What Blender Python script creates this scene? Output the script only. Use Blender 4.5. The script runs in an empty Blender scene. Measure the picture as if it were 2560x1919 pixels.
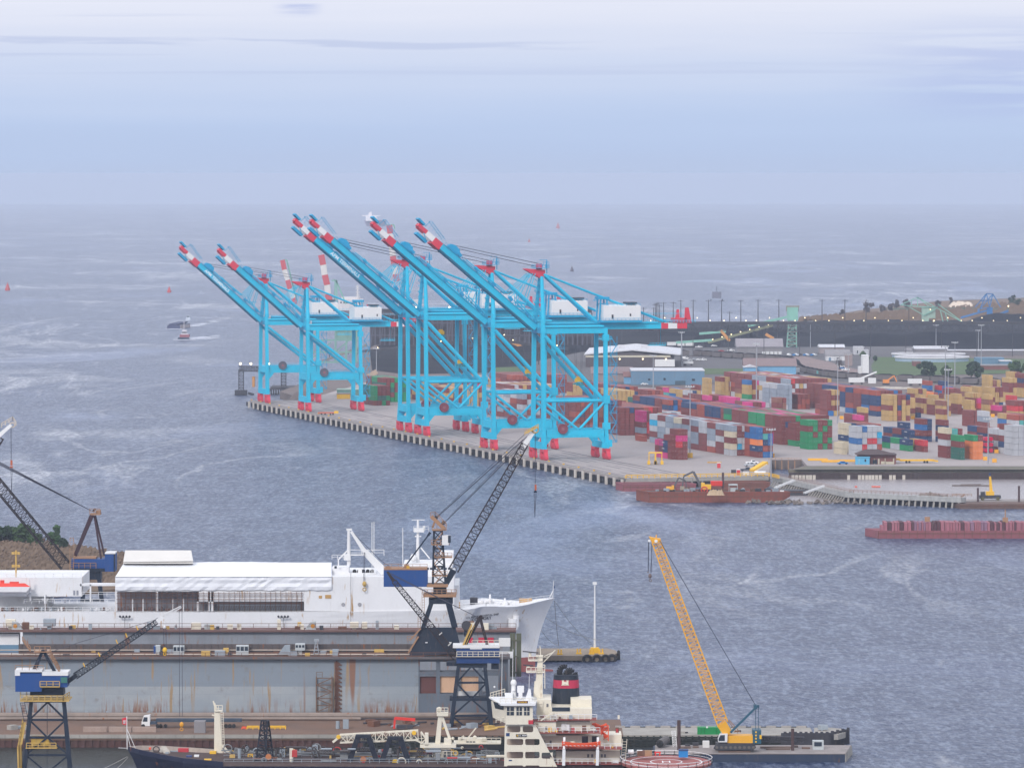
import bpy, math, random
from mathutils import Vector, Matrix
random.seed(7)
R = math.radians
V = Vector
scn = bpy.context.scene
# ---------------------------------------------------------------- camera, sky, sun, exposure
CH = 140.0; FPX = 12277.0; PIT = math.atan((959.5-434)/FPX)
cd = bpy.data.cameras.new('camera'); cam = bpy.data.objects.new('camera', cd)
scn.collection.objects.link(cam); scn.camera = cam
cd.sensor_width = 36; cd.lens = 36*FPX/2560; cd.clip_start = 5; cd.clip_end = 120000
cam.location = (0, 0, CH); cam.rotation_euler = (math.pi/2-PIT, 0, 0)
scn.view_settings.view_transform = 'Standard'; scn.view_settings.look = 'None'
scn.view_settings.gamma = 1; scn.view_settings.use_curve_mapping = False
scn.view_settings.exposure = 0.0
SUN_EL, SUN_AZ = 32, 205      # azimuth from +Y clockwise: low soft light from behind the camera, a little to the left
w = bpy.data.worlds.new('World'); scn.world = w; w.use_nodes = True
nt = w.node_tree; N = nt.nodes; L = nt.links; N.clear()
out = N.new('ShaderNodeOutputWorld'); bg = N.new('ShaderNodeBackground')
sky = N.new('ShaderNodeTexSky'); sky.sky_type = 'NISHITA'; sky.sun_disc = False
sky.sun_elevation = R(SUN_EL); sky.sun_rotation = R(SUN_AZ); sky.altitude = 100
sky.air_density = 1.5; sky.dust_density = 3; sky.ozone_density = 2
tc = N.new('ShaderNodeTexCoord'); sp = N.new('ShaderNodeSeparateXYZ'); L.new(tc.outputs['Generated'], sp.inputs[0])
# overcast deck: thin and blue at the horizon, pale higher up, broken by long streaks of darker cloud
mp = N.new('ShaderNodeMapping'); mp.inputs['Scale'].default_value = (7, 7, 150); L.new(tc.outputs['Generated'], mp.inputs[0])
no = N.new('ShaderNodeTexNoise'); no.inputs['Scale'].default_value = 1.0; no.inputs['Detail'].default_value = 6; no.inputs['Roughness'].default_value = .55
L.new(mp.outputs[0], no.inputs[0])
ad = N.new('ShaderNodeMath'); ad.operation = 'MULTIPLY_ADD'; ad.inputs[1].default_value = .012; L.new(no.outputs[0], ad.inputs[0]); L.new(sp.outputs[2], ad.inputs[2])
rp = N.new('ShaderNodeValToRGB'); L.new(ad.outputs[0], rp.inputs[0])
cr = rp.color_ramp; cr.interpolation = 'B_SPLINE'
pts = [(0.002, (.325,.375,.505)), (.013, (.315,.395,.56)), (.022, (.36,.43,.58)), (.034, (.46,.495,.60)), (.046, (.56,.57,.64)), (.10, (.63,.66,.76)), (.3, (.78,.81,.90)), (1.0, (.78,.81,.90))]
while len(cr.elements) < len(pts): cr.elements.new(.5)
for e, (p, c) in zip(cr.elements, pts): e.position = p; e.color = (*c, 1)
# streaks
mp2 = N.new('ShaderNodeMapping'); mp2.inputs['Scale'].default_value = (5, 5, 330); mp2.inputs['Location'].default_value = (.3, 0, -.15); L.new(tc.outputs['Generated'], mp2.inputs[0])
n2 = N.new('ShaderNodeTexNoise'); n2.inputs['Scale'].default_value = 1.0; n2.inputs['Detail'].default_value = 5; L.new(mp2.outputs[0], n2.inputs[0])
r2 = N.new('ShaderNodeMapRange'); r2.inputs[1].default_value = .56; r2.inputs[2].default_value = .70; r2.interpolation_type = 'SMOOTHSTEP'; L.new(n2.outputs[0], r2.inputs[0])
up = N.new('ShaderNodeMapRange'); up.inputs[1].default_value = .012; up.inputs[2].default_value = .026; up.interpolation_type = 'SMOOTHSTEP'; L.new(sp.outputs[2], up.inputs[0])
mu = N.new('ShaderNodeMath'); mu.operation = 'MULTIPLY'; L.new(r2.outputs[0], mu.inputs[0]); L.new(up.outputs[0], mu.inputs[1])
mu2 = N.new('ShaderNodeMath'); mu2.operation = 'MULTIPLY'; mu2.inputs[1].default_value = .6; L.new(mu.outputs[0], mu2.inputs[0])
def wm(op, a, b_, c_=None):
    k = N.new('ShaderNodeMath'); k.operation = op
    for i, q_ in enumerate((a, b_, c_)):
        if q_ is None: continue
        if isinstance(q_, (int, float)): k.inputs[i].default_value = q_
        else: L.new(q_, k.inputs[i])
    return k.outputs[0]
def wr(x_, a, b_, c_=0, d_=1):
    k = N.new('ShaderNodeMapRange'); k.interpolation_type = 'SMOOTHSTEP'; L.new(x_, k.inputs[0])
    for i, q_ in zip((1, 2, 3, 4), (a, b_, c_, d_)): k.inputs[i].default_value = q_
    return k.outputs[0]
# one long thin bar of cloud, wavy and broken, and a soft bank to the right
mp3 = N.new('ShaderNodeMapping'); mp3.inputs['Scale'].default_value = (26, 26, 420); L.new(tc.outputs['Generated'], mp3.inputs[0])
n3 = N.new('ShaderNodeTexNoise'); n3.inputs['Scale'].default_value = 1; n3.inputs['Detail'].default_value = 6; L.new(mp3.outputs[0], n3.inputs[0])
zb_ = wm('ABSOLUTE', wm('ADD', wm('MULTIPLY_ADD', sp.outputs[0], .010, sp.outputs[2]), wm('MULTIPLY_ADD', n3.outputs[0], .0030, -.0275)), 0)
bar = wm('MULTIPLY', wr(zb_, .0004, .0011, 1, 0), wm('MULTIPLY', wr(n3.outputs[0], .38, .52), wr(sp.outputs[0], .055, -.02)))
bank = wm('MULTIPLY', wm('MULTIPLY', wr(sp.outputs[0], .06, .10), wr(n3.outputs[0], .34, .58)), wm('MULTIPLY', wr(sp.outputs[2], .008, .016), wr(sp.outputs[2], .034, .024)))
cs = wm('MAXIMUM', mu2.outputs[0], wm('MULTIPLY', bar, .6))
puff = wm('MULTIPLY', wm('MULTIPLY', wr(wm('ABSOLUTE', wm('ADD', sp.outputs[0], .0435), 0), .0008, .006, 1, 0), wr(wm('ABSOLUTE', wm('ADD', sp.outputs[2], -.0335), 0), .0002, .0022, 1, 0)), wr(n3.outputs[0], .36, .6))
bank = wm('MAXIMUM', wm('MULTIPLY', bank, .5), wm('MULTIPLY', puff, .9))
mx = N.new('ShaderNodeMix'); mx.data_type = 'RGBA'; L.new(cs, mx.inputs[0]); L.new(rp.outputs[0], mx.inputs[6]); mx.inputs[7].default_value = (.33,.38,.53,1)
bg2 = N.new('ShaderNodeBackground'); mxb = N.new('ShaderNodeMix'); mxb.data_type = 'RGBA'; L.new(bank, mxb.inputs[0]); L.new(mx.outputs[2], mxb.inputs[6]); mxb.inputs[7].default_value = (.27,.325,.53,1); L.new(mxb.outputs[2], bg2.inputs[0]); bg2.inputs[1].default_value = 1.7
bg.inputs[1].default_value = .05; L.new(sky.outputs[0], bg.inputs[0])
ms = N.new('ShaderNodeMixShader'); ms.inputs[0].default_value = .88
L.new(bg.outputs[0], ms.inputs[1]); L.new(bg2.outputs[0], ms.inputs[2]); L.new(ms.outputs[0], out.inputs[0])
sl = bpy.data.lights.new('sun', 'SUN'); sl.energy = 2.2; sl.angle = R(14); sl.color = (1, .96, .93)
so = bpy.data.objects.new('sun', sl); scn.collection.objects.link(so)
_a = R(SUN_AZ); _e = R(SUN_EL)
so.rotation_euler = V((math.sin(_a)*math.cos(_e), math.cos(_a)*math.cos(_e), math.sin(_e))).to_track_quat('Z', 'Y').to_euler()

# ---------------------------------------------------------------- helpers
def ray(px, py):
    u = (px-1280)/FPX; v = (959.5-py)/FPX; c, s = math.cos(PIT), math.sin(PIT)
    return V((u, c+v*s, -s+v*c))
def P(px, py, z=0.0):            # the point at height z seen at this place of the photo
    d = ray(px, py); t = (z-CH)/d.z
    return V((d.x*t, d.y*t, z))
def Q(px, py, Y):                # the point at depth Y seen at this place
    d = ray(px, py); t = Y/d.y
    return V((d.x*t, Y, CH+d.z*t))
def ground_y(Y, z):              # photo row of height z at depth Y
    s, c = math.sin(PIT), math.cos(PIT); h = z-CH
    k = h/Y; v = (k*c+s)/(c-k*s)
    return 959.5-v*FPX
MATS = {}
def lnk(nt, a, b): nt.links.new(a, b)
def mat(name, col, rough=.6, metal=0.0, wear=.25, rust=0.0, scale=.6, emit=0, streak=True, dirt=(.16,.12,.09), rustcol=(.23,.085,.03), bands=None, spec=.18):
    if name in MATS: return MATS[name]
    m = bpy.data.materials.new(name); m.use_nodes = True; nt = m.node_tree; b = nt.nodes['Principled BSDF']
    b.inputs['Roughness'].default_value = rough; b.inputs['Metallic'].default_value = metal
    b.inputs['Specular IOR Level'].default_value = spec
    if emit:
        b.inputs['Base Color'].default_value = (*col, 1); b.inputs['Emission Color'].default_value = (*col, 1); b.inputs['Emission Strength'].default_value = emit
        MATS[name] = m; return m
    g = nt.nodes.new('ShaderNodeNewGeometry'); cur = None
    def noise(sc, vec, detail=4, ro=.6):
        mp = nt.nodes.new('ShaderNodeMapping'); mp.inputs['Scale'].default_value = vec; lnk(nt, g.outputs['Position'], mp.inputs[0])
        n = nt.nodes.new('ShaderNodeTexNoise'); n.inputs['Scale'].default_value = sc; n.inputs['Detail'].default_value = detail; n.inputs['Roughness'].default_value = ro
        lnk(nt, mp.outputs[0], n.inputs[0]); return n.outputs[0]
    def mrange(x, a, b_, c=0, d=1):
        r = nt.nodes.new('ShaderNodeMapRange'); r.interpolation_type = 'SMOOTHSTEP'
        for i, q in zip((1, 2, 3, 4), (a, b_, c, d)): r.inputs[i].default_value = q
        lnk(nt, x, r.inputs[0]); return r.outputs[0]
    def mixc(f, A, B):
        x = nt.nodes.new('ShaderNodeMix'); x.data_type = 'RGBA'; lnk(nt, f, x.inputs[0])
        for i, q in ((6, A), (7, B)):
            if isinstance(q, tuple): x.inputs[i].default_value = (*q, 1)
            else: lnk(nt, q, x.inputs[i])
        return x.outputs[2]
    cur = tuple(col)
    if wear > 0:
        n1 = noise(scale*.35, (1, 1, .5)); cur = mixc(mrange(n1, .35, .7, 0, wear*1.3), cur, tuple(c*.62+.02 for c in col))
        n2 = noise(scale*2.2, (1, 1, .22) if streak else (1, 1, 1), 5, .7)
        cur = mixc(mrange(n2, .52, .75, 0, wear), cur, dirt)
    if rust > 0:
        n3 = noise(scale*2.6, (1, 1, .10), 3, .6); n4 = noise(scale*.25, (1, 1, .6), 3, .6)
        mm = nt.nodes.new('ShaderNodeMath'); mm.operation = 'MULTIPLY'
        lnk(nt, mrange(n3, .56, .66), mm.inputs[0]); lnk(nt, mrange(n4, .62-.3*rust, .72-.2*rust), mm.inputs[1])
        cur = mixc(mm.outputs[0], cur, rustcol)
    lnk(nt, cur, b.inputs['Base Color']) if not isinstance(cur, tuple) else setattr(b.inputs['Base Color'], 'default_value', (*col, 1))
    MATS[name] = m; return m

ORG = {}
def world_loc(o):
    return ORG.get(o.name, V((0, 0, 0)))
def setp(o, label=None, cat=None, group=None, kind=None):
    if label: o['label'] = label
    if cat: o['category'] = cat
    if group: o['group'] = group
    if kind: o['kind'] = kind
    return o
def thing(name, label, cat, loc=(0, 0, 0), group=None, kind=None):
    o = bpy.data.objects.new(name, None); scn.collection.objects.link(o); o.empty_display_size = .5
    o.location = loc; ORG[o.name] = V(loc); setp(o, label, cat, group, kind); return o
class MB:
    def __init__(s): s.v = []; s.f = []; s.mi = []; s.cm = 0
    def add(s, vs, fs):
        k = len(s.v); s.v += [tuple(v) for v in vs]; s.f += [tuple(i+k for i in f) for f in fs]; s.mi += [s.cm]*len(fs); return s
    def m(s, i): s.cm = i; return s
    def hexa(s, p):   # 8 points: bottom 4, top 4
        return s.add(p, [(3,2,1,0), (4,5,6,7), (0,1,5,4), (1,2,6,5), (2,3,7,6), (3,0,4,7)])
    def box(s, x0, y0, z0, x1, y1, z1):
        if x0 > x1: x0, x1 = x1, x0
        if y0 > y1: y0, y1 = y1, y0
        if z0 > z1: z0, z1 = z1, z0
        return s.hexa([(x0,y0,z0), (x1,y0,z0), (x1,y1,z0), (x0,y1,z0), (x0,y0,z1), (x1,y0,z1), (x1,y1,z1), (x0,y1,z1)])
    def cbox(s, c, sx, sy, sz, rz=0):   # centred on c in x, y and standing on c.z
        co, si = math.cos(rz), math.sin(rz); p = []
        for z in (0, sz):
            for a, b in ((-1,-1), (1,-1), (1,1), (-1,1)):
                x, y = a*sx/2, b*sy/2; p.append((c[0]+x*co-y*si, c[1]+x*si+y*co, c[2]+z))
        return s.hexa(p)
    def beam(s, a, b, w_, h=None, w2=None, h2=None):
        a, b = V(a), V(b); h = h or w_; w2 = w2 or w_; h2 = h2 or h; d = (b-a).normalized()
        up = V((0, 0, 1)) if abs(d.z) < .95 else V((0, 1, 0))
        x = d.cross(up).normalized(); y = x.cross(d).normalized(); p = []
        for q, ww, hh in ((a, w_, h), (b, w2, h2)):
            p += [q-x*ww/2-y*hh/2, q+x*ww/2-y*hh/2, q+x*ww/2+y*hh/2, q-x*ww/2+y*hh/2]
        return s.hexa(p)
    def tube(s, a, b, r, n=6, r2=None):
        a, b = V(a), V(b); r2 = r if r2 is None else r2; d = (b-a)
        if d.length < 1e-6: return s
        d.normalize(); up = V((0, 0, 1)) if abs(d.z) < .95 else V((0, 1, 0))
        x = d.cross(up).normalized(); y = x.cross(d); vs = []
        for q, rr in ((a, r), (b, r2)):
            for i in range(n):
                t = 2*math.pi*i/n; vs.append(q+x*rr*math.cos(t)+y*rr*math.sin(t))
        fs = [(i, (i+1) % n, n+(i+1) % n, n+i) for i in range(n)]+[tuple(range(n-1, -1, -1)), tuple(range(n, 2*n))]
        return s.add(vs, fs)
    def path(s, pts, r, n=5):
        for a, b in zip(pts, pts[1:]): s.tube(a, b, r, n)
        return s
    def prism(s, pts, d):   # planar polygon swept by d
        n = len(pts); d = V(d); vs = [V(p) for p in pts]+[V(p)+d for p in pts]
        return s.add(vs, [tuple(range(n)), tuple(range(2*n-1, n-1, -1))]+[(i, n+i, n+(i+1) % n, (i+1) % n) for i in range(n)])
    def sphere(s, c, r, n=8, sz=1):
        vs = []; fs = []; m_ = n//2+1
        for j in range(m_+1):
            t = math.pi*j/m_
            for i in range(n):
                a = 2*math.pi*i/n; vs.append((c[0]+r*math.sin(t)*math.cos(a), c[1]+r*math.sin(t)*math.sin(a), c[2]+r*sz*math.cos(t)))
        for j in range(m_):
            for i in range(n): fs.append((j*n+i, (j+1)*n+i, (j+1)*n+(i+1) % n, j*n+(i+1) % n))
        return s.add(vs, fs)
    def torus(s, c, R_, r, axis='y', n=12, k=6):
        vs = []; fs = []
        for i in range(n):
            a = 2*math.pi*i/n
            for j in range(k):
                b = 2*math.pi*j/k; x = (R_+r*math.cos(b))*math.cos(a); z = (R_+r*math.cos(b))*math.sin(a); y = r*math.sin(b)
                p = {'y': (x, y, z), 'x': (y, x, z), 'z': (x, z, y)}[axis]; vs.append((c[0]+p[0], c[1]+p[1], c[2]+p[2]))
        for i in range(n):
            for j in range(k): fs.append((i*k+j, ((i+1) % n)*k+j, ((i+1) % n)*k+(j+1) % k, i*k+(j+1) % k))
        return s.add(vs, fs)
    def lattice(s, a, b, w0, h0, w1=None, h1=None, n=10, rc=.15, rb=.07, side=None, ends=True, flip=False):
        # four chords and zigzag lacing between a and b
        a, b = V(a), V(b); w1 = w1 or w0; h1 = h1 or h0; d = (b-a).normalized()
        x = V(side).normalized() if side is not None else d.cross(V((0, 0, 1))).normalized()
        x = (x-d*x.dot(d)).normalized(); y = x.cross(d).normalized()
        def cor(t):
            q = a.lerp(b, t); ww = w0+(w1-w0)*t; hh = h0+(h1-h0)*t
            return [q+x*i*ww/2+y*j*hh/2 for i, j in ((-1,-1), (1,-1), (1,1), (-1,1))]
        c0 = cor(0)
        for k in range(n):
            c1 = cor((k+1)/n)
            for i in range(4):
                s.beam(c0[i], c1[i], rc*2)
                j = (i+1) % 4
                if k % 2: s.beam(c0[i], c1[j], rb*2)
                else: s.beam(c0[j], c1[i], rb*2)
                s.beam(c1[i], c1[j], rb*2)
            c0 = c1
        return s
    def rail(s, pts, h=1.1, sp=3.0, r=.05, mid=True):
        for a, b in zip(pts, pts[1:]):
            a, b = V(a), V(b); up = V((0, 0, h)); n = max(1, int((b-a).length/sp))
            s.beam(a+up, b+up, r*2)
            if mid: s.beam(a+up*.5, b+up*.5, r*1.4)
            for i in range(n+1):
                q = a.lerp(b, i/n); s.beam(q, q+up, r*2)
        return s
    def build(s, name, mats, parent=None, label=None, cat=None, group=None, kind=None, smooth=False, loc=None):
        if not isinstance(mats, (list, tuple)): mats = [mats]
        if parent is not None: o0 = world_loc(parent)
        elif loc is not None: o0 = V(loc)
        elif s.v:
            n = len(s.v); o0 = V((sum(v[0] for v in s.v)/n, sum(v[1] for v in s.v)/n, min(v[2] for v in s.v)))
        else: o0 = V((0, 0, 0))
        me = bpy.data.meshes.new(name); me.from_pydata([(v[0]-o0.x, v[1]-o0.y, v[2]-o0.z) for v in s.v], [], s.f)
        for mt in mats: me.materials.append(mt)
        me.polygons.foreach_set('material_index', s.mi)
        if smooth: me.polygons.foreach_set('use_smooth', [True]*len(s.f))
        me.update(); o = bpy.data.objects.new(name, me); scn.collection.objects.link(o)
        ORG[o.name] = o0
        if parent is not None: o.parent = parent
        else: o.location = o0
        return setp(o, label, cat, group, kind)
def part(name, mb, m_, parent, label=None, **k): return mb.build(name, m_, parent, label, **k)
def copy_tree(o, parent=None, loc=None, rz=None, label=None):
    c = o.copy(); scn.collection.objects.link(c); c.parent = parent
    if loc is not None: c.location = loc
    if rz is not None: c.rotation_euler = (0, 0, rz)
    if label: c['label'] = label
    for ch in list(o.children): copy_tree(ch, c)
    return c
def text_mesh(txt, size, name, m_, parent, origin, xdir, updir, depth=.04, label=None, align='CENTER', loc=None):
    cu = bpy.data.curves.new('txt', 'FONT'); cu.body = txt; cu.size = size; cu.extrude = depth; cu.align_x = align; cu.resolution_u = 2; cu.offset = size*.018
    to = bpy.data.objects.new('txt', cu); scn.collection.objects.link(to)
    dg = bpy.context.evaluated_depsgraph_get(); dg.update()
    me = bpy.data.meshes.new_from_object(to.evaluated_get(dg)); bpy.data.objects.remove(to)
    x = V(xdir).normalized(); y = V(updir).normalized(); z = x.cross(y).normalized(); y = z.cross(x)
    M = Matrix((( x.x, y.x, z.x, origin[0]), (x.y, y.y, z.y, origin[1]), (x.z, y.z, z.z, origin[2]), (0, 0, 0, 1)))
    off = world_loc(parent); me.transform(M); me.transform(Matrix.Translation(-off)); me.materials.clear(); me.materials.append(m_)
    o = bpy.data.objects.new(name, me); scn.collection.objects.link(o); o.parent = parent; ORG[o.name] = off
    if label: o['label'] = label
    return o

# ---------------------------------------------------------------- sea
def sea():
    RE = 7.4e6; radii = [0.0, 300.0]
    while radii[-1] < 46000: radii.append(radii[-1]*1.09)
    n = 256; b = MB(); vs = []; fs = []
    for r in radii:
        for i in range(n):
            a = 2*math.pi*i/n; vs.append((r*math.sin(a), r*math.cos(a), -r*r/2/RE))
    for j in range(len(radii)-1):
        for i in range(n):
            fs.append((j*n+i, (j+1)*n+i, (j+1)*n+(i+1) % n, j*n+(i+1) % n))
    b.add(vs, fs)
    m = bpy.data.materials.new('sea_water'); m.use_nodes = True; nt = m.node_tree; p = nt.nodes['Principled BSDF']
    p.inputs['IOR'].default_value = 1.33; p.inputs['Specular IOR Level'].default_value = .44
    g = nt.nodes.new('ShaderNodeNewGeometry')
    def noise(vec, detail, ro=.55, dist=0.0, rot=0):
        mp = nt.nodes.new('ShaderNodeMapping'); mp.inputs['Scale'].default_value = vec; mp.inputs['Rotation'].default_value = (0, 0, rot); lnk(nt, g.outputs['Position'], mp.inputs[0])
        n_ = nt.nodes.new('ShaderNodeTexNoise'); n_.inputs['Scale'].default_value = 1; n_.inputs['Detail'].default_value = detail
        n_.inputs['Roughness'].default_value = ro; n_.inputs['Distortion'].default_value = dist; lnk(nt, mp.outputs[0], n_.inputs[0]); return n_.outputs[0]
    def mrange(x, a, b_, c=0, d=1):
        r = nt.nodes.new('ShaderNodeMapRange'); r.interpolation_type = 'SMOOTHSTEP'
        for i, q in zip((1, 2, 3, 4), (a, b_, c, d)): r.inputs[i].default_value = q
        lnk(nt, x, r.inputs[0]); return r.outputs[0]
    def math_(op, x, y):
        k = nt.nodes.new('ShaderNodeMath'); k.operation = op
        for i, q in ((0, x), (1, y)):
            if isinstance(q, (int, float)): k.inputs[i].default_value = q
            else: lnk(nt, q, k.inputs[i])
        return k.outputs[0]
    w1 = noise((.50, .22, 1), 5, .72); w2 = noise((.09, .05, 1), 4, .65)
    hh = math_('ADD', math_('MULTIPLY', w1, 3.6), math_('MULTIPLY', w2, 5.5))
    slick = mrange(noise((.0040, .0017, 1), 5, .6, 1.6, .25), .52, .70)          # long calm windrows
    foam0 = mrange(noise((.017, .0035, 1), 5, .62, 2.6, .3), .60, .70)
    def contour(v, dist, rot, wd):
        k = nt.nodes.new('ShaderNodeMath'); k.operation = 'SUBTRACT'; lnk(nt, noise(v, 4, .55, dist, rot), k.inputs[0]); k.inputs[1].default_value = .5
        k2 = nt.nodes.new('ShaderNodeMath'); k2.operation = 'ABSOLUTE'; lnk(nt, k.outputs[0], k2.inputs[0]); return mrange(k2.outputs[0], 0, wd, 1, 0)
    cm = mrange(noise((.0035, .0016, 1), 3, .5), .47, .62)
    foam = math_('ADD', math_('MULTIPLY', foam0, .45), math_('MULTIPLY', math_('ADD', contour((.0045, .0011, 1), .9, .5, .05), contour((.009, .0018, 1), 1.2, .1, .03)), math_('MULTIPLY', cm, .55)))
    fine = mrange(noise((.5, .12, 1), 4, .6), .42, .62, .25, 1)
    bmp = nt.nodes.new('ShaderNodeBump'); bmp.inputs['Distance'].default_value = 1.0
    lnk(nt, hh, bmp.inputs['Height'])
    sx = nt.nodes.new('ShaderNodeSeparateXYZ'); lnk(nt, g.outputs['Position'], sx.inputs[0])      # sheltered calm basin between walkway and seawall
    calm = math_('MULTIPLY', math_('MULTIPLY', mrange(sx.outputs[0], 112, 124), mrange(sx.outputs[1], 2082, 2100)), mrange(sx.outputs[1], 2272, 2262))
    lnk(nt, mrange(math_('MAXIMUM', slick, math_('MULTIPLY', calm, 2.0)), 0, 2, .95, .3), bmp.inputs['Strength']); lee0 = math_('MULTIPLY', mrange(sx.outputs[1], 1197, 1196), mrange(sx.outputs[0], 60, 20)); lnk(nt, mrange(math_('MAXIMUM', calm, lee0), 0, 1, .30, .24), p.inputs['Roughness']); lnk(nt, bmp.outputs[0], p.inputs['Normal'])
    c = nt.nodes.new('ShaderNodeMix'); c.data_type = 'RGBA'; lnk(nt, math_('MULTIPLY', math_('MULTIPLY', foam, fine), 1.0), c.inputs[0])
    body = nt.nodes.new('ShaderNodeMix'); body.data_type = 'RGBA'; lnk(nt, slick, body.inputs[0])
    body.inputs[6].default_value = (.008, .028, .095, 1); body.inputs[7].default_value = (.07, .10, .20, 1)  # paler sky reflection of the slicks put into the body colour
    rip = mrange(noise((.55, .11, 1), 4, .75), .44, .66); rip2 = mrange(noise((.11, .022, 1), 4, .7), .42, .66)  # light and dark wave faces painted into the base colour as ripples
    c2 = nt.nodes.new('ShaderNodeMix'); c2.data_type = 'RGBA'; lnk(nt, math_('ADD', math_('MULTIPLY', rip, .62), math_('MULTIPLY', rip2, .2)), c2.inputs[0]); lnk(nt, body.outputs[2], c2.inputs[6]); c2.inputs[7].default_value = (.23, .28, .40, 1)
    lnk(nt, c2.outputs[2], c.inputs[6]); c.inputs[7].default_value = (.55, .56, .60, 1)
    c3 = nt.nodes.new('ShaderNodeMix'); c3.data_type = 'RGBA'; lnk(nt, calm, c3.inputs[0]); lnk(nt, c.outputs[2], c3.inputs[6]); c3.inputs[7].default_value = (.24, .21, .21, 1)  # bright sky reflection of the basin put in as a paler base colour
    lee = math_('MULTIPLY', math_('MULTIPLY', mrange(sx.outputs[1], 1140, 1165), mrange(sx.outputs[1], 1197, 1196)), mrange(sx.outputs[0], 60, 20))     # pier's dark reflection put into the water colour in its lee
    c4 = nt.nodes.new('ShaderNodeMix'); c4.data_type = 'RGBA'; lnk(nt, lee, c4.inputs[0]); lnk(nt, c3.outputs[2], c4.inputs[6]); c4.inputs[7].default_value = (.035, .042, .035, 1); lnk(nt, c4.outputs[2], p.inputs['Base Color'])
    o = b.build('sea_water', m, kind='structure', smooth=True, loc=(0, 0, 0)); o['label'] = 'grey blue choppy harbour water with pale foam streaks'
sea()

# ---------------------------------------------------------------- haze
def haze():
    b = MB().box(-42000, -42000, -140, 42000, 42000, 141.5)
    m = bpy.data.materials.new('haze'); m.use_nodes = True; nt = m.node_tree; nt.nodes.clear()
    o = nt.nodes.new('ShaderNodeOutputMaterial'); v = nt.nodes.new('ShaderNodeVolumePrincipled')
    v.inputs['Color'].default_value = (.71, .80, .99, 1); v.inputs['Density'].default_value = HAZE_D
    v.inputs['Anisotropy'].default_value = 0.0
    nt.links.new(v.outputs[0], o.inputs['Volume'])
    b.build('haze', m, kind='stuff', loc=(0, 0, 0))
HAZE_D = 0.5e-4
haze()
# ---------------------------------------------------------------- palette
CY = mat('cyan_paint', (.006, .45, .66), .55, wear=.22, scale=.3)
CYD = mat('cyan_paint_dark', (.004, .30, .52), .5, wear=.1, scale=.3)
RED = mat('red_paint', (.58, .04, .07), .5, wear=.15)
WHT = mat('white_paint', (.66, .66, .66), .5, wear=.06)
CAB = mat('cable', (.05, .05, .07), .7, wear=0)
MRN = mat('maroon_paint', (.20, .04, .06), .6, wear=.3)
YEL = mat('yellow_paint', (.72, .42, .03), .55, wear=.15)
TEAL = mat('teal_paint', (.02, .25, .30), .5)
GLS = mat('dark_glass', (.02, .03, .045), .15, wear=0, spec=.6)
BLK = mat('black_rubber', (.02, .02, .022), .8, wear=.2)
DKS = mat('dark_steel', (.045, .045, .055), .6, wear=.4)
LAMP = mat('lamp_glow', (1.0, .80, .45), emit=4.5)
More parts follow.
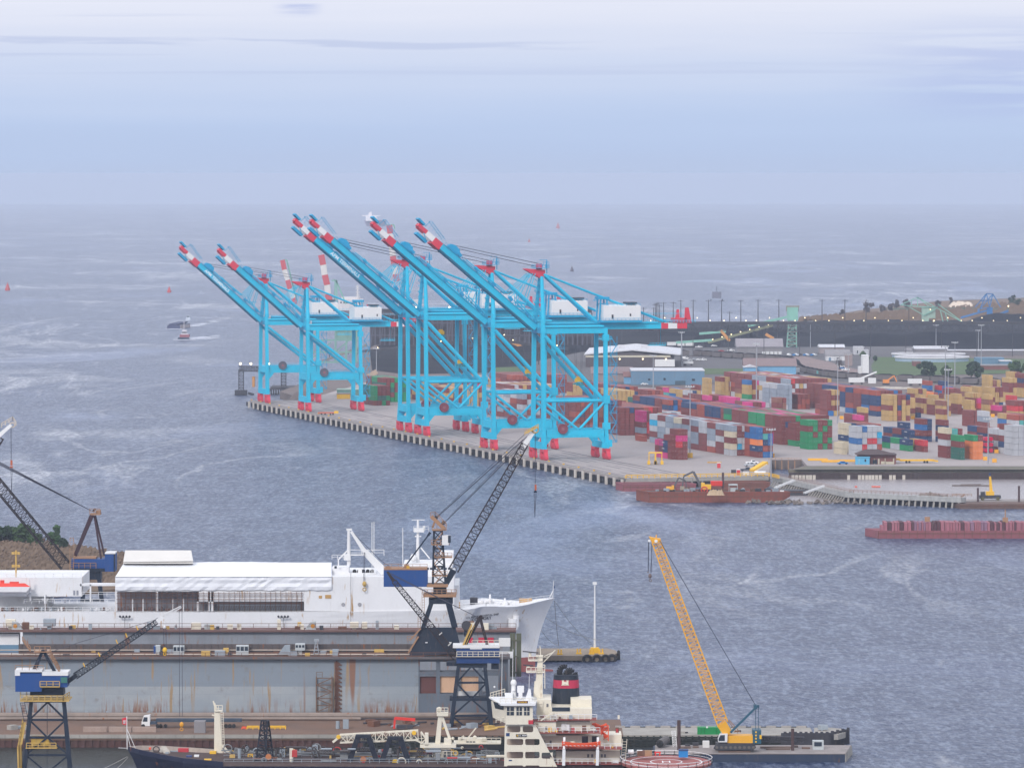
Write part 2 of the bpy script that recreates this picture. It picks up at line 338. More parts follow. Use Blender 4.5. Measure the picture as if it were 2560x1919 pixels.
# ---------------------------------------------------------------- quay frame
ZD = 4.0
E_FAR = P(624, 1001, ZD); E_NEAR = P(1565, 1196, ZD)
qd = (E_NEAR-E_FAR).normalized(); QA = math.atan2(-qd.x*-1, 1) if False else math.atan2(qd.x, -qd.y)   # angle of the quay off the line of sight
nd = V((math.cos(QA), math.sin(QA), 0))       # inland direction
fd = V((-math.sin(QA), math.cos(QA), 0))      # along the quay, away
QLEN = (E_NEAR-E_FAR).length
def on_quay(px, off):     # point on the line parallel to the quay edge, off metres inland, seen at column px
    lo, hi = -200.0, QLEN+300
    for _ in range(60):
        m_ = (lo+hi)/2; p = E_NEAR+fd*m_+nd*off
        if p.x/p.y*FPX+1280 > px: lo = m_
        else: hi = m_
    return p
def sts(big):
    G = 31.0; VW = 9.5
    zg = 59.8 if big else 46.0      # girder underside
    za = 87.0 if big else 70.5      # apex
    tip = V((-61.5, 0, 110.5)) if big else V((-52.5, 0, 91.5))
    ub = 73.0 if big else 63.0
    zs, zs2 = (10.6, 14.2) if big else (18.0, 21.8)
    r = thing('container_crane', 'x', 'crane')
    def L_(name, f, m_=CY, parent=None): b = MB(); f(b); return part(name, b, m_, parent or r)
    # four bogie sets
    for u in (0, G):
        for v in (-VW, VW):
            def f(b, u=u, v=v):
                b.box(u-1.0, v-3.6, 3.9, u+1.0, v+3.6, 5.2)
                for k in (-1, 1):
                    b.prism([(u-.9, v+k*2.9-1.9, 1.6), (u-.9, v+k*2.9+1.9, 1.6), (u-.9, v+k*2.9+.7, 4.0), (u-.9, v+k*2.9-.7, 4.0)], (1.8, 0, 0))
                    for q in (-1.5, -.5, .5, 1.5):
                        b.tube((u-.45, v+k*2.9+q*.95, .55), (u+.45, v+k*2.9+q*.95, .55), .5, 8)
                        b.box(u-.8, v+k*2.9+q*.95-.32, .8, u+.8, v+k*2.9+q*.95+.32, 1.8)
                b.box(u-.6, v-6.1, .5, u+.6, v-5.0, 1.7)
            L_('bogie_set', f, RED)
    # sill beams along the rails and legs
    for u in (0, G):
        L_('sill_beam', lambda b: (b.box(u-1.1, -VW-1.4, 5.2, u+1.1, VW+1.4, 8.2), b.box(u-.9, -VW+1.2, zs, u+.9, VW-1.2, zs2)))
        for sv in (-1, 1):
            def f(b):
                v = sv*VW; d = 1.3 if big else 1.0
                b.beam((u, v, 8.0), (u, v*.97, zs+1), 2.0, 2.6 if big else 2.3, 1.8, 3.2)
                b.beam((u, v*.97, zs+1), (u, v*.80, zg+1), 1.75, 2.2 if u == 0 else 1.9)
                if u == 0: b.beam((u, v*.80, zg+.5), (u, v*.78, zg+7), 2.3, 2.6, 1.5, 1.5)
                # gusset flare under the sill girder
                s_ = 1 if u == 0 else -1
                b.prism([(u+s_*.8, v-.6, zs+.1), (u+s_*4.2, v-.6, zs+.1), (u+s_*.8, v-.6, zs-4)], (0, 1.2, 0))
            L_('leg', f)
    for sv in (-1, 1):
        v = sv*VW
        def f(b):
            b.box(1.2, v-.8, zs, G-1.2, v+.8, zs2)
            b.rail([(1.5, v-1.3, zs2), (G-1.5, v-1.3, zs2)], 1.1, 3, .05)
            for k in range(5): b.box(8+k*3.4, v-1.0, zs+.7, 10+k*3.4, v-.8, zs+1.6)
        L_('sill_girder', f)
        def f2(b):
            vt = v*.82
            b.tube((.8, v*.9, zg-1), (G-.6, v*.9, 27.5 if big else zs2+.5), 1.0 if big else .85, 10)
            if big:
                b.tube((1, v*.92, 28), (G-1, v*.92, 28), .72, 8)
                b.tube((1, v*.94, 27), (G*.54, v, zs2+.3), .68, 8); b.tube((G-1, v*.94, 27), (G*.57, v, zs2+.3), .62, 8)
        L_('brace', f2)
        def f3(b):
            b.box(1, v*.8-.7, zg+.2, G+1, v*.8+.7, zg+2.9); b.tube((1, v*.8-.9, zg+3.5), (G-1, v*.8-.9, zg+3.5), .55, 8)
        L_('portal_beam', f3)
    for u in (0, G): L_('cross_beam', lambda b: b.box(u-1.2, -VW*.8, zg+.4, u+1.2, VW*.8, zg+3.0), CYD)
    def f(b):     # trolley girder
        for s_ in (-1, 1):
            b.box(-1.5, s_*3.4-.7, zg+2.0, ub-13, s_*3.4+.7, zg+5.0)
        b.box(3, -2.6, zg+5.0, ub-14, 2.6, zg+5.3)
        b.rail([(2, -4.6, zg+5), (ub-5, -4.6, zg+5)], 1.2, 2.5, .06); b.box(2, -4.7, zg+4.7, ub-14, -4.1, zg+5)
        b.box(0, -4.6, zg+1.6, 22, -4.2, zg+2.4)
    L_('trolley_girder', f)
    t = MB()
    for k, (a, b_) in enumerate(((ub-13, ub-9.5), (ub-9.5, ub-5), (ub-5, ub))):
        t.m(1 if k == 1 else 0)
        for s_ in (-1, 1): t.box(a, s_*3.4-.7, zg+2.0, b_, s_*3.4+.7, zg+4.6)
    t.m(0); t.prism([(ub-1, -3.4, zg+4.6), (ub+2.5, -3.4, zg+4.6), (ub+1, -3.4, zg+12), (ub-.5, -3.4, zg+12)], (0, 1.2, 0)); t.box(ub-6, -3.4, zg+5, ub, 3, zg+7)
    t.prism([(ub-4, 2.4, zg+4.6), (ub-1.5, 2.4, zg+4.6), (ub-2, 2.4, zg+11), (ub-3, 2.4, zg+11)], (0, 1, 0))
    part('girder_end', t, [RED, WHT], r)
    def f(b):     # maintenance cage below the end of the girder
        b.lattice((ub-12, 0, zg+1.5), (ub-12, 0, zg-6), 3, 3, n=3, rc=.09, rb=.06); b.box(ub-18, -2, zg-6.2, ub-10, 2, zg-5.9); b.rail([(ub-18, -2, zg-6), (ub-10, -2, zg-6)], 1.2, 1.5, .06)
        b.rail([(ub-14, -4.4, zg+4.8), (ub+4, -4.4, zg+4.8)], 1.2, 1.5, .07); b.rail([(ub-26, -4.4, zg+8.5), (ub-3, -4.4, zg+8.5)], 1.0, 2.5, .05)
    L_('walkway', f)
    hx0, hx1 = (30.5, 49) if big else (28, 44)
    h = MB(); h.box(hx0, -6.5, zg+6.2, hx1, 6.5, zg+13); h.prism([(hx0, -6.5, zg+13), (hx0, 6.5, zg+13), (hx0, 0, zg+13.8)], (hx1-hx0, 0, 0))
    ho = part('machinery_house', h, WHT, r)
    part('house_detail', MB().m(0).box(hx0+4, -6.62, zg+7, hx0+4.9, -6.5, zg+9).box(hx0+13, -6.62, zg+8.2, hx0+13.7, -6.5, zg+9.4).box(hx1-6, -4, zg+13.9, hx1-1, 3, zg+14.8), DKS, ho)
    def f(b):
        b.box(hx0-1.5, -7.5, zg+5.2, hx1+.5, 7.5, zg+6.1); b.rail([(hx0-1.5, -7.4, zg+6.1), (hx0-1.5, -7.4, zg+6.1), (hx1+.5, -7.4, zg+6.1)], 1.2, 2, .06)
        b.rail([(hx0+.2, -6.3, zg+13.2), (hx1-.2, -6.3, zg+13.2)], 1.1, 2.2, .06)
        for s_ in (-2.6, 2.6):
            b.beam((G-1.5, s_, zg+5), (G-.8, s_, zg+16.5), .6); b.beam((G+3.0, s_, zg+5), (G+2.2, s_, zg+16.5), .6)
            for k in range(3): b.beam((G-1.2, s_, zg+7+k*3.5), (G+2.6, s_, zg+7+k*3.5), .25)
        b.box(G-2, -3.2, zg+16.2, G+3.4, 3.2, zg+17.4); b.box(G-4, -3, zg+15.6, G-2, 0, zg+15.9); b.rail([(G-4, -3, zg+15.9), (G-2, -3, zg+15.9)], 1.1, 1, .05)
    L_('house_platform', f, CYD)
    # A frame
    for sv in (-1, 1):
        L_('mast_leg', lambda b: b.tube((.4, sv*VW*.78, zg+5), (1.2, sv*1.6, za), 1.15, 10, .85))
    def f(b):
        for k in range(7):
            t_ = k/7; z = zg+6+(za-zg-7)*t_; hw = VW*.74*(1-t_)+1.6*t_
            if k in (3, 5): b.beam((.6, -hw, z), (.6, hw, z), .35)
            b.box(-1.8, 1.0-3.4*t_*.4, z, 1.6, 3.2-3.4*t_*.4, z+.12); b.rail([(-1.8, 1-1.4*t_, z), (1.6, 1-1.4*t_, z)], 1.0, 1.7, .06)
            b.beam((-1.6 if k % 2 else 1.4, 2-1.4*t_, z), (1.4 if k % 2 else -1.6, 2-1.4*t_, z+(za-zg-7)/7), .5, .2)
    L_('mast_ladder', f)
    t = MB(); t.prism([(-7.5, -1.8, za+3.6), (-6.8, -1.8, za+3.9), (2.8, -1.8, za+3.2), (2.8, -1.8, za+.2), (.6, -1.8, za-.8), (-3, -1.8, za+1.0)], (0, 3.6, 0)); t.box(-1, -1, za+3.4, 1.6, 1, za+6)
    part('mast_head', t, RED, r)
    def f(b):
        b.box(-2.4, -3.6, za+4, 4.4, 3.6, za+4.2); b.rail([(-2.4, 3.5, za+4.2), (-2.4, -3.5, za+4.2), (4.4, -3.5, za+4.2), (4.4, 3.5, za+4.2)], 1.4, 1.6, .08); b.rail([(1.6, -3, za+5.6), (4.4, -3, za+5.6)], 1.4, 1.2, .08)
        b.beam((3.6, -2, za+1.5), (3.6, -2, za+8), .35); b.beam((0, -2, za+8), (3.6, -2, za+8), .2); b.tube((1, -.8, za+5.2), (1, .8, za+5.2), 1.1, 10)
    L_('head_platform', f, CYD)
    for (uu, zz, rr, vv) in ((28 if big else 26, zg+5.5, .68, 3.2), (ub-10, zg+5.2, .40, 3.0)):
        for sv in (-1, 1):
            L_('back_stay', lambda b: b.tube((2.2, sv*1.4, za+1.2), (uu, sv*vv, zz), rr, 8))
    # boom
    h0 = V((-3.0, 0, zg+1.6)); d = (tip-h0); LB = d.length; d.normalize(); up = V((0, 1, 0)).cross(d); up = up if up.z > 0 else -up
    def pt(s_, o, v=0): return h0+d*s_+up*o+V((0, v, 0))
    def bx(b, s0, s1, o0, o1, v0, v1):
        b.hexa([pt(s0, o0, v0), pt(s1, o0, v0), pt(s1, o0, v1), pt(s0, o0, v1), pt(s0, o1, v0), pt(s1, o1, v0), pt(s1, o1, v1), pt(s0, o1, v1)])
    sr = LB-15.5
    b = MB()
    for s_ in (-2.9, 2.9): bx(b, 0, sr, .2, 2.9, s_-.6, s_+.6)
    for k in range(12): bx(b, 2+k*(sr-4)/11, 2.8+k*(sr-4)/11, 1.0, 2.2, -2.45, 2.45)
    b.m(1); bx(b, .5, sr, -.35, .2, -3.6, -2.4); bx(b, .5, sr, -.35, .2, 2.4, 3.6)
    boom = part('boom', b, [CY, mat('boom_rail', (.010, .17, .28), .6, wear=.2)], r)
    b = MB()
    for k, (a, c) in enumerate(((sr, sr+4.8), (sr+4.8, sr+9.6), (sr+9.6, LB-1.5))):
        b.m(1 if k == 1 else 0)
        for s_ in (-2.9, 2.9): bx(b, a, c, .3 if k < 2 else 1.1, 2.95, s_-.6, s_+.6)
    b.m(0); bx(b, sr, sr+4.8, -.7, .3, -4.1, 4.1); bx(b, LB-2.2, LB-.6, 1.6, 3.2, -2.5, 2.5)
    part('boom_tip', b, [RED, WHT], boom)
    b = MB(); b.beam(pt(LB-3, 4.2), pt(LB+1.2, 4.6), 6, .9); b.beam(pt(LB-9, -1.4), pt(LB-2.5, -1.2), 5, 1.3); b.beam(pt(LB-5, .8, -3.3), pt(LB-8, -1.2, -3.3), .3)
    b.beam(pt(LB-4, 4), pt(LB-4.5, 7.6), .25); b.beam(pt(LB-4.5, 7.6, -3), pt(LB-15, 5.2, -3), .22); b.beam(pt(LB-4.5, 7.6, 3), pt(LB-15, 5.2, 3), .22); b.beam(pt(LB-4.5, 7.6, -3), pt(LB-4.5, 7.6, 3), .2)
    for k in range(5): b.beam(pt(LB-5.5-2*k, 7.3-.35*k, -3), pt(LB-5.5-2*k, 4, -3), .12); b.beam(pt(LB-5.5-2*k, 7.3-.35*k, -3), pt(LB-5.5-2*k, 7.3-.35*k, 3), .12)
    part('tip_platform', b, CYD, boom)
    b = MB(); c0 = sr-6
    b.prism([pt(c0-4, 3.4, -2), pt(c0+3.4, 3.4, -2), pt(c0+2.8, 5.6, -2), pt(c0+.6, 6.6, -2), pt(c0-2.6, 6.2, -2)], (0, 4, 0))
    part('sheave_housing', b, CYD, boom)
    b = MB()
    for s_ in (-3.9, 3.9):
        b.beam(pt(2, 2.95, s_), pt(sr, 2.95, s_), .8, .12)
        n = int(sr/3)
        for k in range(n+1): b.beam(pt(2+k*3, 3.0, s_), pt(2+k*3, 4.2, s_), .12)
        b.beam(pt(2, 4.2, s_), pt(sr, 4.2, s_), .12); b.beam(pt(2, 3.6, s_), pt(sr, 3.6, s_), .09)
    for k in range(5):
        q = sr*(.12+.18*k); b.beam(pt(q-1, 4.2, -2), pt(q+1.4, 4.6, -2), 1.6, 1.5)
    part('boom_walkway', b, CYD, boom)
    b = MB()      # folded fore stays
    for v_ in (-1.8, 1.8):
        for a, c, e in ((-4.5, .20, 3), (-3.2, .25, 2.6), (-2.0, .14, 2.0), (-5.2, .28, 3.6)):
            b.tube((a, v_, za+1.6), pt(LB*c, 5.2, v_*1.6), .20, 5); 
        b.tube(pt(LB*.28, 5.2, v_*1.6), pt(LB*.62, 4.4, v_*1.6), .30, 6); b.tube(pt(LB*.20, 5.6, v_*1.6), pt(LB*.05, 4.6, v_*1.6), .3, 6)
        b.beam(pt(LB*.17, 3.5, v_), pt(LB*.24, 8.4, v_), .3); b.beam(pt(LB*.21, 3.5, v_), pt(LB*.14, 8.0, v_), .3)
    part('fore_stay', b, CY, r)
    b = MB()
    for v_ in (-1.2, 1.2):
        b.tube(pt(sr-5, 6.2, v_), (0, v_, za+6.2), .085, 4); b.tube(pt(sr-5.5, 5.2, v_), (-2, v_, za+5.0), .085, 4)
    part('boom_rope', b, CAB, r)
    # stair tower on the near landside leg
    b = MB(); x0, v = G+1.6, -VW*.9; nfl = int((zg-8)/4.6)
    for k in range(nfl):
        z = 8+k*4.6; b.box(x0, v-1.6, z, x0+3.6, v+.4, z+.15); b.rail([(x0, v-1.6, z+.15), (x0+3.6, v-1.6, z+.15), (x0+3.6, v+.3, z+.15)], 1.1, 1.8, .06)
        a, c = (x0+.4, x0+3.2) if k % 2 else (x0+3.2, x0+.4); b.beam((a, v-1.2, z+.1), (c, v-1.2, z+4.7), .7, .25)
    for q in (x0+.1, x0+3.5): b.beam((q, v-1.5, 8), (q, v-1.5, 8+nfl*4.6), .16)
    part('stair_tower', b, CYD, r)
    b = MB(); v = -VW-1.4
    b.tube((9.0, v-.5, zs2+.6), (9.0, v+.5, zs2+.6), 2.45, 20); b.m(1); b.tube((9.0, v-.62, zs2+.6), (9.0, v-.5, zs2+.6), .8, 10); b.m(0); b.torus((9.0, v-.5, zs2+.6), 2.2, .28, 'y', 20, 5)
    part('cable_reel', b, [MRN if big else mat('reel_grey', (.10, .10, .13), .6), mat('reel_hub', (.25, .10, .12), .6)], r)
    for bx_ in [(G-2.6, -VW-1.7, 5.4, G-.6, -VW-1.2, 7.8), (G+.9, -VW-2, 6, G+2.4, -VW-.6, 9.2), (G-1.6, -VW-.9, zs2, G+1.8, -VW+1.4, zs2+3.2), (G-1.4, -VW*.8-1.2, zg-3.4, G+1.6, -VW*.8+1.0, zg-.4)]+([(G-1.4, -VW-.6, 26.6, G+1.6, -VW+1.4, 30.4)] if big else []): part('equipment_box', MB().box(*bx_), CY, r)
    b = MB(); b.box(.2, -6.4, zg+3.0, 2.8, -4.6, zg+5.8) if not big else b.box(-.5, -5.8, zg+3.2, 1.4, -4.8, zg+4.8)
    part('operator_cabin', b, WHT, r)
    return r
LET = mat('letter_white', (.75, .78, .82), .6, wear=0)
NVY = mat('navy_lettering', (.02, .05, .14), .6, wear=0)
big0 = sts(True); sml0 = sts(False)
specs = [(1346, True, 'cyan container crane nearest the camera, rightmost of the six'),
         (1222, True, 'cyan container crane second from the right, tall raised boom'),
         (1055, True, 'third cyan container crane from the right, close beside its twin'),
         (1010, True, 'tall cyan container crane fourth from the right, lettered boom'),
         (761, False, 'shorter cyan container crane, right one of the left pair'),
         (659, False, 'shorter cyan container crane at the far end of the quay, lettered boom')]
used = set(); CR = []
for px, bg_, lab in specs:
    p = on_quay(px, 3.2); src = big0 if bg_ else sml0
    o = src if src.name not in used else copy_tree(src)
    used.add(src.name); o.location = (p.x, p.y, ZD); o.rotation_euler = (0, 0, QA)
    o['label'] = lab; o['group'] = 'cyan container cranes along the quay'; CR.append((o, p, bg_))
def crane_pt(i, u, v, z):
    o, p, _ = CR[i]; return V((p.x, p.y, ZD))+nd*u+fd*v+V((0, 0, z))
def boom_letters(i, s0, size):
    o, p, bg_ = CR[i]; zg = 59.8 if bg_ else 46.0; tip = V((-61.5, 0, 110.5)) if bg_ else V((-52.5, 0, 91.5))
    h0 = V((-3.0, 0, zg+1.6)); d = (tip-h0).normalized(); up = V((0, 1, 0)).cross(d); up = up if up.z > 0 else -up
    org = h0+d*s0+up*.55+V((0, -3.54, 0))
    boom = [c for c in o.children if c.name.startswith('boom') and 'rope' not in c.name][0]
    old = ORG.get(boom.name); ORG[boom.name] = V((0, 0, 0))
    text_mesh('APM TERMINALS', size, 'boom_lettering', LET, boom, org, -d, up, .03, align='CENTER')
boom_letters(3, 40, 2.7); boom_letters(5, 36, 2.6)
# spreaders hanging under the cranes
for k, (i, u, z, lab) in enumerate([(0, 20, 35.5, 'yellow and teal spreader hanging under the nearest cyan crane'), (1, 20.5, 36, 'yellow and teal spreader hanging under the second crane from the right'), (2, 21, 36, 'orange headed spreader hanging between the legs of the third crane'), (3, 20, 50, 'orange headed spreader hanging under the fourth crane')]):
    c = crane_pt(i, u, 0, z); t = thing('spreader', lab, 'spreader', c, 'spreaders hanging from the cranes')
    b = MB(); b.cbox(c+V((0, 0, 1.2)), 3.4, 2.6, 1.2, QA); b.cbox(c+V((0, 0, 2.4)), 2.0, 1.6, 1.3, QA)
    for s_ in (-1, 1): b.tube(c+nd*s_*1.3+V((0, 0, .9))-fd*.2, c+nd*s_*1.3+V((0, 0, 2.9))-fd*.2, .55, 8)
    part('headblock', b, YEL, t)
    b = MB(); b.beam(c-fd*6+V((0, 0, .2)), c+fd*6+V((0, 0, .2)), .8, .6)
    for s_ in (-1, 1): b.beam(c+fd*s_*6-nd*1.2+V((0, 0, -.1)), c+fd*s_*6+nd*1.2+V((0, 0, -.1)), .5, .5); b.tube(c+nd*s_*1.2-fd*1.6+V((0, 0, -.6)), c+nd*s_*1.2-fd*1.6+V((0, 0, .9)), .6, 8)
    part('spreader_frame', b, TEAL, t)
    b = MB()
    for a in (-1, 1):
        for e in (-1, 1): b.tube(c+nd*a*1.2+fd*e*.8+V((0, 0, 3)), c+nd*a*2.0+fd*e*1.8+V((0, 0, 61.8-z)), .05, 4)
    part('hoist_rope', b, CAB, t)
# ---------------------------------------------------------------- land
CON = mat('concrete', (.33, .29, .28), .85, wear=.3, scale=.05, streak=False, dirt=(.16,.15,.145))
CON2 = mat('old_concrete', (.33, .31, .28), .85, wear=.5, scale=.5, dirt=(.10,.09,.08))
ASP = mat('asphalt', (.11, .105, .11), .9, wear=.4, scale=.06, streak=False)
GRS = mat('grass_green', (.075, .12, .045), .9, wear=.5, scale=.08, streak=False, dirt=(.14,.12,.06))
SCR = mat('dry_scrub', (.17, .115, .075), .95, wear=.5, scale=.06, streak=False, dirt=(.07,.08,.04))
COAL = mat('coal', (.011, .012, .018), .95, wear=.4, scale=.08, streak=False, dirt=(.035,.03,.03), spec=.05)
SOIL = mat('bare_soil', (.16, .13, .12), .95, wear=.5, scale=.06, streak=False)
SAND = mat('pale_sand', (.62, .52, .42), .95, wear=.2, streak=False)
def sheet(name, pix, z, m_, z0=None, label=None, kind='structure', parent=None):
    pts = [P(x, y, z) for x, y in pix]
    b = MB()
    if z0 is None: b.add(pts, [tuple(range(len(pts)))])
    else: b.prism(pts, (0, 0, z0-z))
    o = b.build(name, m_, parent, kind=kind if not parent else None, label=label); return o
W_IN = 34.0     # the wharf apron runs this far inland; beyond it the yard is filled ground
wi_n = E_NEAR+nd*W_IN+fd*0; wi_f = E_FAR+nd*W_IN
def px_of(p):
    d = V(p)-V((0, 0, CH)); c, s = math.cos(PIT), math.sin(PIT); f_ = d.y*c-d.z*s; up = d.y*s+d.z*c
    return (1280+d.x/f_*FPX, 959.5-up/f_*FPX)
land_px = [px_of(wi_n), (1925, 1190), (1927, 1150), (2003, 1150), (2010, 1164), (1975, 1173.3), (2900, 1173.3), (2900, 742), (2560, 744), (2350, 752), (2150, 775), (2010, 802), (1700, 806), (1300, 808), (1010, 812), (960, 850), (905, 880), (900, 925), (760, 955), (700, 978), px_of(wi_f)]
sheet('ground', land_px, ZD-.05, SOIL, -3, 'flat filled land of the terminal reaching into the bay')
yard_px = [px_of(wi_n+V((0,0,0))), (1923, 1189), (1926, 1149), (2005, 1149), (2020, 1166), (2900, 1168), (2900, 985), (2150, 1010), (1900, 985), (1560, 965), (1250, 935), (950, 945), px_of(wi_f)]
sheet('terminal_yard', yard_px, ZD+.05, CON, label='pale grey concrete yard under the container stacks')
sheet('coal_yard', [(1010, 816), (1300, 812), (1700, 809), (2100, 806), (2900, 800), (2900, 872), (2200, 873), (1700, 868), (1400, 890), (1280, 930), (1010, 935), (930, 925), (925, 880)], ZD+.05, COAL, label='black coal covered ground beyond the rail line')
sheet('asphalt_ground', [(1500, 870), (2300, 865), (2300, 880), (2190, 900), (2190, 955), (1900, 948), (1500, 975), (1340, 960), (1330, 905)], ZD+.15, ASP, label='worn asphalt lots between sheds and rail line')
sheet('lawn', [(2190, 892), (2560, 897), (2900, 900), (2900, 925), (2185, 940), (2178, 915)], ZD+.25, GRS, label='green lawn around the round tanks')
sheet('grass_strip', [(1640, 921), (1860, 921), (1862, 936), (1640, 933)], ZD+.28, GRS, label='strip of green grass beside the blue gabled shed')
sheet('grass_strip', [(1240, 918), (1340, 915), (1338, 927), (1232, 932)], ZD+.28, GRS, label='strip of green grass behind the middle cranes')
sheet('dirt_lot', [(1925, 893), (2010, 890), (2075, 905), (2150, 925), (2150, 945), (2040, 930), (1990, 915)], ZD+.22, mat('dirt_brown', (.24,.18,.17), .95, wear=.4, scale=.1, streak=False), label='brown dirt lot inside the curve of the coal train')
sheet('shore_headland', [(1990, 800), (2150, 776), (2350, 753), (2560, 745), (2900, 743), (2900, 806), (2100, 812)], ZD+.35, SCR, label='scrubby brown headland beyond the coal yard')
sheet('shore_grass', [(2015, 1164), (2900, 1165), (2900, 1173.2), (1985, 1173.2)], ZD+.12, mat('weedy_grass', (.15,.135,.10), .95, wear=.8, scale=.25, streak=False, dirt=(.20,.17,.15)), label='weedy strip along the top of the seawall')
# road-like stains and joints on the apron
# ---------------------------------------------------------------- wharf
wt = thing('container_wharf', 'long concrete wharf with pale fender panels under the cyan cranes', 'wharf', E_NEAR)
b = MB(); b.prism([E_NEAR, wi_n, wi_f, E_FAR], (0, 0, -1.3)); part('deck', b, CON, wt)
b = MB()
for off in (3.2, 34.2-.9): b.beam(E_NEAR+nd*off+V((0, 0, .04)), E_FAR+nd*off+V((0, 0, .04)), .35, .16)
part('crane_rail', b, DKS, wt)
b = MB()     # pile bents under the deck
b.prism([E_NEAR+nd*9+V((0,0,-1.3)), E_NEAR+nd*9.6+V((0,0,-1.3)), E_FAR+nd*9.6+V((0,0,-1.3)), E_FAR+nd*9+V((0,0,-1.3))], (0, 0, -5))
k = 6.0
while k < QLEN:
    for off in (1.4, 5):
        p = E_NEAR+fd*k+nd*off; b.tube(p+V((0, 0, -1.2)), p+V((0, 0, -5.5)), .5, 6)
    k += 6.3
part('piles', b, mat('wet_concrete', (.07, .07, .08), .8, wear=.4), wt).__setitem__('kind', 'stuff')
FP = mat('fender_panel', (.52, .47, .41), .7, wear=.4, scale=1.2, dirt=(.12,.09,.07)); k = 3.0
fproto = None; fl = []
while k < QLEN-1: fl.append(k); k += 12.55
for k in fl:
    p = E_NEAR+fd*k-nd*.9
    b = MB(); b.prism([p+nd*.25-fd*1.5+V((0, 0, -.5)), p-nd*.25-fd*1.5+V((0, 0, -.5)), p-nd*.25+fd*1.5+V((0, 0, -.5)), p+nd*.25+fd*1.5+V((0, 0, -.5))], (0, 0, -3.7))
    part('fender_panel', b, FP, wt)
b = MB()
for k in fl:
    for q in (3.4, 6.3, 9.2):
        p = E_NEAR+fd*(k+q)-nd*.2; b.cbox(p+V((0, 0, -3.6)), .5, .9, 2.6, QA)
part('fender_block', b, BLK, wt)['kind'] = 'stuff'
b = MB(); b.beam(E_NEAR+nd*.3+V((0, 0, .15)), E_FAR+nd*.3+V((0, 0, .15)), .5, .3); part('kerb', b, CON2, wt)
for i, k in enumerate(fl[::1]):
    if i % 2: continue
    p = E_NEAR+fd*(k+1)+nd*1.0; b = MB(); b.tube(p, p+V((0, 0, .6)), .35, 8); b.tube(p+V((0, 0, .55)), p+V((0, 0, .85)), .55, 8); part('bollard', b, YEL, wt)
for off, w_, m_ in ((9, .3, 'lane_white'), (13, .3, 'lane_white'), (17, .3, 'lane_white'), (21, .3, 'lane_white'), (25, .3, 'lane_white'), (11, 1.4, 'tyre_dark'), (19, 1.6, 'tyre_dark'), (23.2, 1.1, 'tyre_dark'), (6, 1.2, 'tyre_dark'), (29, 2.0, 'tyre_dark')):
    b = MB(); z_ = V((0, 0, .012 if w_ > 1 else .03)); mt = mat(m_, (.42,.41,.40) if w_ < 1 else (.20,.18,.18), .9, wear=.5, streak=False, scale=.2)
    for k in range(14): rr_ = random.Random(k*7+int(off)); s0 = QLEN*k/14+rr_.random()*20; s1 = s0+20+rr_.random()*30; b.add([E_NEAR+nd*(off-w_/2)+fd*s0+z_, E_NEAR+nd*(off+w_/2)+fd*s0+z_, E_NEAR+nd*(off+w_/2)+fd*min(s1, QLEN-1)+z_, E_NEAR+nd*(off-w_/2)+fd*min(s1, QLEN-1)+z_], [(0, 1, 2, 3)])
    part('lane_marking' if w_ < 1 else 'tyre_track', b, mt, wt)
# southern face: beam, yellow railing and square piles
S0 = E_NEAR; S1 = P(1922, 1191, ZD); sd = (S1-S0).normalized(); sl_ = (S1-S0).length
b = MB(); b.prism([S0+V((0,0,-.05)), S1+V((0,0,-.05)), S1+fd*12+V((0,0,-.05)), S0+fd*12+V((0,0,-.05))], (0, 0, -1.5)); part('south_beam', b, CON2, wt)
b = MB(); b.rail([S0+V((0, 0, 0)), S1], 1.6, 2.6, .17); part('yellow_railing', b, YEL, wt)
for i in range(14):
    p = S0+sd*(2+i*(sl_-4)/13); b = MB(); b.cbox(p+fd*.8+V((0, 0, -6.5)), .9, .9, 5.0, 0); part('square_pile', b, CON2, wt)
b = MB(); b.prism([S0+fd*7+V((0, 0, -1.4)), S1+fd*7+V((0, 0, -1.4)), S1+fd*7.4+V((0, 0, -1.4)), S0+fd*7.4+V((0, 0, -1.4))], (0, 0, -4.5)); part('back_wall', b, mat('wet_concrete', (0,0,0)), wt)
# sheet pile seawall east of the notch
b = MB(); a0, a1 = V((Q(1975, 0, 2256).x, 2256, 2.6)), V((Q(2900, 0, 2256).x, 2256, 2.6)); b.box(a0.x, 2257.1, 2.4, a1.x, 2262, 3.9); b.build('weedy_bank', mat('weedy_grass', (.15,.135,.10), .95, wear=.8, scale=.25, streak=False, dirt=(.20,.17,.15)), kind='structure', label='weedy bank face above the seawall'); b = MB()
n = 150; 
for i in range(n):
    p = a0.lerp(a1, i/n); q = a0.lerp(a1, (i+1)/n); o_ = V((0, -.5 if i % 2 else 0, 0)); b.prism([p+o_, q+o_, q+o_+V((0, 1.0, 0)), p+o_+V((0, 1.0, 0))], (0, 0, -5.5))
b.build('sheet_pile_seawall', mat('rusty_sheet_pile', (.06, .04, .04), .9, wear=.6, scale=.8), label='dark rusty sheet pile seawall below the weedy bank', cat='seawall')
for i, px in enumerate([1982, 1991, 2000, 2009, 2018, 2026, 2035, 2121, 2148, 2157, 2166, 2174, 2182, 2191, 2200, 2226, 2235, 2259]):
    p = P(px, 1196, 0); p.z = -.5; b = MB(); b.cbox(p+V((0, -1.2, 0)), 1.3, .5, 2.2); b.build('fender_block', mat('pale_block', (.5,.46,.40), .8), label='pale square fender block on the dark seawall beside the basin', cat='fender', group='pale fender blocks along the seawall')
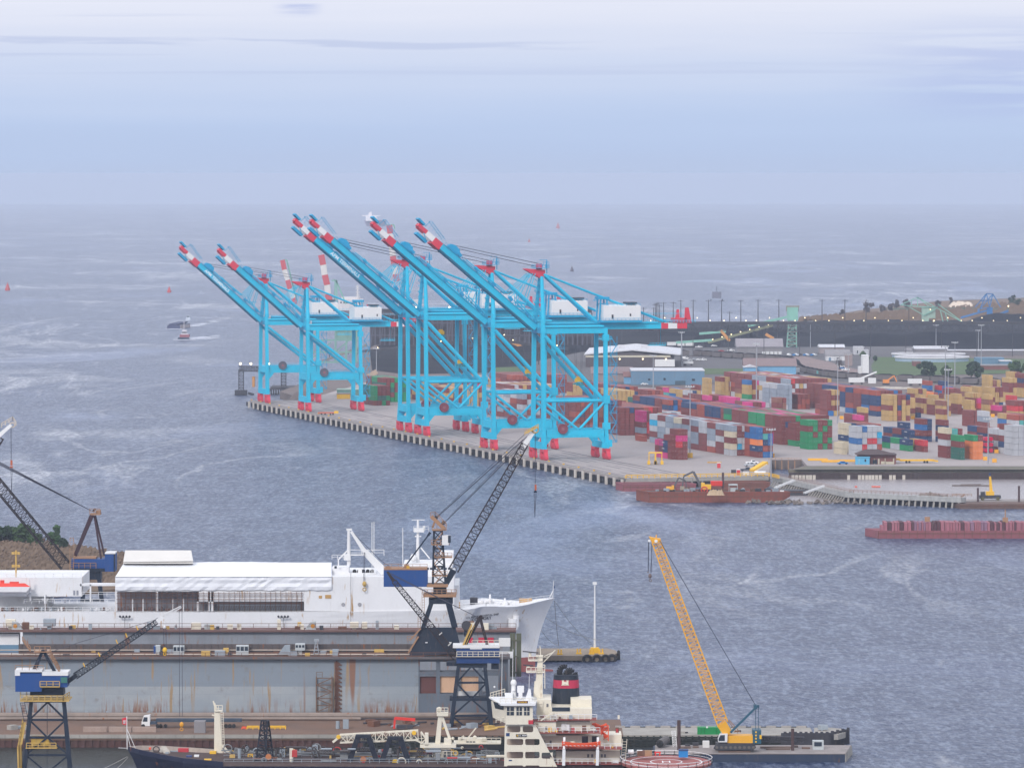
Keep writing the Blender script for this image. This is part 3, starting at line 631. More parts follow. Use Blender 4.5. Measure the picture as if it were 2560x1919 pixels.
# ---------------------------------------------------------------- containers
CC = {'maroon': (.20,.05,.045), 'rust red': (.33,.075,.05), 'brown': (.24,.10,.07), 'white': (.44,.45,.48), 'pale grey': (.26,.30,.36), 'tan': (.46,.30,.12), 'navy': (.025,.055,.14),
      'blue': (.03,.14,.36), 'light blue': (.02,.36,.60), 'green': (.02,.25,.10), 'dark green': (.03,.13,.10), 'magenta': (.55,.045,.20), 'orange': (.75,.24,.08), 'red': (.52,.04,.05), 'cream': (.58,.51,.38), 'teal': (.08,.36,.34)}
CN = list(CC)
def cmat(n): return mat('container_'+n.replace(' ', '_'), CC[n], .6, wear=.34, scale=.4, rust=.2, dirt=(.07,.05,.05))
CL_, CW, CHT = 12.0, 2.38, 2.78
def cont_geo(b, O, X, Y, mi, L_=CL_):       # O front left bottom corner, X across, Y away
    b.m(mi); Z = V((0, 0, 1)); p = O+X*.06; w_ = CW-.12
    b.hexa([p+Y*.05, p+X*w_+Y*.05, p+X*w_+Y*(L_-.05), p+Y*(L_-.05)]+[q+Z*CHT for q in (p+Y*.05, p+X*w_+Y*.05, p+X*w_+Y*(L_-.05), p+Y*(L_-.05))])
    return b
def cont_mesh(nm):
    key = 'cont_'+nm
    if key in bpy.data.meshes: return bpy.data.meshes[key]
    b = MB(); X, Y = V((1, 0, 0)), V((0, 1, 0))
    # corrugated long sides, ribbed roof, corner posts, door bars and handles
    n = 22; L_ = CL_-.3; pr = []
    b.box(0, 0, 0, .16, .16, CHT); b.box(CW-.16, 0, 0, CW, .16, CHT); b.box(0, CL_-.16, 0, .16, CL_, CHT); b.box(CW-.16, CL_-.16, 0, CW, CL_, CHT)
    for x in (0, CW-.12): b.box(x, .16, 0, x+.12, CL_-.16, .18); b.box(x, .16, CHT-.14, x+.12, CL_-.16, CHT)
    b.box(.16, 0, 0, CW-.16, .12, .18); b.box(.16, 0, CHT-.16, CW-.16, .12, CHT)
    for k in range(n):
        y0 = .16+k*(CL_-.32)/n; y1 = y0+(CL_-.32)/n; ym = (y0+y1)/2
        b.box(.10, y0, .18, .14, ym, CHT-.14); b.box(.03, ym, .18, .14, y1, CHT-.14)
        b.box(CW-.14, y0, .18, CW-.10, ym, CHT-.14); b.box(CW-.14, ym, .18, CW-.03, y1, CHT-.14)
    b.box(.14, .10, .15, CW-.14, CL_-.05, CHT-.05)
    b.box(CW/2-.03, .03, .2, CW/2+.03, .10, CHT-.18)
    for x in (.45, .95, 1.5, 2.0): b.tube((x, .06, .2), (x, .06, CHT-.2), .035, 4)
    if nm == 'navy': b.m(1); [b.box(-.02, 4.6+k*.9, 1.5, .02, 5.2+k*.9, 2.0) for k in range(4)]
    if nm == 'tan': b.m(2); b.box(-.02, 5.6, .7, .02, 6.2, 1.9)
    b.m(1)
    for x in (.6, 1.75): b.box(x, .02, 1.0, x+.25, .10, 1.2)
    me = bpy.data.meshes.new(key); me.from_pydata(b.v, [], b.f); me.materials.append(cmat(nm)); me.materials.append(mat('container_mark', (.5, .5, .5), .7, wear=0)); me.materials.append(mat('dark_mark', (.08, .06, .04), .7, wear=0)); me.polygons.foreach_set('material_index', b.mi); me.update(); return me
ORD = ['first', 'second', 'third', 'fourth', 'fifth', 'sixth', 'seventh', 'eighth', 'ninth', 'tenth', 'eleventh', 'twelfth', 'thirteenth', 'fourteenth', 'fifteenth']
TIER = ['bottom', 'second', 'third', 'fourth', 'fifth', 'sixth']
YA = R(16.8); yx = V((math.cos(YA), math.sin(YA), 0)); yy = V((-math.sin(YA), math.cos(YA), 0))
ALLC = []
rc = random.Random(11)
def pick(pal):
    t = sum(w for _, w in pal); r_ = rc.random()*t
    for n, w_ in pal:
        r_ -= w_
        if r_ <= 0: return n
    return pal[0][0]
def block(desc, px, py, tiers, cols, bays, pal, rows=None, side=None, hf=None, drop=0.0):
    # px, py: the top front left corner of a stack of that many tiers; columns run right, bays run away
    f = P(px, py, ZD+.1+tiers*2.9); O = V((f.x, f.y, ZD+.1))
    for c in range(cols):
        for k in range(bays):
            h = hf(c, k) if hf else tiers
            if drop and rc.random() < drop: h = max(1, h-rc.choice((1, 1, 2)))
            for t in range(h):
                vis = 2 if k == 0 else (1.6 if c == 0 else (.35 if t == h-1 else (0 if not (hf or drop) else .3)))
                if vis == 0: continue
                nm = None
                if k == 0 and rows and (tiers-1-t) < len(rows) and c < len(rows[tiers-1-t]): nm = KEY.get(rows[tiers-1-t][c])
                if c == 0 and side and k > 0 and (tiers-1-t) < len(side) and k-1 < len(side[tiers-1-t]): nm = KEY.get(side[tiers-1-t][k-1])
                nm = nm or pick(pal)
                ALLC.append((vis/ (O.y/2300)**2, desc, nm, O+yx*(c*2.55)+yy*(k*12.75)+V((0, 0, t*2.9)), c, k, t))
KEY = dict(m='maroon', r='rust red', b='brown', w='white', y='pale grey', t='tan', n='navy', u='blue', c='light blue', g='green', d='dark green', p='magenta', o='orange', e='red', k='cream', l='teal')
def ab(X, Y): return 1500+X/5.5275, 900+Y/5.5275
def bb(X, Y): return 1850+X/5.5275, 900+Y/5.5275
def cc(X, Y): return 2160+X/5.5275, 900+Y/5.5275
mw = [('maroon', 5), ('white', 3), ('pale grey', 3), ('rust red', 2), ('light blue', .4)]
mm = [('maroon', 8), ('rust red', 2), ('brown', 1), ('navy', .6)]
tm = [('tan', 7), ('maroon', 3), ('brown', .6), ('navy', .4)]
nm_ = [('navy', 4), ('rust red', 4), ('maroon', 3), ('blue', 1)]
gm = [('green', 4), ('maroon', 4), ('magenta', 1.5), ('dark green', .6)]
mix = [('maroon', 4), ('rust red', 2), ('tan', 2), ('magenta', 1), ('navy', 1), ('green', .8), ('white', 1), ('blue', .8), ('teal', .4)]
block('the long white and maroon block', *ab(1828, 905), 5, 5, 10, mw, ['ymwwk'[::1], 'kmmmw', 'mwwmw', 'kcwry', 'wmmrk'], ['ymwymkymwy', 'mywmyyywcm', 'wymywmwywm', 'mwmyymwymw', 'mrmmyymmyy'])
block('the multicoloured end beside the white block', *bb(250, 930), 5, 3, 3, [('navy', 3), ('maroon', 3), ('blue', 2), ('rust red', 2)], ['umm', 'ulu', 'onu', 'nrm', 'muu'])
block('the small magenta and maroon stack by the light mast', *ab(990, 1035), 4, 3, 1, mm, ['mpp', 'mem', 'mmm', 'mmm'])
block('the top of the small magenta stack', *ab(1075, 955), 5, 2, 1, mm, ['mm', 'pp', 'em', 'mm', 'mm'])
block('the magenta and navy side of the small stack', *ab(930, 1110), 3, 1, 1, [('magenta', 1)], ['n', 'n', 'p'])
block('the magenta edge of the small stack', *ab(868, 1100), 3, 1, 1, [('magenta', 1)], ['p', 'm', 'p'])
block('the maroon block behind the nearest crane', *ab(285, 655), 5, 9, 7, mm, ['mmnmmremm', 'mmmbmmmmk', 'mmmmmmmmm', 'mmmmmmmmm', 'mmmmmmmmm'])
block('the magenta topped stack left of the white block', *ab(585, 700), 5, 2, 1, mm, ['pm', 'pm', 'me', 'ye', 'rm'])
block('the grey roofed row behind the magenta topped stack', *ab(930, 715), 4, 3, 6, [('white', 3), ('maroon', 2), ('pale grey', 2)])
block('the single box beside the magenta topped stack', *ab(590, 1045), 1, 1, 1, mm)
block('the navy and rust red block behind the white one', *ab(1770, 665), 5, 8, 6, nm_, ['mmrmrmmm', 'mommmmmm'], ['nnrnnm', 'nnrrmm'])
block('the navy fronted block in the middle of the yard', *ab(955, 548), 5, 7, 5, nm_, ['rnrnnrr', 'numnnmm'], ['mnnmr', 'mnnnm'])
block('the orange and brown stack behind the white block', *ab(1725, 712), 4, 3, 1, [('brown', 2), ('maroon', 1)], ['boo', 'bom', 'mmm'])
block('the white and brown boxes behind the long block', *ab(1930, 830), 3, 3, 3, mw)
block('the long far block with the patterned roof', *bb(655, 258), 5, 11, 9, [('maroon', 6), ('white', 2), ('tan', 2), ('magenta', .6), ('rust red', 1)], ['yemmmmmmmmt'], ['mmyymmmm'])
block('the tan single column by the blue shed', *ab(1497, 248), 4, 1, 1, tm, ['t', 't', 't', 't'])
block('the tan and maroon row behind the magenta row', *ab(1675, 232), 4, 5, 1, tm, ['mttty', 'ttmtt', 'ttmtt', 'ttttt'])
block('the blue topped tan stack', *ab(2050, 275), 4, 2, 2, tm, ['um', 'tm', 'tt', 'gm'])
block('the magenta and maroon low row', *ab(1500, 490), 2, 1, 3, [('magenta', 2), ('maroon', 3)], ['p', 'm'])
block('the second magenta low row', *ab(1700, 490), 2, 2, 2, mm)
block('the magenta box row by the tall mast', *ab(1830, 515), 2, 2, 3, [('magenta', 4), ('maroon', 2)])
block('the magenta row before the green roofed block', *ab(2060, 580), 2, 4, 2, [('magenta', 4), ('maroon', 3), ('navy', 1)])
block('the maroon and tan stack beside the blue shed', *ab(1345, 340), 3, 1, 1, mm)
block('the low maroon rows in front of the blue shed', *ab(1230, 420), 2, 3, 5, mix)
block('the teal box row by the parked cars', *ab(975, 385), 2, 1, 1, [('teal', 1)])
block('the white and maroon low row before the teal box', *ab(660, 415), 2, 4, 2, mm)
block('the tan block behind the nearest crane', *ab(190, 420), 4, 5, 3, [('tan', 8), ('maroon', 1)], ['ttttt', 'ttttt'])
block('the green and orange row beside the tan block', *ab(470, 515), 3, 2, 1, [('green', 1), ('orange', 1)], ['do', 'mm'])
block('the blue and tan row behind the tan block', *ab(300, 365), 4, 4, 6, nm_)
block('the grey column stack near the tall mast', *bb(610, 340), 5, 2, 3, [('pale grey', 5), ('white', 2)], ['yy', 'yy', 'yy'])
block('the tan stack near the tall mast', *bb(480, 345), 4, 2, 1, tm, ['tt', 'mm', 'tt', 'tt'])
block('the white and red boxes near the grey column', *bb(810, 312), 4, 2, 1, mix, ['ew', 'yy', 'mm'])
block('the navy and tan low stack near the round mast', *bb(1000, 385), 3, 1, 1, [('navy', 1), ('tan', 1)], ['n', 't', 'm'])
block('the maroon stack in the middle gap', *bb(800, 470), 3, 3, 2, mm)
block('the maroon topped pair before the middle gap', *bb(530, 520), 3, 2, 1, [('maroon', 4), ('brown', 2)])
block('the maroon stack with round marks', *bb(1205, 412), 5, 3, 1, tm, ['mtt', 'mmm', 'mtt', 'mmm', 'mmt'])
block('the low rust red stack before the round marks', *bb(1140, 610), 2, 2, 1, mm)
block('the navy and blue low boxes by the mast', *bb(1240, 700), 1, 2, 1, [('blue', 1), ('tan', 1)], ['ut'])
block('the long navy and rust red block', *bb(1893, 420), 5, 6, 9, nm_, ['rmmmum', 'nnmmmm', 'nnmmmm', 'rnmmmm', 'nnmmmm'], ['rrnrnnmmm', 'nmmnnnmmm', 'nmmnnnmmm', 'umrnnnmmm', 'nnuwnnmmm'])
block('the tan chequered block', *cc(345, 478), 5, 5, 1, tm, ['ttmmn', 'ttmtm', 'mtntt', 'ttrtt', 'ttmtm'])
block('the low right end of the tan chequered block', *cc(655, 520), 4, 1, 1, tm)
block('the last column of the tan chequered block', *cc(735, 652), 2, 1, 1, tm)
block('the green roofed maroon block', *bb(575, 770), 5, 10, 7, [('maroon', 3), ('magenta', 2.5), ('green', 1.5), ('dark green', .5)], ['mmmgmmmmmm', 'mgmmmmmmmm', 'mmmmmmmmmm', 'mgmmmmmmmm', 'mmmmmmmmmm'], ['mggmmdm', 'mggmmgm', 'mgmmmmm'])
block('the bright green front stack', *bb(945, 828), 5, 5, 1, gm, ['ggmmg', 'mgmgm', 'gmgmm', 'gggmg', 'ggmgm'])
block('the maroon column left of the green stack', *bb(775, 870), 4, 1, 2, mm, ['m', 'm', 'm', 'g'])
block('the cream stack beside the brick building', *bb(1475, 872), 5, 2, 1, [('cream', 5), ('navy', 1)], ['kn', 'kr', 'nu', 'ku', 'km'])
block('the grey and white block behind the brick building', *bb(1625, 912), 5, 5, 1, mw, ['wuwww', 'wwwwc', 'uweey', 'wewwr', 'wwwww'])
block('the cream pair by the brick building', *bb(1415, 1138), 2, 1, 1, [('cream', 1)], ['k', 'k'])
block('the rust red row behind the cream stack', *bb(1690, 885), 4, 4, 2, mm)
block('the magenta and maroon low stack in the wide gap', *bb(1660, 760), 2, 1, 2, [('maroon', 1)], ['p', 'm'])
block('the tan top box over the magenta low stack', *bb(1720, 655), 3, 1, 1, [('tan', 1)], ['t', 'm', 'm'])
block('the green and navy low rows', *cc(615, 1095), 2, 1, 4, [('green', 3), ('navy', 2), ('white', 1)], ['n', 'g'], ['gnm', 'wgm'])
block('the navy stack behind the green low rows', *cc(640, 965), 3, 2, 3, [('navy', 5), ('maroon', 1)])
block('the blue topped navy stack', *cc(580, 862), 4, 1, 1, [('navy', 3), ('blue', 2)])
block('the maroon topped navy stack', *cc(815, 812), 4, 2, 1, [('navy', 1), ('maroon', 1)], ['mn', 'un', 'mm', 'nn'])
block('the maroon box over the navy row', *cc(1110, 825), 4, 1, 1, [('maroon', 1), ('navy', 2)], ['m', 'n', 'm', 'n'])
block('the tan pair beside the red boxes', *cc(755, 1092), 2, 1, 1, [('tan', 1)])
block('the red topped pair beside the tan boxes', *cc(822, 1105), 2, 1, 1, [('red', 1), ('maroon', 1)], ['e', 'm'])
block('the cream and teal stack', *cc(1150, 935), 5, 1, 1, mm, ['k', 'm', 'w', 'm', 'm'])
block('the teal topped stack beside the cream one', *cc(1235, 945), 3, 2, 1, mm, ['lm', 'wm', 'mm'])
block('the green topped orange stack', *cc(1510, 1035), 4, 2, 1, [('orange', 1)], ['gm', 'oo', 'oo', 'oo'])
block('the dark green column behind the orange stack', *cc(1330, 1040), 4, 1, 1, [('dark green', 1)], ['g', 'm', 'd', 'd'])
block('the navy and maroon boxes behind the orange stack', *cc(1690, 930), 4, 2, 2, [('navy', 2), ('maroon', 3)])
block('the maroon stack before the grey pair', *cc(1470, 695), 3, 2, 1, mm, ['mm', 'mm', 'mm'])
block('the grey pair in the right of the yard', *cc(1680, 705), 4, 1, 1, [('pale grey', 1)], ['w', 'y', 'm', 'm'])
block('the white and maroon stack at the right edge', *cc(2125, 985), 4, 3, 3, [('white', 2), ('maroon', 2), ('navy', .6)], ['www', 'mmm', 'www', 'nnn'], ['wwm', 'mmm', 'nwm', 'wmm'])
block('the top box of the stack at the right edge', *cc(2070, 905), 5, 3, 1, [('white', 1)], ['www'])
block('the maroon top of the stack at the right edge', *cc(2000, 885), 5, 1, 1, [('maroon', 1)], ['m'])
block('the low maroon row behind the right edge stack', *cc(2090, 755), 3, 4, 2, mix, ['rrmm', 'wlmm'])
block('the tan and red stack at the right edge', *cc(2085, 560), 4, 3, 1, tm, ['mmm', 'eem', 'ttt'])
block('the red box stack behind the orange light', *cc(2065, 490), 3, 1, 1, [('red', 1)], ['e', 'm', 'm'])
for i, (x, y, t_, c, k) in enumerate([(1730, 205, 5, 3, 1), (2190, 185, 5, 3, 1), (2060, 160, 5, 2, 1), (2010, 245, 5, 2, 1), (1580, 365, 4, 1, 2), (1440, 370, 4, 1, 1), (1760, 375, 4, 3, 1), (1500, 452, 4, 2, 1), (1730, 475, 4, 1, 1), (1300, 465, 4, 1, 1), (1140, 395, 4, 2, 1), (980, 480, 3, 1, 1), (1210, 485, 3, 1, 1), (930, 540, 3, 2, 2), (1480, 550, 3, 1, 1), (1090, 560, 3, 2, 2), (1260, 590, 2, 2, 2), (790, 405, 4, 1, 2), (1100, 680, 3, 1, 1), (700, 395, 4, 3, 1)]):
    block(['the tall tan stack against the trees', 'the tan stack at the far right corner', 'the high tan stack behind the far right corner', 'the tan stack beside the far right corner', 'the tan pair before the trees', 'the tan column left of the tan pair', 'the maroon and tan stack right of the tan pair', 'the maroon topped tan stack', 'the bright tan column', 'the dull tan column', 'the tan stack under the twin masts', 'the tan box beside the orange row', 'the tan box right of the twin masts', 'the maroon row in the back of the yard', 'the dark tan column', 'the maroon row under the twin masts', 'the low tan boxes in the gap', 'the tan columns beside the orange row', 'the lone tan pair under the mast', 'the tan row behind the chequered block'][i], *cc(x, y), t_, c, k, tm, drop=.2)
block('the rust red and blue pair before the rail line', *cc(900, 285), 3, 1, 1, mm, ['r', 'u', 'm'])
block('the second rust red box before the rail line', *cc(1120, 290), 3, 1, 1, mm)
block('the blue box row under the rail line', *cc(1180, 365), 2, 1, 2, [('blue', 2), ('red', 1)])
block('the orange row in the back of the yard', *cc(915, 445), 3, 2, 2, [('orange', 1), ('rust red', 1)])
block('the red row in the back of the yard', *cc(1330, 395), 2, 1, 2, [('red', 1), ('maroon', 1)])
block('the magenta column in the back of the yard', *cc(1580, 525), 3, 1, 1, [('magenta', 1)], ['p', 'e', 'm'])
block('the magenta and maroon low row at the right', *cc(1860, 630), 2, 4, 1, mm, ['pmmm'])
# behind the cranes
def rb_(X, Y): return 1150+X/5.5275, 900+Y/5.5275
block('the long maroon block behind the cranes', *rb_(720, 205), 4, 14, 4, [('maroon', 9), ('rust red', 1)])
block('the tan and white rows behind the cranes', *rb_(700, 345), 4, 12, 4, [('maroon', 4), ('tan', 3), ('white', 2)])
block('the white and rust red block between the cranes', *rb_(870, 470), 5, 8, 6, mw)
block('the tan block between the cranes', *rb_(1640, 320), 3, 4, 2, tm)
block('the maroon block behind the nearest crane legs', *rb_(1600, 560), 6, 10, 5, mm)
def r8(X, Y): return 880+X/5.5275, 700+Y/5.5275
block('the green and maroon block at the far end of the yard', *r8(420, 1350), 5, 6, 3, [('green', 3), ('dark green', 2), ('maroon', 4)])
block('the left column of the far green and maroon block', *r8(300, 1460), 4, 4, 2, [('green', 2), ('dark green', 2), ('maroon', 4)])
block('the tan block at the far end of the yard', *r8(980, 1400), 4, 9, 3, tm)
block('the second tan block at the far end of the yard', *r8(1290, 1490), 4, 9, 4, tm)
block('the maroon rows at the far end of the yard', *r8(1500, 1370), 4, 8, 3, [('maroon', 3), ('magenta', 1), ('tan', 1)])
ALLC.sort(key=lambda a: -a[0])
seen = set()
stuffb = MB(); NI = 300
grp = 'containers stacked in the yard'
cnt = 0
for sc, desc, nm, O, c, k, t in ALLC:
    key = (desc, c, k, t)
    if cnt < NI:
        o = bpy.data.objects.new('shipping_container', cont_mesh(nm)); scn.collection.objects.link(o); o.location = O; o.rotation_euler = (0, 0, YA)
        d = desc[4:] if desc.startswith('the ') else desc
        if k == 0: lb = f"{nm} container, {TIER[t]} tier, {ORD[c]} column of {d}"
        else: lb = f"{nm} container, {TIER[t]} tier, {ORD[k]} bay of {d}" if c == 0 else f"{nm} container, {ORD[c]} column, {ORD[k]} bay, {d}"
        o['label'] = lb; o['category'] = 'container'; o['group'] = grp; cnt += 1
    else: cont_geo(stuffb, O, yx, yy, CN.index(nm))
stuffb.build('shipping_container', [cmat(n) for n in CN], label='the many smaller coloured containers stacked deeper in the yard', cat='container', group=grp, kind='stuff')
print('containers', len(ALLC))
# ---------------------------------------------------------------- coal yard, sheds, rail line, masts
MINT = mat('mint_paint', (.22, .46, .38), .6, wear=.3)
BLUP = mat('machine_blue', (.03, .17, .42), .6, wear=.2)
ROOFW = mat('white_metal_roof', (.55, .55, .58), .5, wear=.25, scale=.2)
DWALL = mat('dark_brown_cladding', (.085, .07, .075), .7, wear=.2)
BWALL = mat('blue_cladding', (.12, .22, .32), .6, wear=.3, scale=.2)
LBW = mat('light_blue_cladding', (.16, .36, .55), .6, wear=.2)
BRK = mat('brick_red', (.20, .085, .075), .9, wear=.3)
RFD = mat('dark_roof', (.085, .06, .06), .9, wear=.3)
GWALL = mat('grey_cladding', (.24, .23, .24), .7, wear=.3)
CRM = mat('cream_trim', (.50, .46, .36), .7)
POL = mat('pole_steel', (.30, .31, .34), .5, wear=.1); WOOD = mat('pole_wood', (.07, .06, .06), .9)
def YG(px, py, z=ZD): return P(px, py, z).y
def GP(px, py, z=ZD): return P(px, py, z)
# coal piles
def pile(name, label, x0, x1, ybase, ytop, depth, m_, seed, cat='coal pile', z=ZD):
    a = GP(x0, ybase, z); c = GP(x1, ybase, z); Y = a.y; h = Q(x0, ytop, Y+depth*.5).z-z
    rr = random.Random(seed); nx, ny = 40, 8; vs = []; fs = []
    ph = [rr.random()*6 for _ in range(4)]
    for j in range(ny+1):
        for i in range(nx+1):
            t = i/nx; s_ = j/ny; q = a.lerp(c, t); e = min(1, t*6, (1-t)*6); pr = 1-abs(s_-.5)*2
            zz = h*min(1, pr*1.5)*e*(.86+.08*math.sin(t*14+ph[0])+.06*math.sin(t*37+ph[1]))+(rr.random()-.5)*.5*(pr > 0)*(e > 0)
            vs.append((q.x, q.y+depth*s_, z-.3+max(0, zz)))
    for j in range(ny):
        for i in range(nx): k = j*(nx+1)+i; fs.append((k, k+1, k+nx+2, k+nx+1))
    MB().add(vs, fs).build(name, m_, label=label, cat=cat)
pile('coal_pile', 'long black coal heap in front of the stacker machines', 2060, 2700, 866, 826, 90, COAL, 1)
pile('coal_pile', 'low black coal heap behind the mint tower', 1560, 2040, 840, 812, 70, COAL, 2)
pile('coal_pile', 'black coal heap left of the mint tower', 1730, 1915, 856, 822, 60, COAL, 3)
pile('coal_pile', 'far black coal heap below the brown headland', 1985, 2480, 815, 798, 90, COAL, 4)
pile('coal_pile', 'steep black coal heap under the blue stacker', 2415, 2760, 810, 781, 70, COAL, 5)
pile('coal_pile', 'dark coal heap behind the middle cranes', 1250, 1560, 880, 862, 60, COAL, 6)
pile('coal_pile', 'brown black spoil heap beyond the end of the quay', 722, 800, 997, 975, 40, SOIL, 7, 'spoil heap')
pile('sand_heap', 'pale sand heap beyond the mint stacker', 2375, 2440, 770, 751, 40, SAND, 8, 'sand heap')
pile('headland_rise', 'dark green rise of the far headland', 2180, 2700, 776, 768, 60, mat('dark_scrub', (.05,.075,.04), .95, wear=.6, scale=.06, streak=False), 9, 'hill')
# conveyor gallery with its string of lamps
t = thing('conveyor_gallery', 'long dark conveyor gallery with a string of lamps across the coal yard', 'conveyor', GP(1600, 870))
Yc = 3650.0
pa = [Q(x, 807.5, Yc) for x in (1555, 2620)]
b = MB(); b.beam(pa[0], pa[1], 3, 2.2); part('gallery_deck', b, DKS, t)
b = MB()
for i in range(60):
    q = pa[0].lerp(pa[1], i/60); q2 = pa[0].lerp(pa[1], (i+1)/60); b.beam(q+V((0, -1.4, -1)), (q+q2)/2+V((0, -1.4, -6)), .35); b.beam((q+q2)/2+V((0, -1.4, -6)), q2+V((0, -1.4, -1)), .35)
    if i % 5 == 0: b.beam(q+V((0, 0, -1)), V((q.x, q.y, ZD)), .45)
b.beam(pa[0]+V((0, -1.4, -6)), pa[1]+V((0, -1.4, -6)), .4); part('gallery_truss', b, DKS, t)
for i in range(36):
    q = pa[0].lerp(pa[1], (i+.5+.15*math.sin(i*5))/36); b = MB(); z = 1.9 if i % 3 else 4.0; b.sphere(q+V((0, -2, z)), .32, 6); part('gallery_lamp', b, LAMP, t)
# mint tower (surge bin)
def fr(name, parent, m_, f): b = MB(); f(b); return part(name, b, m_, parent)
Yt = YG(1975, 870); sc = Yt/FPX
def qp(px, py, Y): return Q(px, py, Y)
t = thing('transfer_tower', 'tall mint green transfer tower rising over the coal yard', 'tower', GP(1978, 868))
def f(b):
    w0 = 4.2
    b.lattice(qp(1979, 868, Yt), qp(1981, 800, Yt), 7.5, 7, 5.5, 6, 7, .35, .2, side=(1, 0, 0))
    c = qp(1981, 800, Yt); b.box(c.x-4.2, Yt-4, c.z, c.x+4.2, Yt+4, qp(1981, 768, Yt).z)
fr('tower_frame', t, MINT, f)
def f(b):
    for k in range(8): c = qp(1980, 862-k*8, Yt); b.box(c.x-4, Yt-3.9, c.z, c.x+4, Yt+3, c.z+.4)
    for dx in (-14, 14): b.beam(qp(1981+dx, 766, Yt), qp(1981+dx, 778, Yt), 1.2)
    b.beam(qp(1965, 766, Yt), qp(1998, 766, Yt), 1.4)
fr('tower_platform', t, mat('rusty_mint', (.24,.22,.19), .8, wear=.5), f)
def inclined(label, p0, p1, Y, m_=None, lampn=0, legs=3, w_=2.0):
    t = thing('inclined_conveyor', label, 'conveyor', qp(p0[0], p0[1], Y), 'inclined coal conveyors')
    a, c = qp(*p0, Y), qp(*p1, Y); b = MB(); b.beam(a, c, w_, w_*.9); part('conveyor_housing', b, m_ or MINT, t)
    b = MB()
    for i in range(legs):
        q = a.lerp(c, (i+1)/(legs+1)); b.beam(q, V((q.x, q.y, ZD)), .6)
    part('trestle_leg', b, DKS, t)
    for i in range(lampn):
        q = a.lerp(c, (i+.5)/lampn); part('conveyor_lamp', MB().sphere(q+V((0, -1.5, 1.6)), .38, 6), LAMP, t)
OLV = mat('olive_steel', (.22, .23, .14), .7, wear=.4)
inclined('olive lamp lit conveyor climbing towards the mint tower', (1770, 856), (1932, 813), Yt+10, OLV, 7)
inclined('pale green conveyor rising behind the lamp lit one', (1870, 815), (1968, 792), Yt+140, MINT, 0)
inclined('low mint conveyor beside the crane tail', (1748, 834), (1815, 828), Yt+40, MINT, 0)
inclined('long mint conveyor above the white trailers', (1690, 856), (1780, 850), Yt, MINT, 0)
inclined('dark conveyor crossing behind the middle cranes', (905, 878), (1300, 838), 3600, DKS, 5, 8)
inclined('lamp lit conveyor behind the right crane legs', (1200, 845), (1420, 872), 3500, DKS, 4, 5)
inclined('rusty conveyor rising behind the left cranes', (800, 905), (918, 862), 3700, mat('rusty_mint', (0,0,0)), 0, 4)
inclined('pale ramp conveyor at the end of the green stacks', (918, 943), (942, 928), YG(930, 945), mat('wood_ramp', (.42,.32,.24), .9), 0, 1, 3.5)
for px0, py0, px1, py1, lb in ((1802, 826, 1824, 852, 'orange tilted chute left of the lamp lit conveyor'), (1914, 835, 1934, 846, 'orange tilted chute beside the small mint shed'), (1280, 855, 1310, 870, 'orange tilted chute seen between the crane legs')):
    MB().beam(qp(px0, py0, Yt-10), qp(px1, py1, Yt-10), 2.2, 2.2).build('chute', mat('orange_chute', (.55,.26,.08), .7), label=lb, cat='chute')
def shed(name, label, cat, x0, x1, yb, yt, m_, roofm, depth=20, gable=0, face=None, doors=(), trim=None, skew=0.0, z=ZD, grp=None):
    a = GP(x0, yb, z); c = V((Q(x1, yb, a.y).x, a.y, z)); h = Q(x0, yt, a.y).z-z; W_ = c.x-a.x
    r_ = thing(name, label, cat, a, grp); dv = V((-skew*depth, depth, 0)); b = MB(); b.prism([a, c, c+dv, a+dv], (0, 0, h)); wo = part('wall', b, m_, r_)
    b = MB(); up = V((0, 0, 1)); e = V((.8, 0, 0)); k = V((0, -.8, 0))
    if gable == 'front':      # ridge runs away from the viewer, the gable faces the camera
        rh = W_*.18; mid = (a+c)/2; b.prism([a-e+k+up*(h+.02), mid+k+up*(h+rh), c+e+k+up*(h+.02), mid+k+up*(h-.0)+up*.01], dv-k*2)
        part('gable', MB().prism([a+up*h, c+up*h, mid+up*(h+rh-.3)], dv), m_, r_)
    elif gable: b.prism([a-e+k+up*h, a-e+dv*.5+up*(h+gable), a-e+dv-k+up*h], c-a+e*2)
    else: b.prism([a-e*.3+k*.3+up*h, c+e*.3+k*.3+up*h, c+dv+up*h, a+dv+up*h], up*.5)
    part('roof', b, roofm, r_)
    for (dx0, dx1, dz0, dz1, dm) in doors:
        q0 = a.lerp(c, dx0); q1 = a.lerp(c, dx1); b = MB(); b.box(q0.x, a.y-.25, z+dz0*h, q1.x, a.y+.02, z+dz1*h); part('door' if dz0 < .05 else 'window', b, dm, wo)
    if trim: b = MB(); b.box(a.x, a.y-.2, z+h*.70, c.x, a.y+.02, z+h*.82); part('trim_band', b, trim, wo)
    return r_
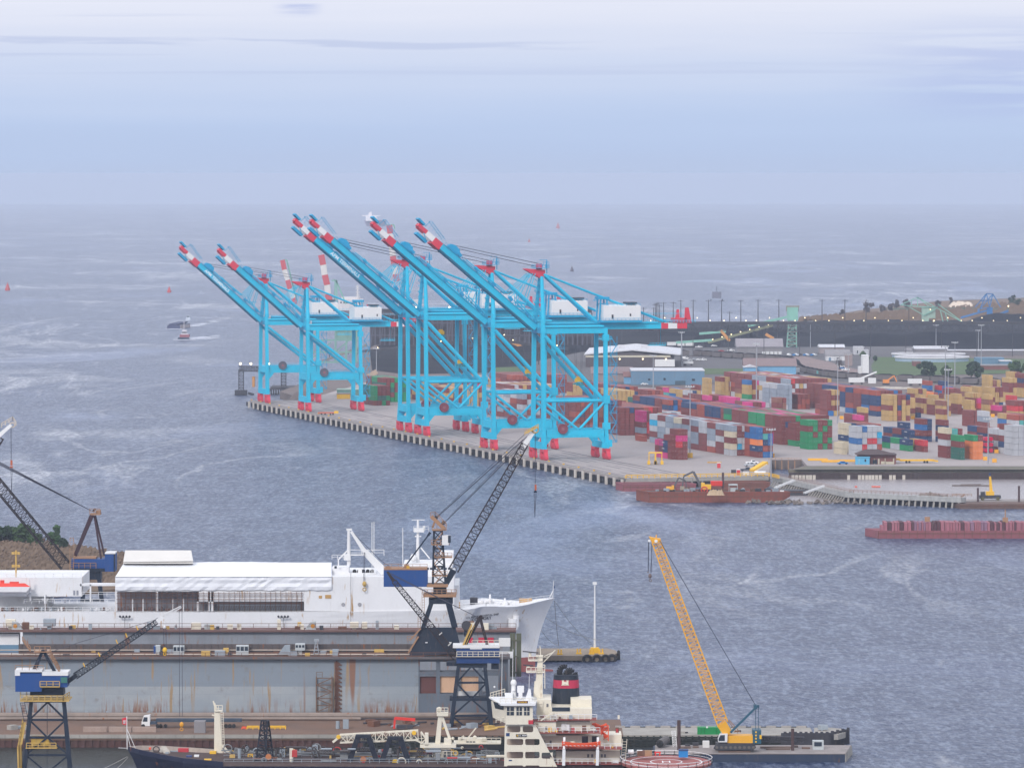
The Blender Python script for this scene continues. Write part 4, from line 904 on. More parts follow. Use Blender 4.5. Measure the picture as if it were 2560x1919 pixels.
# big dark warehouse with white gabled roof
t = thing('warehouse', 'large dark brown warehouse with a broad white roof and cream band', 'building', GP(1464, 918))
a = GP(1464, 918); Yw = a.y; cR = V((Q(1701, 918, Yw).x, Yw, ZD)); dv = V((5.5, 118, 0)); 
zE = Q(1464, 885, Yw).z; zR = Q(1581, 876, Yw).z
mid = V(((Q(1581, 900, Yw)).x, Yw, ZD))
b = MB(); b.prism([V((a.x, Yw, ZD)), V((cR.x-6, Yw, ZD)), V((cR.x-6, Yw, zE-2)), V((mid.x, Yw, zR-1)), V((a.x, Yw, zE-1))], dv); wo = part('wall', b, DWALL, t)
b = MB(); b.prism([V((a.x-1, Yw-1, zE-.6)), V((mid.x, Yw-1, zR)), V((mid.x, Yw-1, zR+.8)), V((a.x-1, Yw-1, zE+.2))], dv+V((0, 2, 0))); b.prism([V((mid.x, Yw-1, zR)), V((cR.x, Yw-1, zE-.8)), V((cR.x, Yw-1, zE)), V((mid.x, Yw-1, zR+.8))], dv+V((0, 2, 0))); part('roof', b, ROOFW, t)
part('trim_band', MB().box(a.x, Yw-.3, Q(0, 893, Yw).z, cR.x-7, Yw-.02, Q(0, 888, Yw).z), CRM, wo)
part('billboard', MB().box(Q(1638, 0, Yw).x, Yw-.9, Q(0, 916, Yw).z, Q(1688, 0, Yw).x, Yw-.35, Q(0, 898, Yw).z), WHT, wo)
for x in (1492, 1550, 1608, 1666): part('wall_lamp', MB().sphere(V((Q(x, 0, Yw).x, Yw-1.2, Q(0, 897, Yw).z)), .5, 6), LAMP, wo)
for x in (1555, 1611): q = Q(x, 866, Yw+50); part('roof_vent', MB().box(q.x-2.5, Yw+48, q.z-2.5, q.x+2.5, Yw+52, q.z+1.2), ROOFW, t)
w_s = mat('shed_white', (.6,.6,.62), .6)
shed('metal_shed', 'blue grey metal shed with a flat white roof behind the stacks', 'building', 1578, 1761, 962, 927, BWALL, ROOFW, 40, 0, doors=((.44,.47,.35,.5,GLS), (.83,.87,.3,.45,GLS), (.60,.74,.0,.3,mat('door_shade',(.05,.09,.12),.7)), (.23,.26,.32,.46,GLS)), skew=-.0)
shed('metal_shed', 'small blue shed with a rusty lean-to roof beside the long one', 'building', 1561, 1618, 960, 942, LBW, mat('rust_roof', (.20,.10,.09), .8), 20, 3)
shed('brown_shed', 'low brown roofed shed behind the blue one', 'building', 1480, 1580, 955, 934, mat('tan_wall', (.28,.22,.21), .8), mat('brown_roof', (.22,.16,.16), .8), 30, 4)
shed('gabled_shed', 'light blue shed with a brown roof and gabled end', 'building', 1862, 1990, 938, 915, LBW, mat('brown_roof', (0,0,0)), 26, 5, doors=((.05,.09,.1,.45,GLS), (.12,.16,.1,.45,GLS)))
shed('porch_gable', 'light blue gabled end wing of the brown roofed shed', 'building', 1862, 1892, 940, 918, LBW, ROOFW, 20, 'front')
shed('office_block', 'long grey shed with pale roof left of the mint tower', 'building', 1843, 1956, 886, 867, GWALL, mat('lilac_roof', (.27,.25,.27), .7), 24, 6, doors=tuple((.55+i*.09, .62+i*.09, .02, .4, WHT) for i in range(5)))
shed('hall', 'low pinkish grey hall right of the mint tower', 'building', 2050, 2110, 884, 868, mat('pinkish_wall', (.30,.26,.26), .8), ROOFW, 20, 2)
shed('cottage', 'small white house with a grey gabled roof beside the lot', 'building', 2066, 2124, 902, 888, w_s, GWALL, 16, 4, doors=((.1,.2,0,.6,BWALL),))
shed('cottage', 'pale stair tower house beside the bare tree', 'building', 2114, 2131, 915, 884, mat('tan_wall', (0,0,0)), GWALL, 10, 0)
shed('control_hut', 'small white control building right of the hall', 'building', 2135, 2160, 887, 868, w_s, ROOFW, 12, 0, doors=((.3,.4,.2,.6,GLS),))
shed('control_hut', 'low white annex beside the small control building', 'building', 2160, 2172, 887, 876, w_s, ROOFW, 12, 0)
shed('silo_building', 'tall plain white tower beside the rail line', 'building', 2156, 2172, 943, 890, WHT, WHT, 14, 0)
shed('silo_building', 'lower white block joined to the tall white tower', 'building', 2147, 2156.5, 942, 918, WHT, WHT, 10, 0)
shed('long_wall_building', 'long low grey building behind the round tanks', 'building', 2288, 2368, 892, 872, GWALL, ROOFW, 20, 2)
shed('long_wall_building', 'very long low grey wall building at the right of the tanks', 'building', 2369, 2700, 888, 877, GWALL, ROOFW, 20, 0)
shed('hut', 'tiny white hut behind the round tanks', 'building', 2266, 2277, 887, 877, w_s, GWALL, 8, 2)
shed('brick_hall', 'low brick hall behind the trees at the right', 'building', 2450, 2540, 925, 914, BRK, GWALL, 16, 0)
shed('brick_hall', 'small brick building under the nearer round tank', 'building', 2284, 2302, 916, 904, BRK, GWALL, 16, 0)
shed('blue_plant', 'blue grey plant buildings right of the round tanks', 'building', 2440, 2510, 912, 896, BWALL, BWALL, 16, 0)
shed('blue_plant', 'lower blue grey plant building at the far right', 'building', 2500, 2530, 914, 903, BWALL, ROOFW, 16, 0)
for (x0, x1, yb, yt, lb) in ((2245, 2430, 906, 896, 'nearer wide round tank with pale blue wall and white rim'), (2237, 2420, 896, 888, 'wide round tank behind the nearer one')):
    a = GP(x0, yb); c = GP(x1, yb); rr = (c.x-a.x)/2; h = (yb-yt)*a.y/FPX; ce = V(((a.x+c.x)/2, a.y+rr, ZD)); t = thing('round_tank', lb, 'tank', ce, 'round settling tanks')
    part('tank_wall', MB().tube(ce, ce+V((0, 0, h)), rr, 40), mat('tank_blue', (.30,.40,.50), .6, wear=.2), t); b = MB(); b.torus(ce+V((0, 0, h+.1)), rr, .7, 'z', 48, 6); b.beam(ce+V((-rr, 0, h+.5)), ce+V((rr, 0, h+.5)), 1.5, .8); part('tank_rim', b, ROOFW, t)
    part('liquid', MB().tube(ce+V((0, 0, h)), ce+V((0, 0, h+.15)), rr-1, 40), mat('tank_liquid', (.12,.11,.12), .4), t)
# coal train, a curve of hopper cars
def railcar(p, ang, i, graff=None):
    t = thing('hopper_car', '', 'rail car', p, 'hopper cars of the coal train'); ax = V((math.cos(ang), math.sin(ang), 0)); no_ = V((-ax.y, ax.x, 0)); b = MB()
    pr = [p-ax*6.6+V((0, 0, 1.2)), p-ax*4.6+V((0, 0, .8)), p+ax*4.6+V((0, 0, .8)), p+ax*6.6+V((0, 0, 1.2)), p+ax*7.0+V((0, 0, 4.1)), p-ax*7.0+V((0, 0, 4.1))]
    b.prism([q-no_*1.5 for q in pr], no_*3); part('hopper_body', b, mat('rail_car_grey', (.14,.125,.125), .8, wear=.5), t)
    b = MB(); b.prism([p-ax*6.2-no_*1.2+V((0, 0, 4.1)), p-ax*3-no_*1.2+V((0, 0, 4.75)), p+ax*3-no_*1.2+V((0, 0, 4.75)), p+ax*6.2-no_*1.2+V((0, 0, 4.1))], no_*2.4); part('coal_load', b, COAL, t)
    b = MB()
    for s_ in (-5, 5): part('wheel_set', MB().tube(p+ax*(s_-.9)-no_*.8+V((0, 0, .45)), p+ax*(s_-.9)+no_*.8+V((0, 0, .45)), .45, 8).beam(p+ax*(s_-1)+V((0, 0, .5)), p+ax*(s_+1)+V((0, 0, .5)), .4).tube(p+ax*(s_+.9)-no_*.8+V((0, 0, .45)), p+ax*(s_+.9)+no_*.8+V((0, 0, .45)), .45, 8), DKS, t)
    if graff: b = MB(); b.prism([p-ax*3-no_*1.56+V((0, 0, 1.6)), p+ax*3-no_*1.56+V((0, 0, 1.6)), p+ax*3-no_*1.56+V((0, 0, 3.6)), p-ax*3-no_*1.56+V((0, 0, 3.6))], -no_*.03); part('painted_panel', b, mat('graffiti_teal', (.12,.38,.36), .7), t)
    return t
rail_px = [(1700, 890), (1745, 890), (1800, 894), (1850, 897), (1900, 900), (1945, 903), (1978, 908), (1994, 917), (1998, 926), (2010, 932), (2050, 940), (2100, 946), (2150, 950), (2200, 952), (2260, 953), (2330, 956), (2400, 960), (2460, 962), (2600, 966)]
pts = [GP(x, y) for x, y in rail_px]
step = 15.0; acc = 0; i = 0; cars = []
for a, c in zip(pts, pts[1:]):
    l = (c-a).length; d = (c-a).normalized(); s_ = acc
    while s_ < l: cars.append((a+d*s_, math.atan2(d.y, d.x))); s_ += step
    acc = s_-l
for i, (p, an) in enumerate(cars):
    t = railcar(p, an, i, i == len(cars)//2+6); px = px_of(p)[0]
    w_ = 'behind the warehouse' if px < 1800 else 'below the long grey shed' if px < 1960 else 'in the tight bend' if px < 2010 else 'beyond the patterned far block' if px < 2150 else 'below the white tower' if px < 2240 else 'below the green lawn' if px < 2380 else 'under the trees at the right'
    t['label'] = f'dark hopper car {w_}' if i != len(cars)//2+6 else 'dark hopper car with a teal painted panel'
MB().path([p+V((0, 0, .1)) for p in pts], .5, 4).build('railway_track', mat('ballast', (.10,.085,.08), .95, wear=.4), kind='structure')
# light masts and poles
def mast(px, pyb, pyt, label, head=True, r=.35, m_=POL, z=ZD, grp='tall lighting masts', cat='light mast', base=False, arms=1):
    p = GP(px, pyb, z); h = Q(px, pyt, p.y).z-z; t = thing('light_mast' if head else 'utility_pole', label, cat, p, grp)
    part('pole', MB().tube(p, p+V((0, 0, h)), r, 6, r*.5), m_, t)
    if head:
        b = MB(); b.tube(p+V((0, 0, h-.6)), p+V((0, 0, h-.3)), 1.4, 8)
        for k in range(4): b.box(p.x-2.2+k*1.2, p.y-.8, p.z+h-.5, p.x-1.6+k*1.2, p.y+.2, p.z+h+.3)
        part('lamp_head', b, mat('lamp_housing', (.45,.46,.48), .5), t)
    else:
        b = MB()
        for k in range(arms): b.box(p.x-2.6, p.y-.2, p.z+h-1.2-2*k, p.x+2.6, p.y+.2, p.z+h-.9-2*k)
        part('cross_arm', b, m_, t)
    if base: part('base_block', MB().tube(p, p+V((0, 0, 2.4)), 1.3, 10), YEL, t)
    return t
mast(1725, 1144, 965, 'slim mast with a round yellow base beside the magenta stack', base=True)
mast(1927.5, 1196, 1072, 'mast rising from the corner where the walkway leaves the wharf')
mast(2094, 1058, 897, 'mast standing before the navy and rust red block')
mast(1891, 1024, 860, 'mast standing in the magenta row', r=.4)
mast(1633, 990, 888, 'grey mast with a flat head before the blue shed', r=.4)
mast(2363, 1028, 865, 'tall mast left of the pair in the right of the yard')
mast(2370, 1072, 923, 'slim mast with a round head, right of the pair')
mast(2387, 965, 855, 'mast with a wide pale head before the long grey building')
mast(2453, 914, 812, 'brightest tall mast before the coal heaps')
mast(2446, 880, 825, 'dull mast left of the brightest one')
mast(2470, 1160, 1046, 'slim mast by the green topped orange stack')
mast(1704, 916, 830, 'pale mast at the corner of the dark warehouse', r=.7)
mast(2026, 868, 803, 'grey mast right of the mint tower')
mast(2340, 871, 812, 'grey mast below the mint stacker')
mast(1892, 905, 858, 'pole in front of the long grey shed')
mast(2121, 945, 885, 'pole beside the bare tree')
mast(941, 945, 870, 'pole at the far green stacks')
for i, (x, yt) in enumerate([(1609, 768), (1634, 768), (1638, 759), (1641, 757), (1645, 755), (1649, 761), (1659, 755), (1683, 754), (1702, 749), (1733, 749), (1771, 749), (1804, 749), (1824, 778), (1852, 749), (1895, 748), (1947, 748), (2055, 748), (2112, 748), (2165, 748), (2272, 765)]):
    nb = 'in the tight cluster beyond the crane tail' if 1620 < x < 1652 else ('beyond the crane tail' if x < 1720 else 'standing before the open bay left of the mint tower' if x < 1960 else 'right of the mint tower against the bay')
    mast(x, 824, yt, f'tall thin wooden pole {nb}', head=False, r=.55, m_=WOOD, grp='line of tall thin poles along the coal yard', cat='pole')
# mint stacker and blue stacker
Ys = YG(2330, 812); S_ = lambda x, y, d=0: Q(x, y, Ys+d)
t = thing('stacker', 'mint green coal stacker with a long sloping boom', 'coal stacker', GP(2322, 812))
def f(b):
    for d in (-5, 5):
        for (x0, y0, x1, y1) in ((2251, 762, 2294, 743), (2251, 762, 2294, 766), (2294, 743, 2294, 766), (2294, 743, 2410, 807), (2294, 743, 2325, 768), (2264, 762, 2310, 788), (2310, 788, 2345, 768), (2345, 768, 2294, 766), (2345, 760, 2410, 807), (2350, 772, 2358, 805), (2362, 778, 2370, 805), (2279, 752, 2279, 765)): b.beam(S_(x0, y0, d), S_(x1, y1, d), .7)
    b.beam(S_(2294, 743, -5), S_(2294, 743, 5), .6); b.beam(S_(2410, 807, -5), S_(2410, 807, 5), .6)
fr('boom_frame', t, MINT, f)
def f(b):
    c = S_(2324, 800); b.box(c.x-7, Ys-4, ZD, c.x-1, Ys+4, S_(0, 768).z); b.box(c.x-1, Ys-3, S_(0, 795).z, c.x+5, Ys+3, S_(0, 766).z); b.box(c.x-9, Ys-5, ZD, c.x+9, Ys+5, ZD+3)
fr('tower_body', t, mat('pale_mint', (.33,.46,.38), .7, wear=.4), f)
for x, y in ((2326, 773), (2334, 802), (2388, 806), (2398, 805), (2410, 820), (2388, 817), (2337, 826)): part('work_lamp', MB().sphere(S_(x, y, -8), .5, 6), LAMP, t)
Ys = YG(2480, 806); t = thing('stacker', 'bright blue coal stacker with a raised lattice mast', 'coal stacker', GP(2480, 806))
def f(b):
    for d in (-3, 3):
        for (x0, y0, x1, y1) in ((2466, 734, 2482, 735), (2466, 734, 2450, 772), (2482, 735, 2474, 768), (2450, 772, 2474, 768), (2466, 734, 2474, 768), (2450, 772, 2482, 735), (2482, 735, 2502, 768), (2466, 734, 2438, 768), (2450, 752, 2480, 750), (2474, 768, 2484, 790), (2484, 790, 2520, 775), (2484, 788, 2520, 778)): b.beam(S_(x0, y0, d), S_(x1, y1, d), .8)
    b.beam(S_(2484, 790), S_(2521, 777), 2.5, 2.0); b.beam(S_(2402, 794), S_(2470, 775), 2.2, 1.6); b.box(S_(2448, 0).x, Ys-3, S_(0, 782).z, S_(2452, 0).x, Ys+3, S_(0, 772).z); b.beam(S_(2474, 806), S_(2474, 768), 5, 4)
fr('boom_frame', t, BLUP, f); part('work_lamp', MB().sphere(S_(2521, 765, -3), .6, 6), LAMP, t)
# ship loaders, piers and the coal ship behind the cranes
CORAL = mat('loader_red', (.50, .10, .12), .6, wear=.1)
def loader(label, pts_, w_, Y, stay=None):
    t = thing('ship_loader', label, 'ship loader', Q(pts_[-1][0], pts_[-1][1]+60, Y), 'red and white coal ship loaders'); b = MB(); n = len(pts_)-1
    for k in range(n):
        b.m(k % 2); b.beam(Q(*pts_[k], Y), Q(*pts_[k+1], Y), w_, w_)
    part('boom', b, [CORAL, mat('loader_white', (.62,.60,.58), .6)], t)
    if stay:
        b = MB()
        for x0, y0, x1, y1 in stay: b.beam(Q(x0, y0, Y+3), Q(x1, y1, Y+3), .9)
        part('stay_frame', b, MINT, t)
    return t
loader('leftmost red and white loader boom behind the left cranes', [(706, 650), (711, 674), (719, 700), (725, 722), (733, 745), (738, 762)], 3.3, 3450, [(717, 650, 742, 752), (712, 650, 717, 650)])
loader('second red and white loader boom with a mint tower beside it', [(803, 637), (808, 662), (812, 687), (818, 712), (820, 735), (824, 752)], 4.2, 3450, [(838, 700, 836, 800), (829, 702, 838, 700), (840, 700, 865, 760), (842, 800, 842, 700)])
loader('rightmost red and white loader boom behind the raised cyan booms', [(973, 563), (976, 584), (982, 640), (986, 664), (989, 685), (993, 703)], 4.6, 3900, [(966, 563, 985, 562), (985, 562, 987, 572)])
t = thing('loader_gantry', 'mint green loader gantry standing behind the left cranes', 'gantry', Q(850, 870, 3450))
def f(b):
    Yq = 3450
    for x in (770, 795, 838, 865, 890): b.beam(Q(x, 905, Yq), Q(x+2, 800, Yq), 1.4)
    for y in (905, 880, 850, 825, 800): b.beam(Q(765, y, Yq), Q(895, y, Yq), 1.1)
    for x, y in ((770, 905), (838, 880), (770, 850)): b.beam(Q(x, y, Yq), Q(x+58, y-50, Yq), .9)
    b.box(Q(840, 0, Yq).x, Yq, Q(0, 850, Yq).z, Q(880, 0, Yq).x, Yq+8, Q(0, 815, Yq).z)
fr('gantry_frame', t, mat('faded_mint', (.20,.36,.31), .8, wear=.3), f)
b = MB(); Yq = 3900; xl, xr = Q(925, 0, Yq).x, Q(1480, 0, Yq).x; zt = Q(0, 772, Yq).z
t = thing('coal_pier', 'dark elevated coal pier trestle behind the middle cranes', 'pier', V((xl, Yq, 0)))
b.box(xl, Yq-4, zt-3, xr, Yq+4, zt); part('deck', b, DKS, t)
b = MB(); n = 46
for i in range(n+1):
    x = xl+(xr-xl)*i/n; b.beam((x, Yq-3, 0), (x, Yq-3, zt-3), .9)
    if i < n and i % 2 == 0: x2 = xl+(xr-xl)*(i+1)/n; b.beam((x, Yq-3, 2), (x2, Yq-3, zt-4), .6)
for k in (.35, .65): b.box(xl, Yq-3.3, zt*k, xr, Yq-2.7, zt*k+.7)
part('trestle_bents', b, mat('pier_steel', (.10,.10,.13), .8, wear=.3), t)
part('trestle_shade', MB().box(xl, Yq+5, 0, xr, Yq+14, zt-5), mat('pier_shadow', (.055,.05,.06), .9, wear=.3), t)  # dark box added behind the bents for the shade inside the trestle
for x in (1123, 1040, 1240, 1330): part('pier_lamp', MB().sphere((Q(x, 0, Yq).x, Yq-4, zt+1.5), .7, 6), LAMP, t)
def fcar(b, a, c, h): b.box(a[0], a[1], a[2], c[0], c[1], h)
# coal ship beyond the piers: white bridge, mast and dark hull
Yk = 4050; K = lambda x, y, d=0: Q(x, y, Yk+d); t = thing('coal_ship', 'grey hulled coal ship with white bridge behind the left cranes', 'ship', K(880, 800))
part('hull', MB().prism([K(770, 800), K(990, 800), K(1000, 776), K(765, 776)], (0, 28, 0)), mat('ship_grey', (.16,.14,.17), .7, wear=.3), t)
b = MB(); b.box(K(845, 0).x, Yk, K(0, 776).z, K(905, 0).x, Yk+24, K(0, 748).z); b.box(K(852, 0).x, Yk+4, K(0, 748).z, K(898, 0).x, Yk+18, K(0, 743).z); b.box(K(790, 0).x, Yk+2, K(0, 776).z, K(850, 0).x, Yk+20, K(0, 762).z); b.box(K(1028, 0).x, Yk, K(0, 772).z, K(1045, 0).x, Yk+10, K(0, 750).z)
ho = part('bridge_house', b, mat('ship_white', (.62,.60,.60), .6), t); b = MB()
for k in range(7): b.box(K(850+k*7.5, 0).x, Yk-.3, K(0, 758).z, K(853+k*7.5, 0).x, Yk, K(0, 754).z)
part('window', b, GLS, ho); b = MB(); b.beam(K(894, 743), K(894, 712), 1.4, 1.2, .7); 
for y in (738, 730, 722, 716): b.beam(K(889, y), K(899, y), .8)
part('mast', b, mat('ship_white', (0,0,0)), t)
# loading dolphin and truss at the far end of the quay
Yd = YG(640, 985, 0); D_ = lambda x, y, d=0: Q(x, y, Yd+d); t = thing('dolphin_gantry', 'dark truss gantry on a small dolphin left of the cranes', 'gantry', D_(620, 985))
part('pile_cap', MB().box(D_(585, 0).x, Yd-4, -.5, D_(615, 0).x, Yd+6, D_(0, 975).z), DKS, t)
b = MB(); b.lattice(D_(597, 921), D_(700, 923), 3, 3, n=16, rc=.25, rb=.15); b.lattice(D_(603, 977), D_(603, 923), 3, 3, n=7, rc=.2, rb=.12, side=(1, 0, 0)); b.lattice(D_(709, 977), D_(709, 925), 3, 3, n=7, rc=.2, rb=.12, side=(1, 0, 0)); part('truss', b, DKS, t)
part('fender_pile', MB().tube(D_(634, 967), D_(634, 941), .9, 8), mat('orange_chute', (0,0,0)), t)
for x in (601, 627, 672): part('gantry_lamp', MB().sphere(D_(x, 909), .7, 6), LAMP, t)
b = MB(); b.box(D_(672, 0).x, Yd+10, 2.4, D_(730, 0).x, Yd+40, 4.0)
for k in range(10): b.tube(D_(674+k*6, 0).lerp(D_(674+k*6, 0), 0)*0+V((D_(674+k*6, 0).x, Yd+10, -1)), V((D_(674+k*6, 0).x, Yd+10, 2.5)), .5, 6)
b.build('small_pier', mat('wet_concrete', (0,0,0)), label='small low pier on dark piles behind the far crane', cat='pier')
Yd2 = YG(625, 985, 0); t = thing('mooring_dolphin', 'bulky dark mooring dolphin at the tip of the quay', 'mooring dolphin', V((Q(668, 0, Yd2).x, Yd2, 0)))
part('cap', MB().box(Q(660, 0, Yd2).x, Yd2, 2, Q(676, 0, Yd2).x, Yd2+6, 3.4).beam(Q(620, 982, Yd2), Q(635, 986, Yd2), 1.5), DKS, t)
part('pile', MB().tube(Q(664, 988, Yd2), Q(664, 975, Yd2), .7, 6).tube(Q(672, 988, Yd2), Q(672, 975, Yd2), .7, 6), DKS, t)
shed('mint_hut', 'mint green and tan hut at the far end of the apron', 'building', 842, 900, 990, 975, mat('faded_mint', (0,0,0)), mat('pale_mint', (0,0,0)), 14, 0)
shed('tan_hut', 'yellow tan box hut in front of the mint one', 'building', 842, 875, 997, 985, YEL, mat('tan_wall', (0,0,0)), 6, 0)
# trees on the far shore and behind the stacks
LEAFD = mat('leaf_dark', (.035, .065, .035), .9, wear=.4, scale=.3, streak=False, dirt=(.05,.07,.03)); LEAFG = mat('leaf_green', (.06, .11, .04), .9, wear=.5, scale=.3, streak=False, dirt=(.02,.04,.02)); LEAFB = mat('leaf_bare', (.10, .085, .085), .9, wear=.4, streak=False); BARK = mat('bark', (.06,.045,.035), .95)
def tree(px, pyb, pyt, wpx, m_, label, z=ZD, seed=0, n=900, leaf=.9, grp=None, name='tree', clumps=9, crown0=.25, loose=1.0):
    rr = random.Random(seed); p = GP(px, pyb, z); h = Q(px, pyt, p.y).z-z; W_ = wpx*p.y/FPX/2
    t = thing(name, label, 'tree', p, grp); b = MB(); b.tube(p, p+V((0, 0, h*.45)), h*.035, 6, h*.022); cl = []
    for i in range(clumps):
        a = rr.random()*6.28; q = rr.random()**.5; zz = crown0+(1-crown0)*(.12+.76*rr.random()); k = math.sin(min(1, (zz-crown0)/(1-crown0))*math.pi)**.5
        c = p+V((math.cos(a)*q*W_*.72*k, math.sin(a)*q*W_*.72*k, h*zz)); cl.append((c, (.22+.2*rr.random())*min(W_, h*.5)*1.25)); b.tube(p+V((0, 0, h*(.2+.2*rr.random()))), c, h*.014, 4, h*.004)
    part('trunk', b, BARK, t); b = MB()
    for i in range(n):
        c, r_ = cl[i % clumps]; d = V((rr.gauss(0, 1), rr.gauss(0, 1), rr.gauss(0, .8))); d.normalize(); q = c+d*r_*(rr.random()**.4)*loose; u = V((rr.gauss(0, 1), rr.gauss(0, 1), rr.gauss(0, 1))).normalized()*leaf; v = u.cross(V((rr.random()-.5, rr.random()-.5, rr.random()-.5)).normalized())
        if q.z < z+.2: continue
        b.add([q-u*.5-v*.5, q+u*.5-v*.4, q+u*.4+v*.5, q-u*.5+v*.4], [(0, 1, 2, 3)])
    part('crown', b, m_, t); return t
tree(2313, 945, 905, 62, LEAFD, 'dark round tree left of the pair behind the stacks', seed=1, n=1600, leaf=1.3, crown0=.1)
tree(2362, 945, 912, 36, LEAFG, 'mid green tree between the two dark ones', seed=2, n=900, leaf=1.2, crown0=.1)
tree(2428, 948, 903, 66, LEAFD, 'dark round tree right of the pair behind the stacks', seed=3, n=1600, leaf=1.3, crown0=.1)
tree(2548, 948, 905, 70, LEAFG, 'dark green tree at the right edge behind the tan stacks', seed=4, n=1500, leaf=1.3, crown0=.1)
tree(2160, 905, 880, 26, LEAFG, 'green bushy tree beside the white tower', seed=5, n=500, leaf=1.2, crown0=.1)
tree(2098, 925, 893, 30, LEAFB, 'bare brown tree in front of the white cottage', seed=6, n=260, leaf=.7, clumps=12)
tree(2188, 905, 890, 18, LEAFD, 'dark shrub right of the white tower', seed=7, n=300, leaf=1.1, crown0=0)
for i, (x, yb, yt, w_, m_, lb) in enumerate([(2171, 787, 753, 24, LEAFB, 'tall bare tree on the headland left of the mint stacker'), (2104, 790, 770, 12, LEAFB, 'small bare tree at the low end of the headland'), (2205, 783, 762, 22, LEAFB, 'bare bushy tree second from the tall one'), (2228, 778, 757, 14, LEAFB, 'narrow tree just left of the mint stacker'), (2241, 772, 750, 12, LEAFB, 'thin tree touching the mint boom'), (2268, 770, 748, 16, LEAFB, 'bare tree behind the mint boom'), (2377, 768, 743, 8, LEAFB, 'thin bare tree beside the sand heap'), (2344, 772, 752, 14, LEAFB, 'bare tree right of the mint stacker mast'), (2532, 763, 739, 20, LEAFD, 'round dark tree alone on the far shore'), (2549, 768, 749, 20, LEAFD, 'dark tree at the far right of the headland'), (2062, 796, 787, 10, LEAFB, 'round brown shrub on the low headland')]):
    tree(x, yb, yt, w_*1.25, m_, lb, seed=20+i, n=260, leaf=1.8, crown0=.12, clumps=8)
b = MB(); rr = random.Random(5)
for i in range(1500):
    x = 2000+rr.random()*560; yb = 803-(x-2000)*.075+rr.random()*(10+(x-2000)*.05)-4; p = GP(x, min(yb, 806)); s_ = .8+rr.random()*1.8
    b.add([p+V((-s_, 0, -.3)), p+V((s_, 0, -.3)), p+V((s_*.6, 0, s_*1.6)), p+V((-s_*.5, .5, s_*1.3))], [(0, 1, 2, 3)])
b.build('scrub', SCR, kind='stuff', label='brown scrub and reeds covering the far headland', cat='scrub')
# parked cars and trucks
def car(p, ang, col, label, L_=4.6, kind='car', grp='vehicles parked around the sheds'):
    t = thing('parked_car' if kind == 'car' else kind, label, 'car' if kind == 'car' else kind.replace('_', ' '), p, grp)
    ax = V((math.cos(ang), math.sin(ang), 0)); no_ = V((-ax.y, ax.x, 0)); W_ = .9; h0 = .35
    prof = {'car': [(-.5, .35), (-.5, .85), (-.32, .95), (-.2, 1.42), (.12, 1.45), (.27, .98), (.48, .85), (.5, .35)], 'pickup': [(-.5, .4), (-.5, 1.05), (-.06, 1.05), (-.04, 1.8), (.18, 1.8), (.28, 1.15), (.49, 1.0), (.5, .4)], 'van': [(-.5, .4), (-.5, 2.1), (.25, 2.15), (.38, 1.3), (.5, 1.1), (.5, .4)]}[kind if kind in ('pickup', 'van') else 'car']
    b = MB(); b.prism([p+ax*x*L_-no_*W_+V((0, 0, z)) for x, z in prof], no_*2*W_); m_ = mat('car_'+col, {'white': (.75,.75,.75), 'silver': (.4,.42,.45), 'dark': (.04,.045,.06), 'red': (.35,.03,.03), 'blue': (.01,.16,.42)}[col], .35, wear=0); bo = part('body', b, m_, t)
    b = MB(); gz = {'car': (-.18, .1, .98, 1.36), 'pickup': (-.02, .16, 1.15, 1.7), 'van': (.05, .24, 1.3, 1.95)}[kind if kind in ('pickup', 'van') else 'car']
    b.prism([p+ax*gz[0]*L_-no_*(W_+.02)+V((0, 0, gz[2])), p+ax*(gz[1]+.1)*L_-no_*(W_+.02)+V((0, 0, gz[2])), p+ax*gz[1]*L_-no_*(W_+.02)+V((0, 0, gz[3])), p+ax*gz[0]*L_-no_*(W_+.02)+V((0, 0, gz[3]))], no_*2*(W_+.02)); part('window', b, GLS, bo)
    for s_ in (-.31, .31):
        for e in (-1, 1): part('wheel', MB().tube(p+ax*s_*L_+no_*e*.72+V((0, 0, .35)), p+ax*s_*L_+no_*e*.95+V((0, 0, .35)), .35, 10), BLK, t)
    return t
cl = [(1648, 960, 'white', 'pickup', 'white pickup at the left front of the blue grey shed'), (1665, 959, 'white', 'car', 'white car in front of the blue grey shed'), (1687, 960, 'dark', 'car', 'dark red car right of the white ones by the shed'), (1611, 962, 'white', 'car', 'white car by the lean-to shed'), (1712, 898, 'white', 'van', 'boxy white van at the warehouse corner'), (1724, 905, 'silver', 'car', 'silver car behind the long white truck'), (1722, 901, 'white', 'car', 'white car right of the boxy van'), (1738, 900, 'silver', 'car', 'silver car in the middle of the warehouse lot'), (1748, 901, 'white', 'car', 'white car in the row by the warehouse'), (1757, 901, 'white', 'pickup', 'rightmost white pickup in the warehouse lot'), (1747, 869, 'white', 'pickup', 'white pickup near the trailers beyond the train'), (1828, 878, 'white', 'pickup', 'white pickup left of the long grey shed'), (1803, 879, 'red', 'car', 'red car near the grey shed'), (1785, 866, 'white', 'car', 'white car below the lamp lit conveyor'), (2103, 918, 'white', 'car', 'white car nearest the bare tree'), (2106, 922, 'blue', 'car', 'blue car in the row by the bare tree'), (2114, 926, 'white', 'pickup', 'large white pickup at the end of the dirt lot'), (2099, 913, 'white', 'car', 'small white car behind the bare tree'), (1515, 953, 'white', 'car', 'white car seen between the nearest crane legs')]
for i, (x, y, c, k, lb) in enumerate(cl): car(GP(x, y, ZD+.3), .1+(i % 3)*.15, c, lb, 5.4 if k != 'car' else 4.6, k)
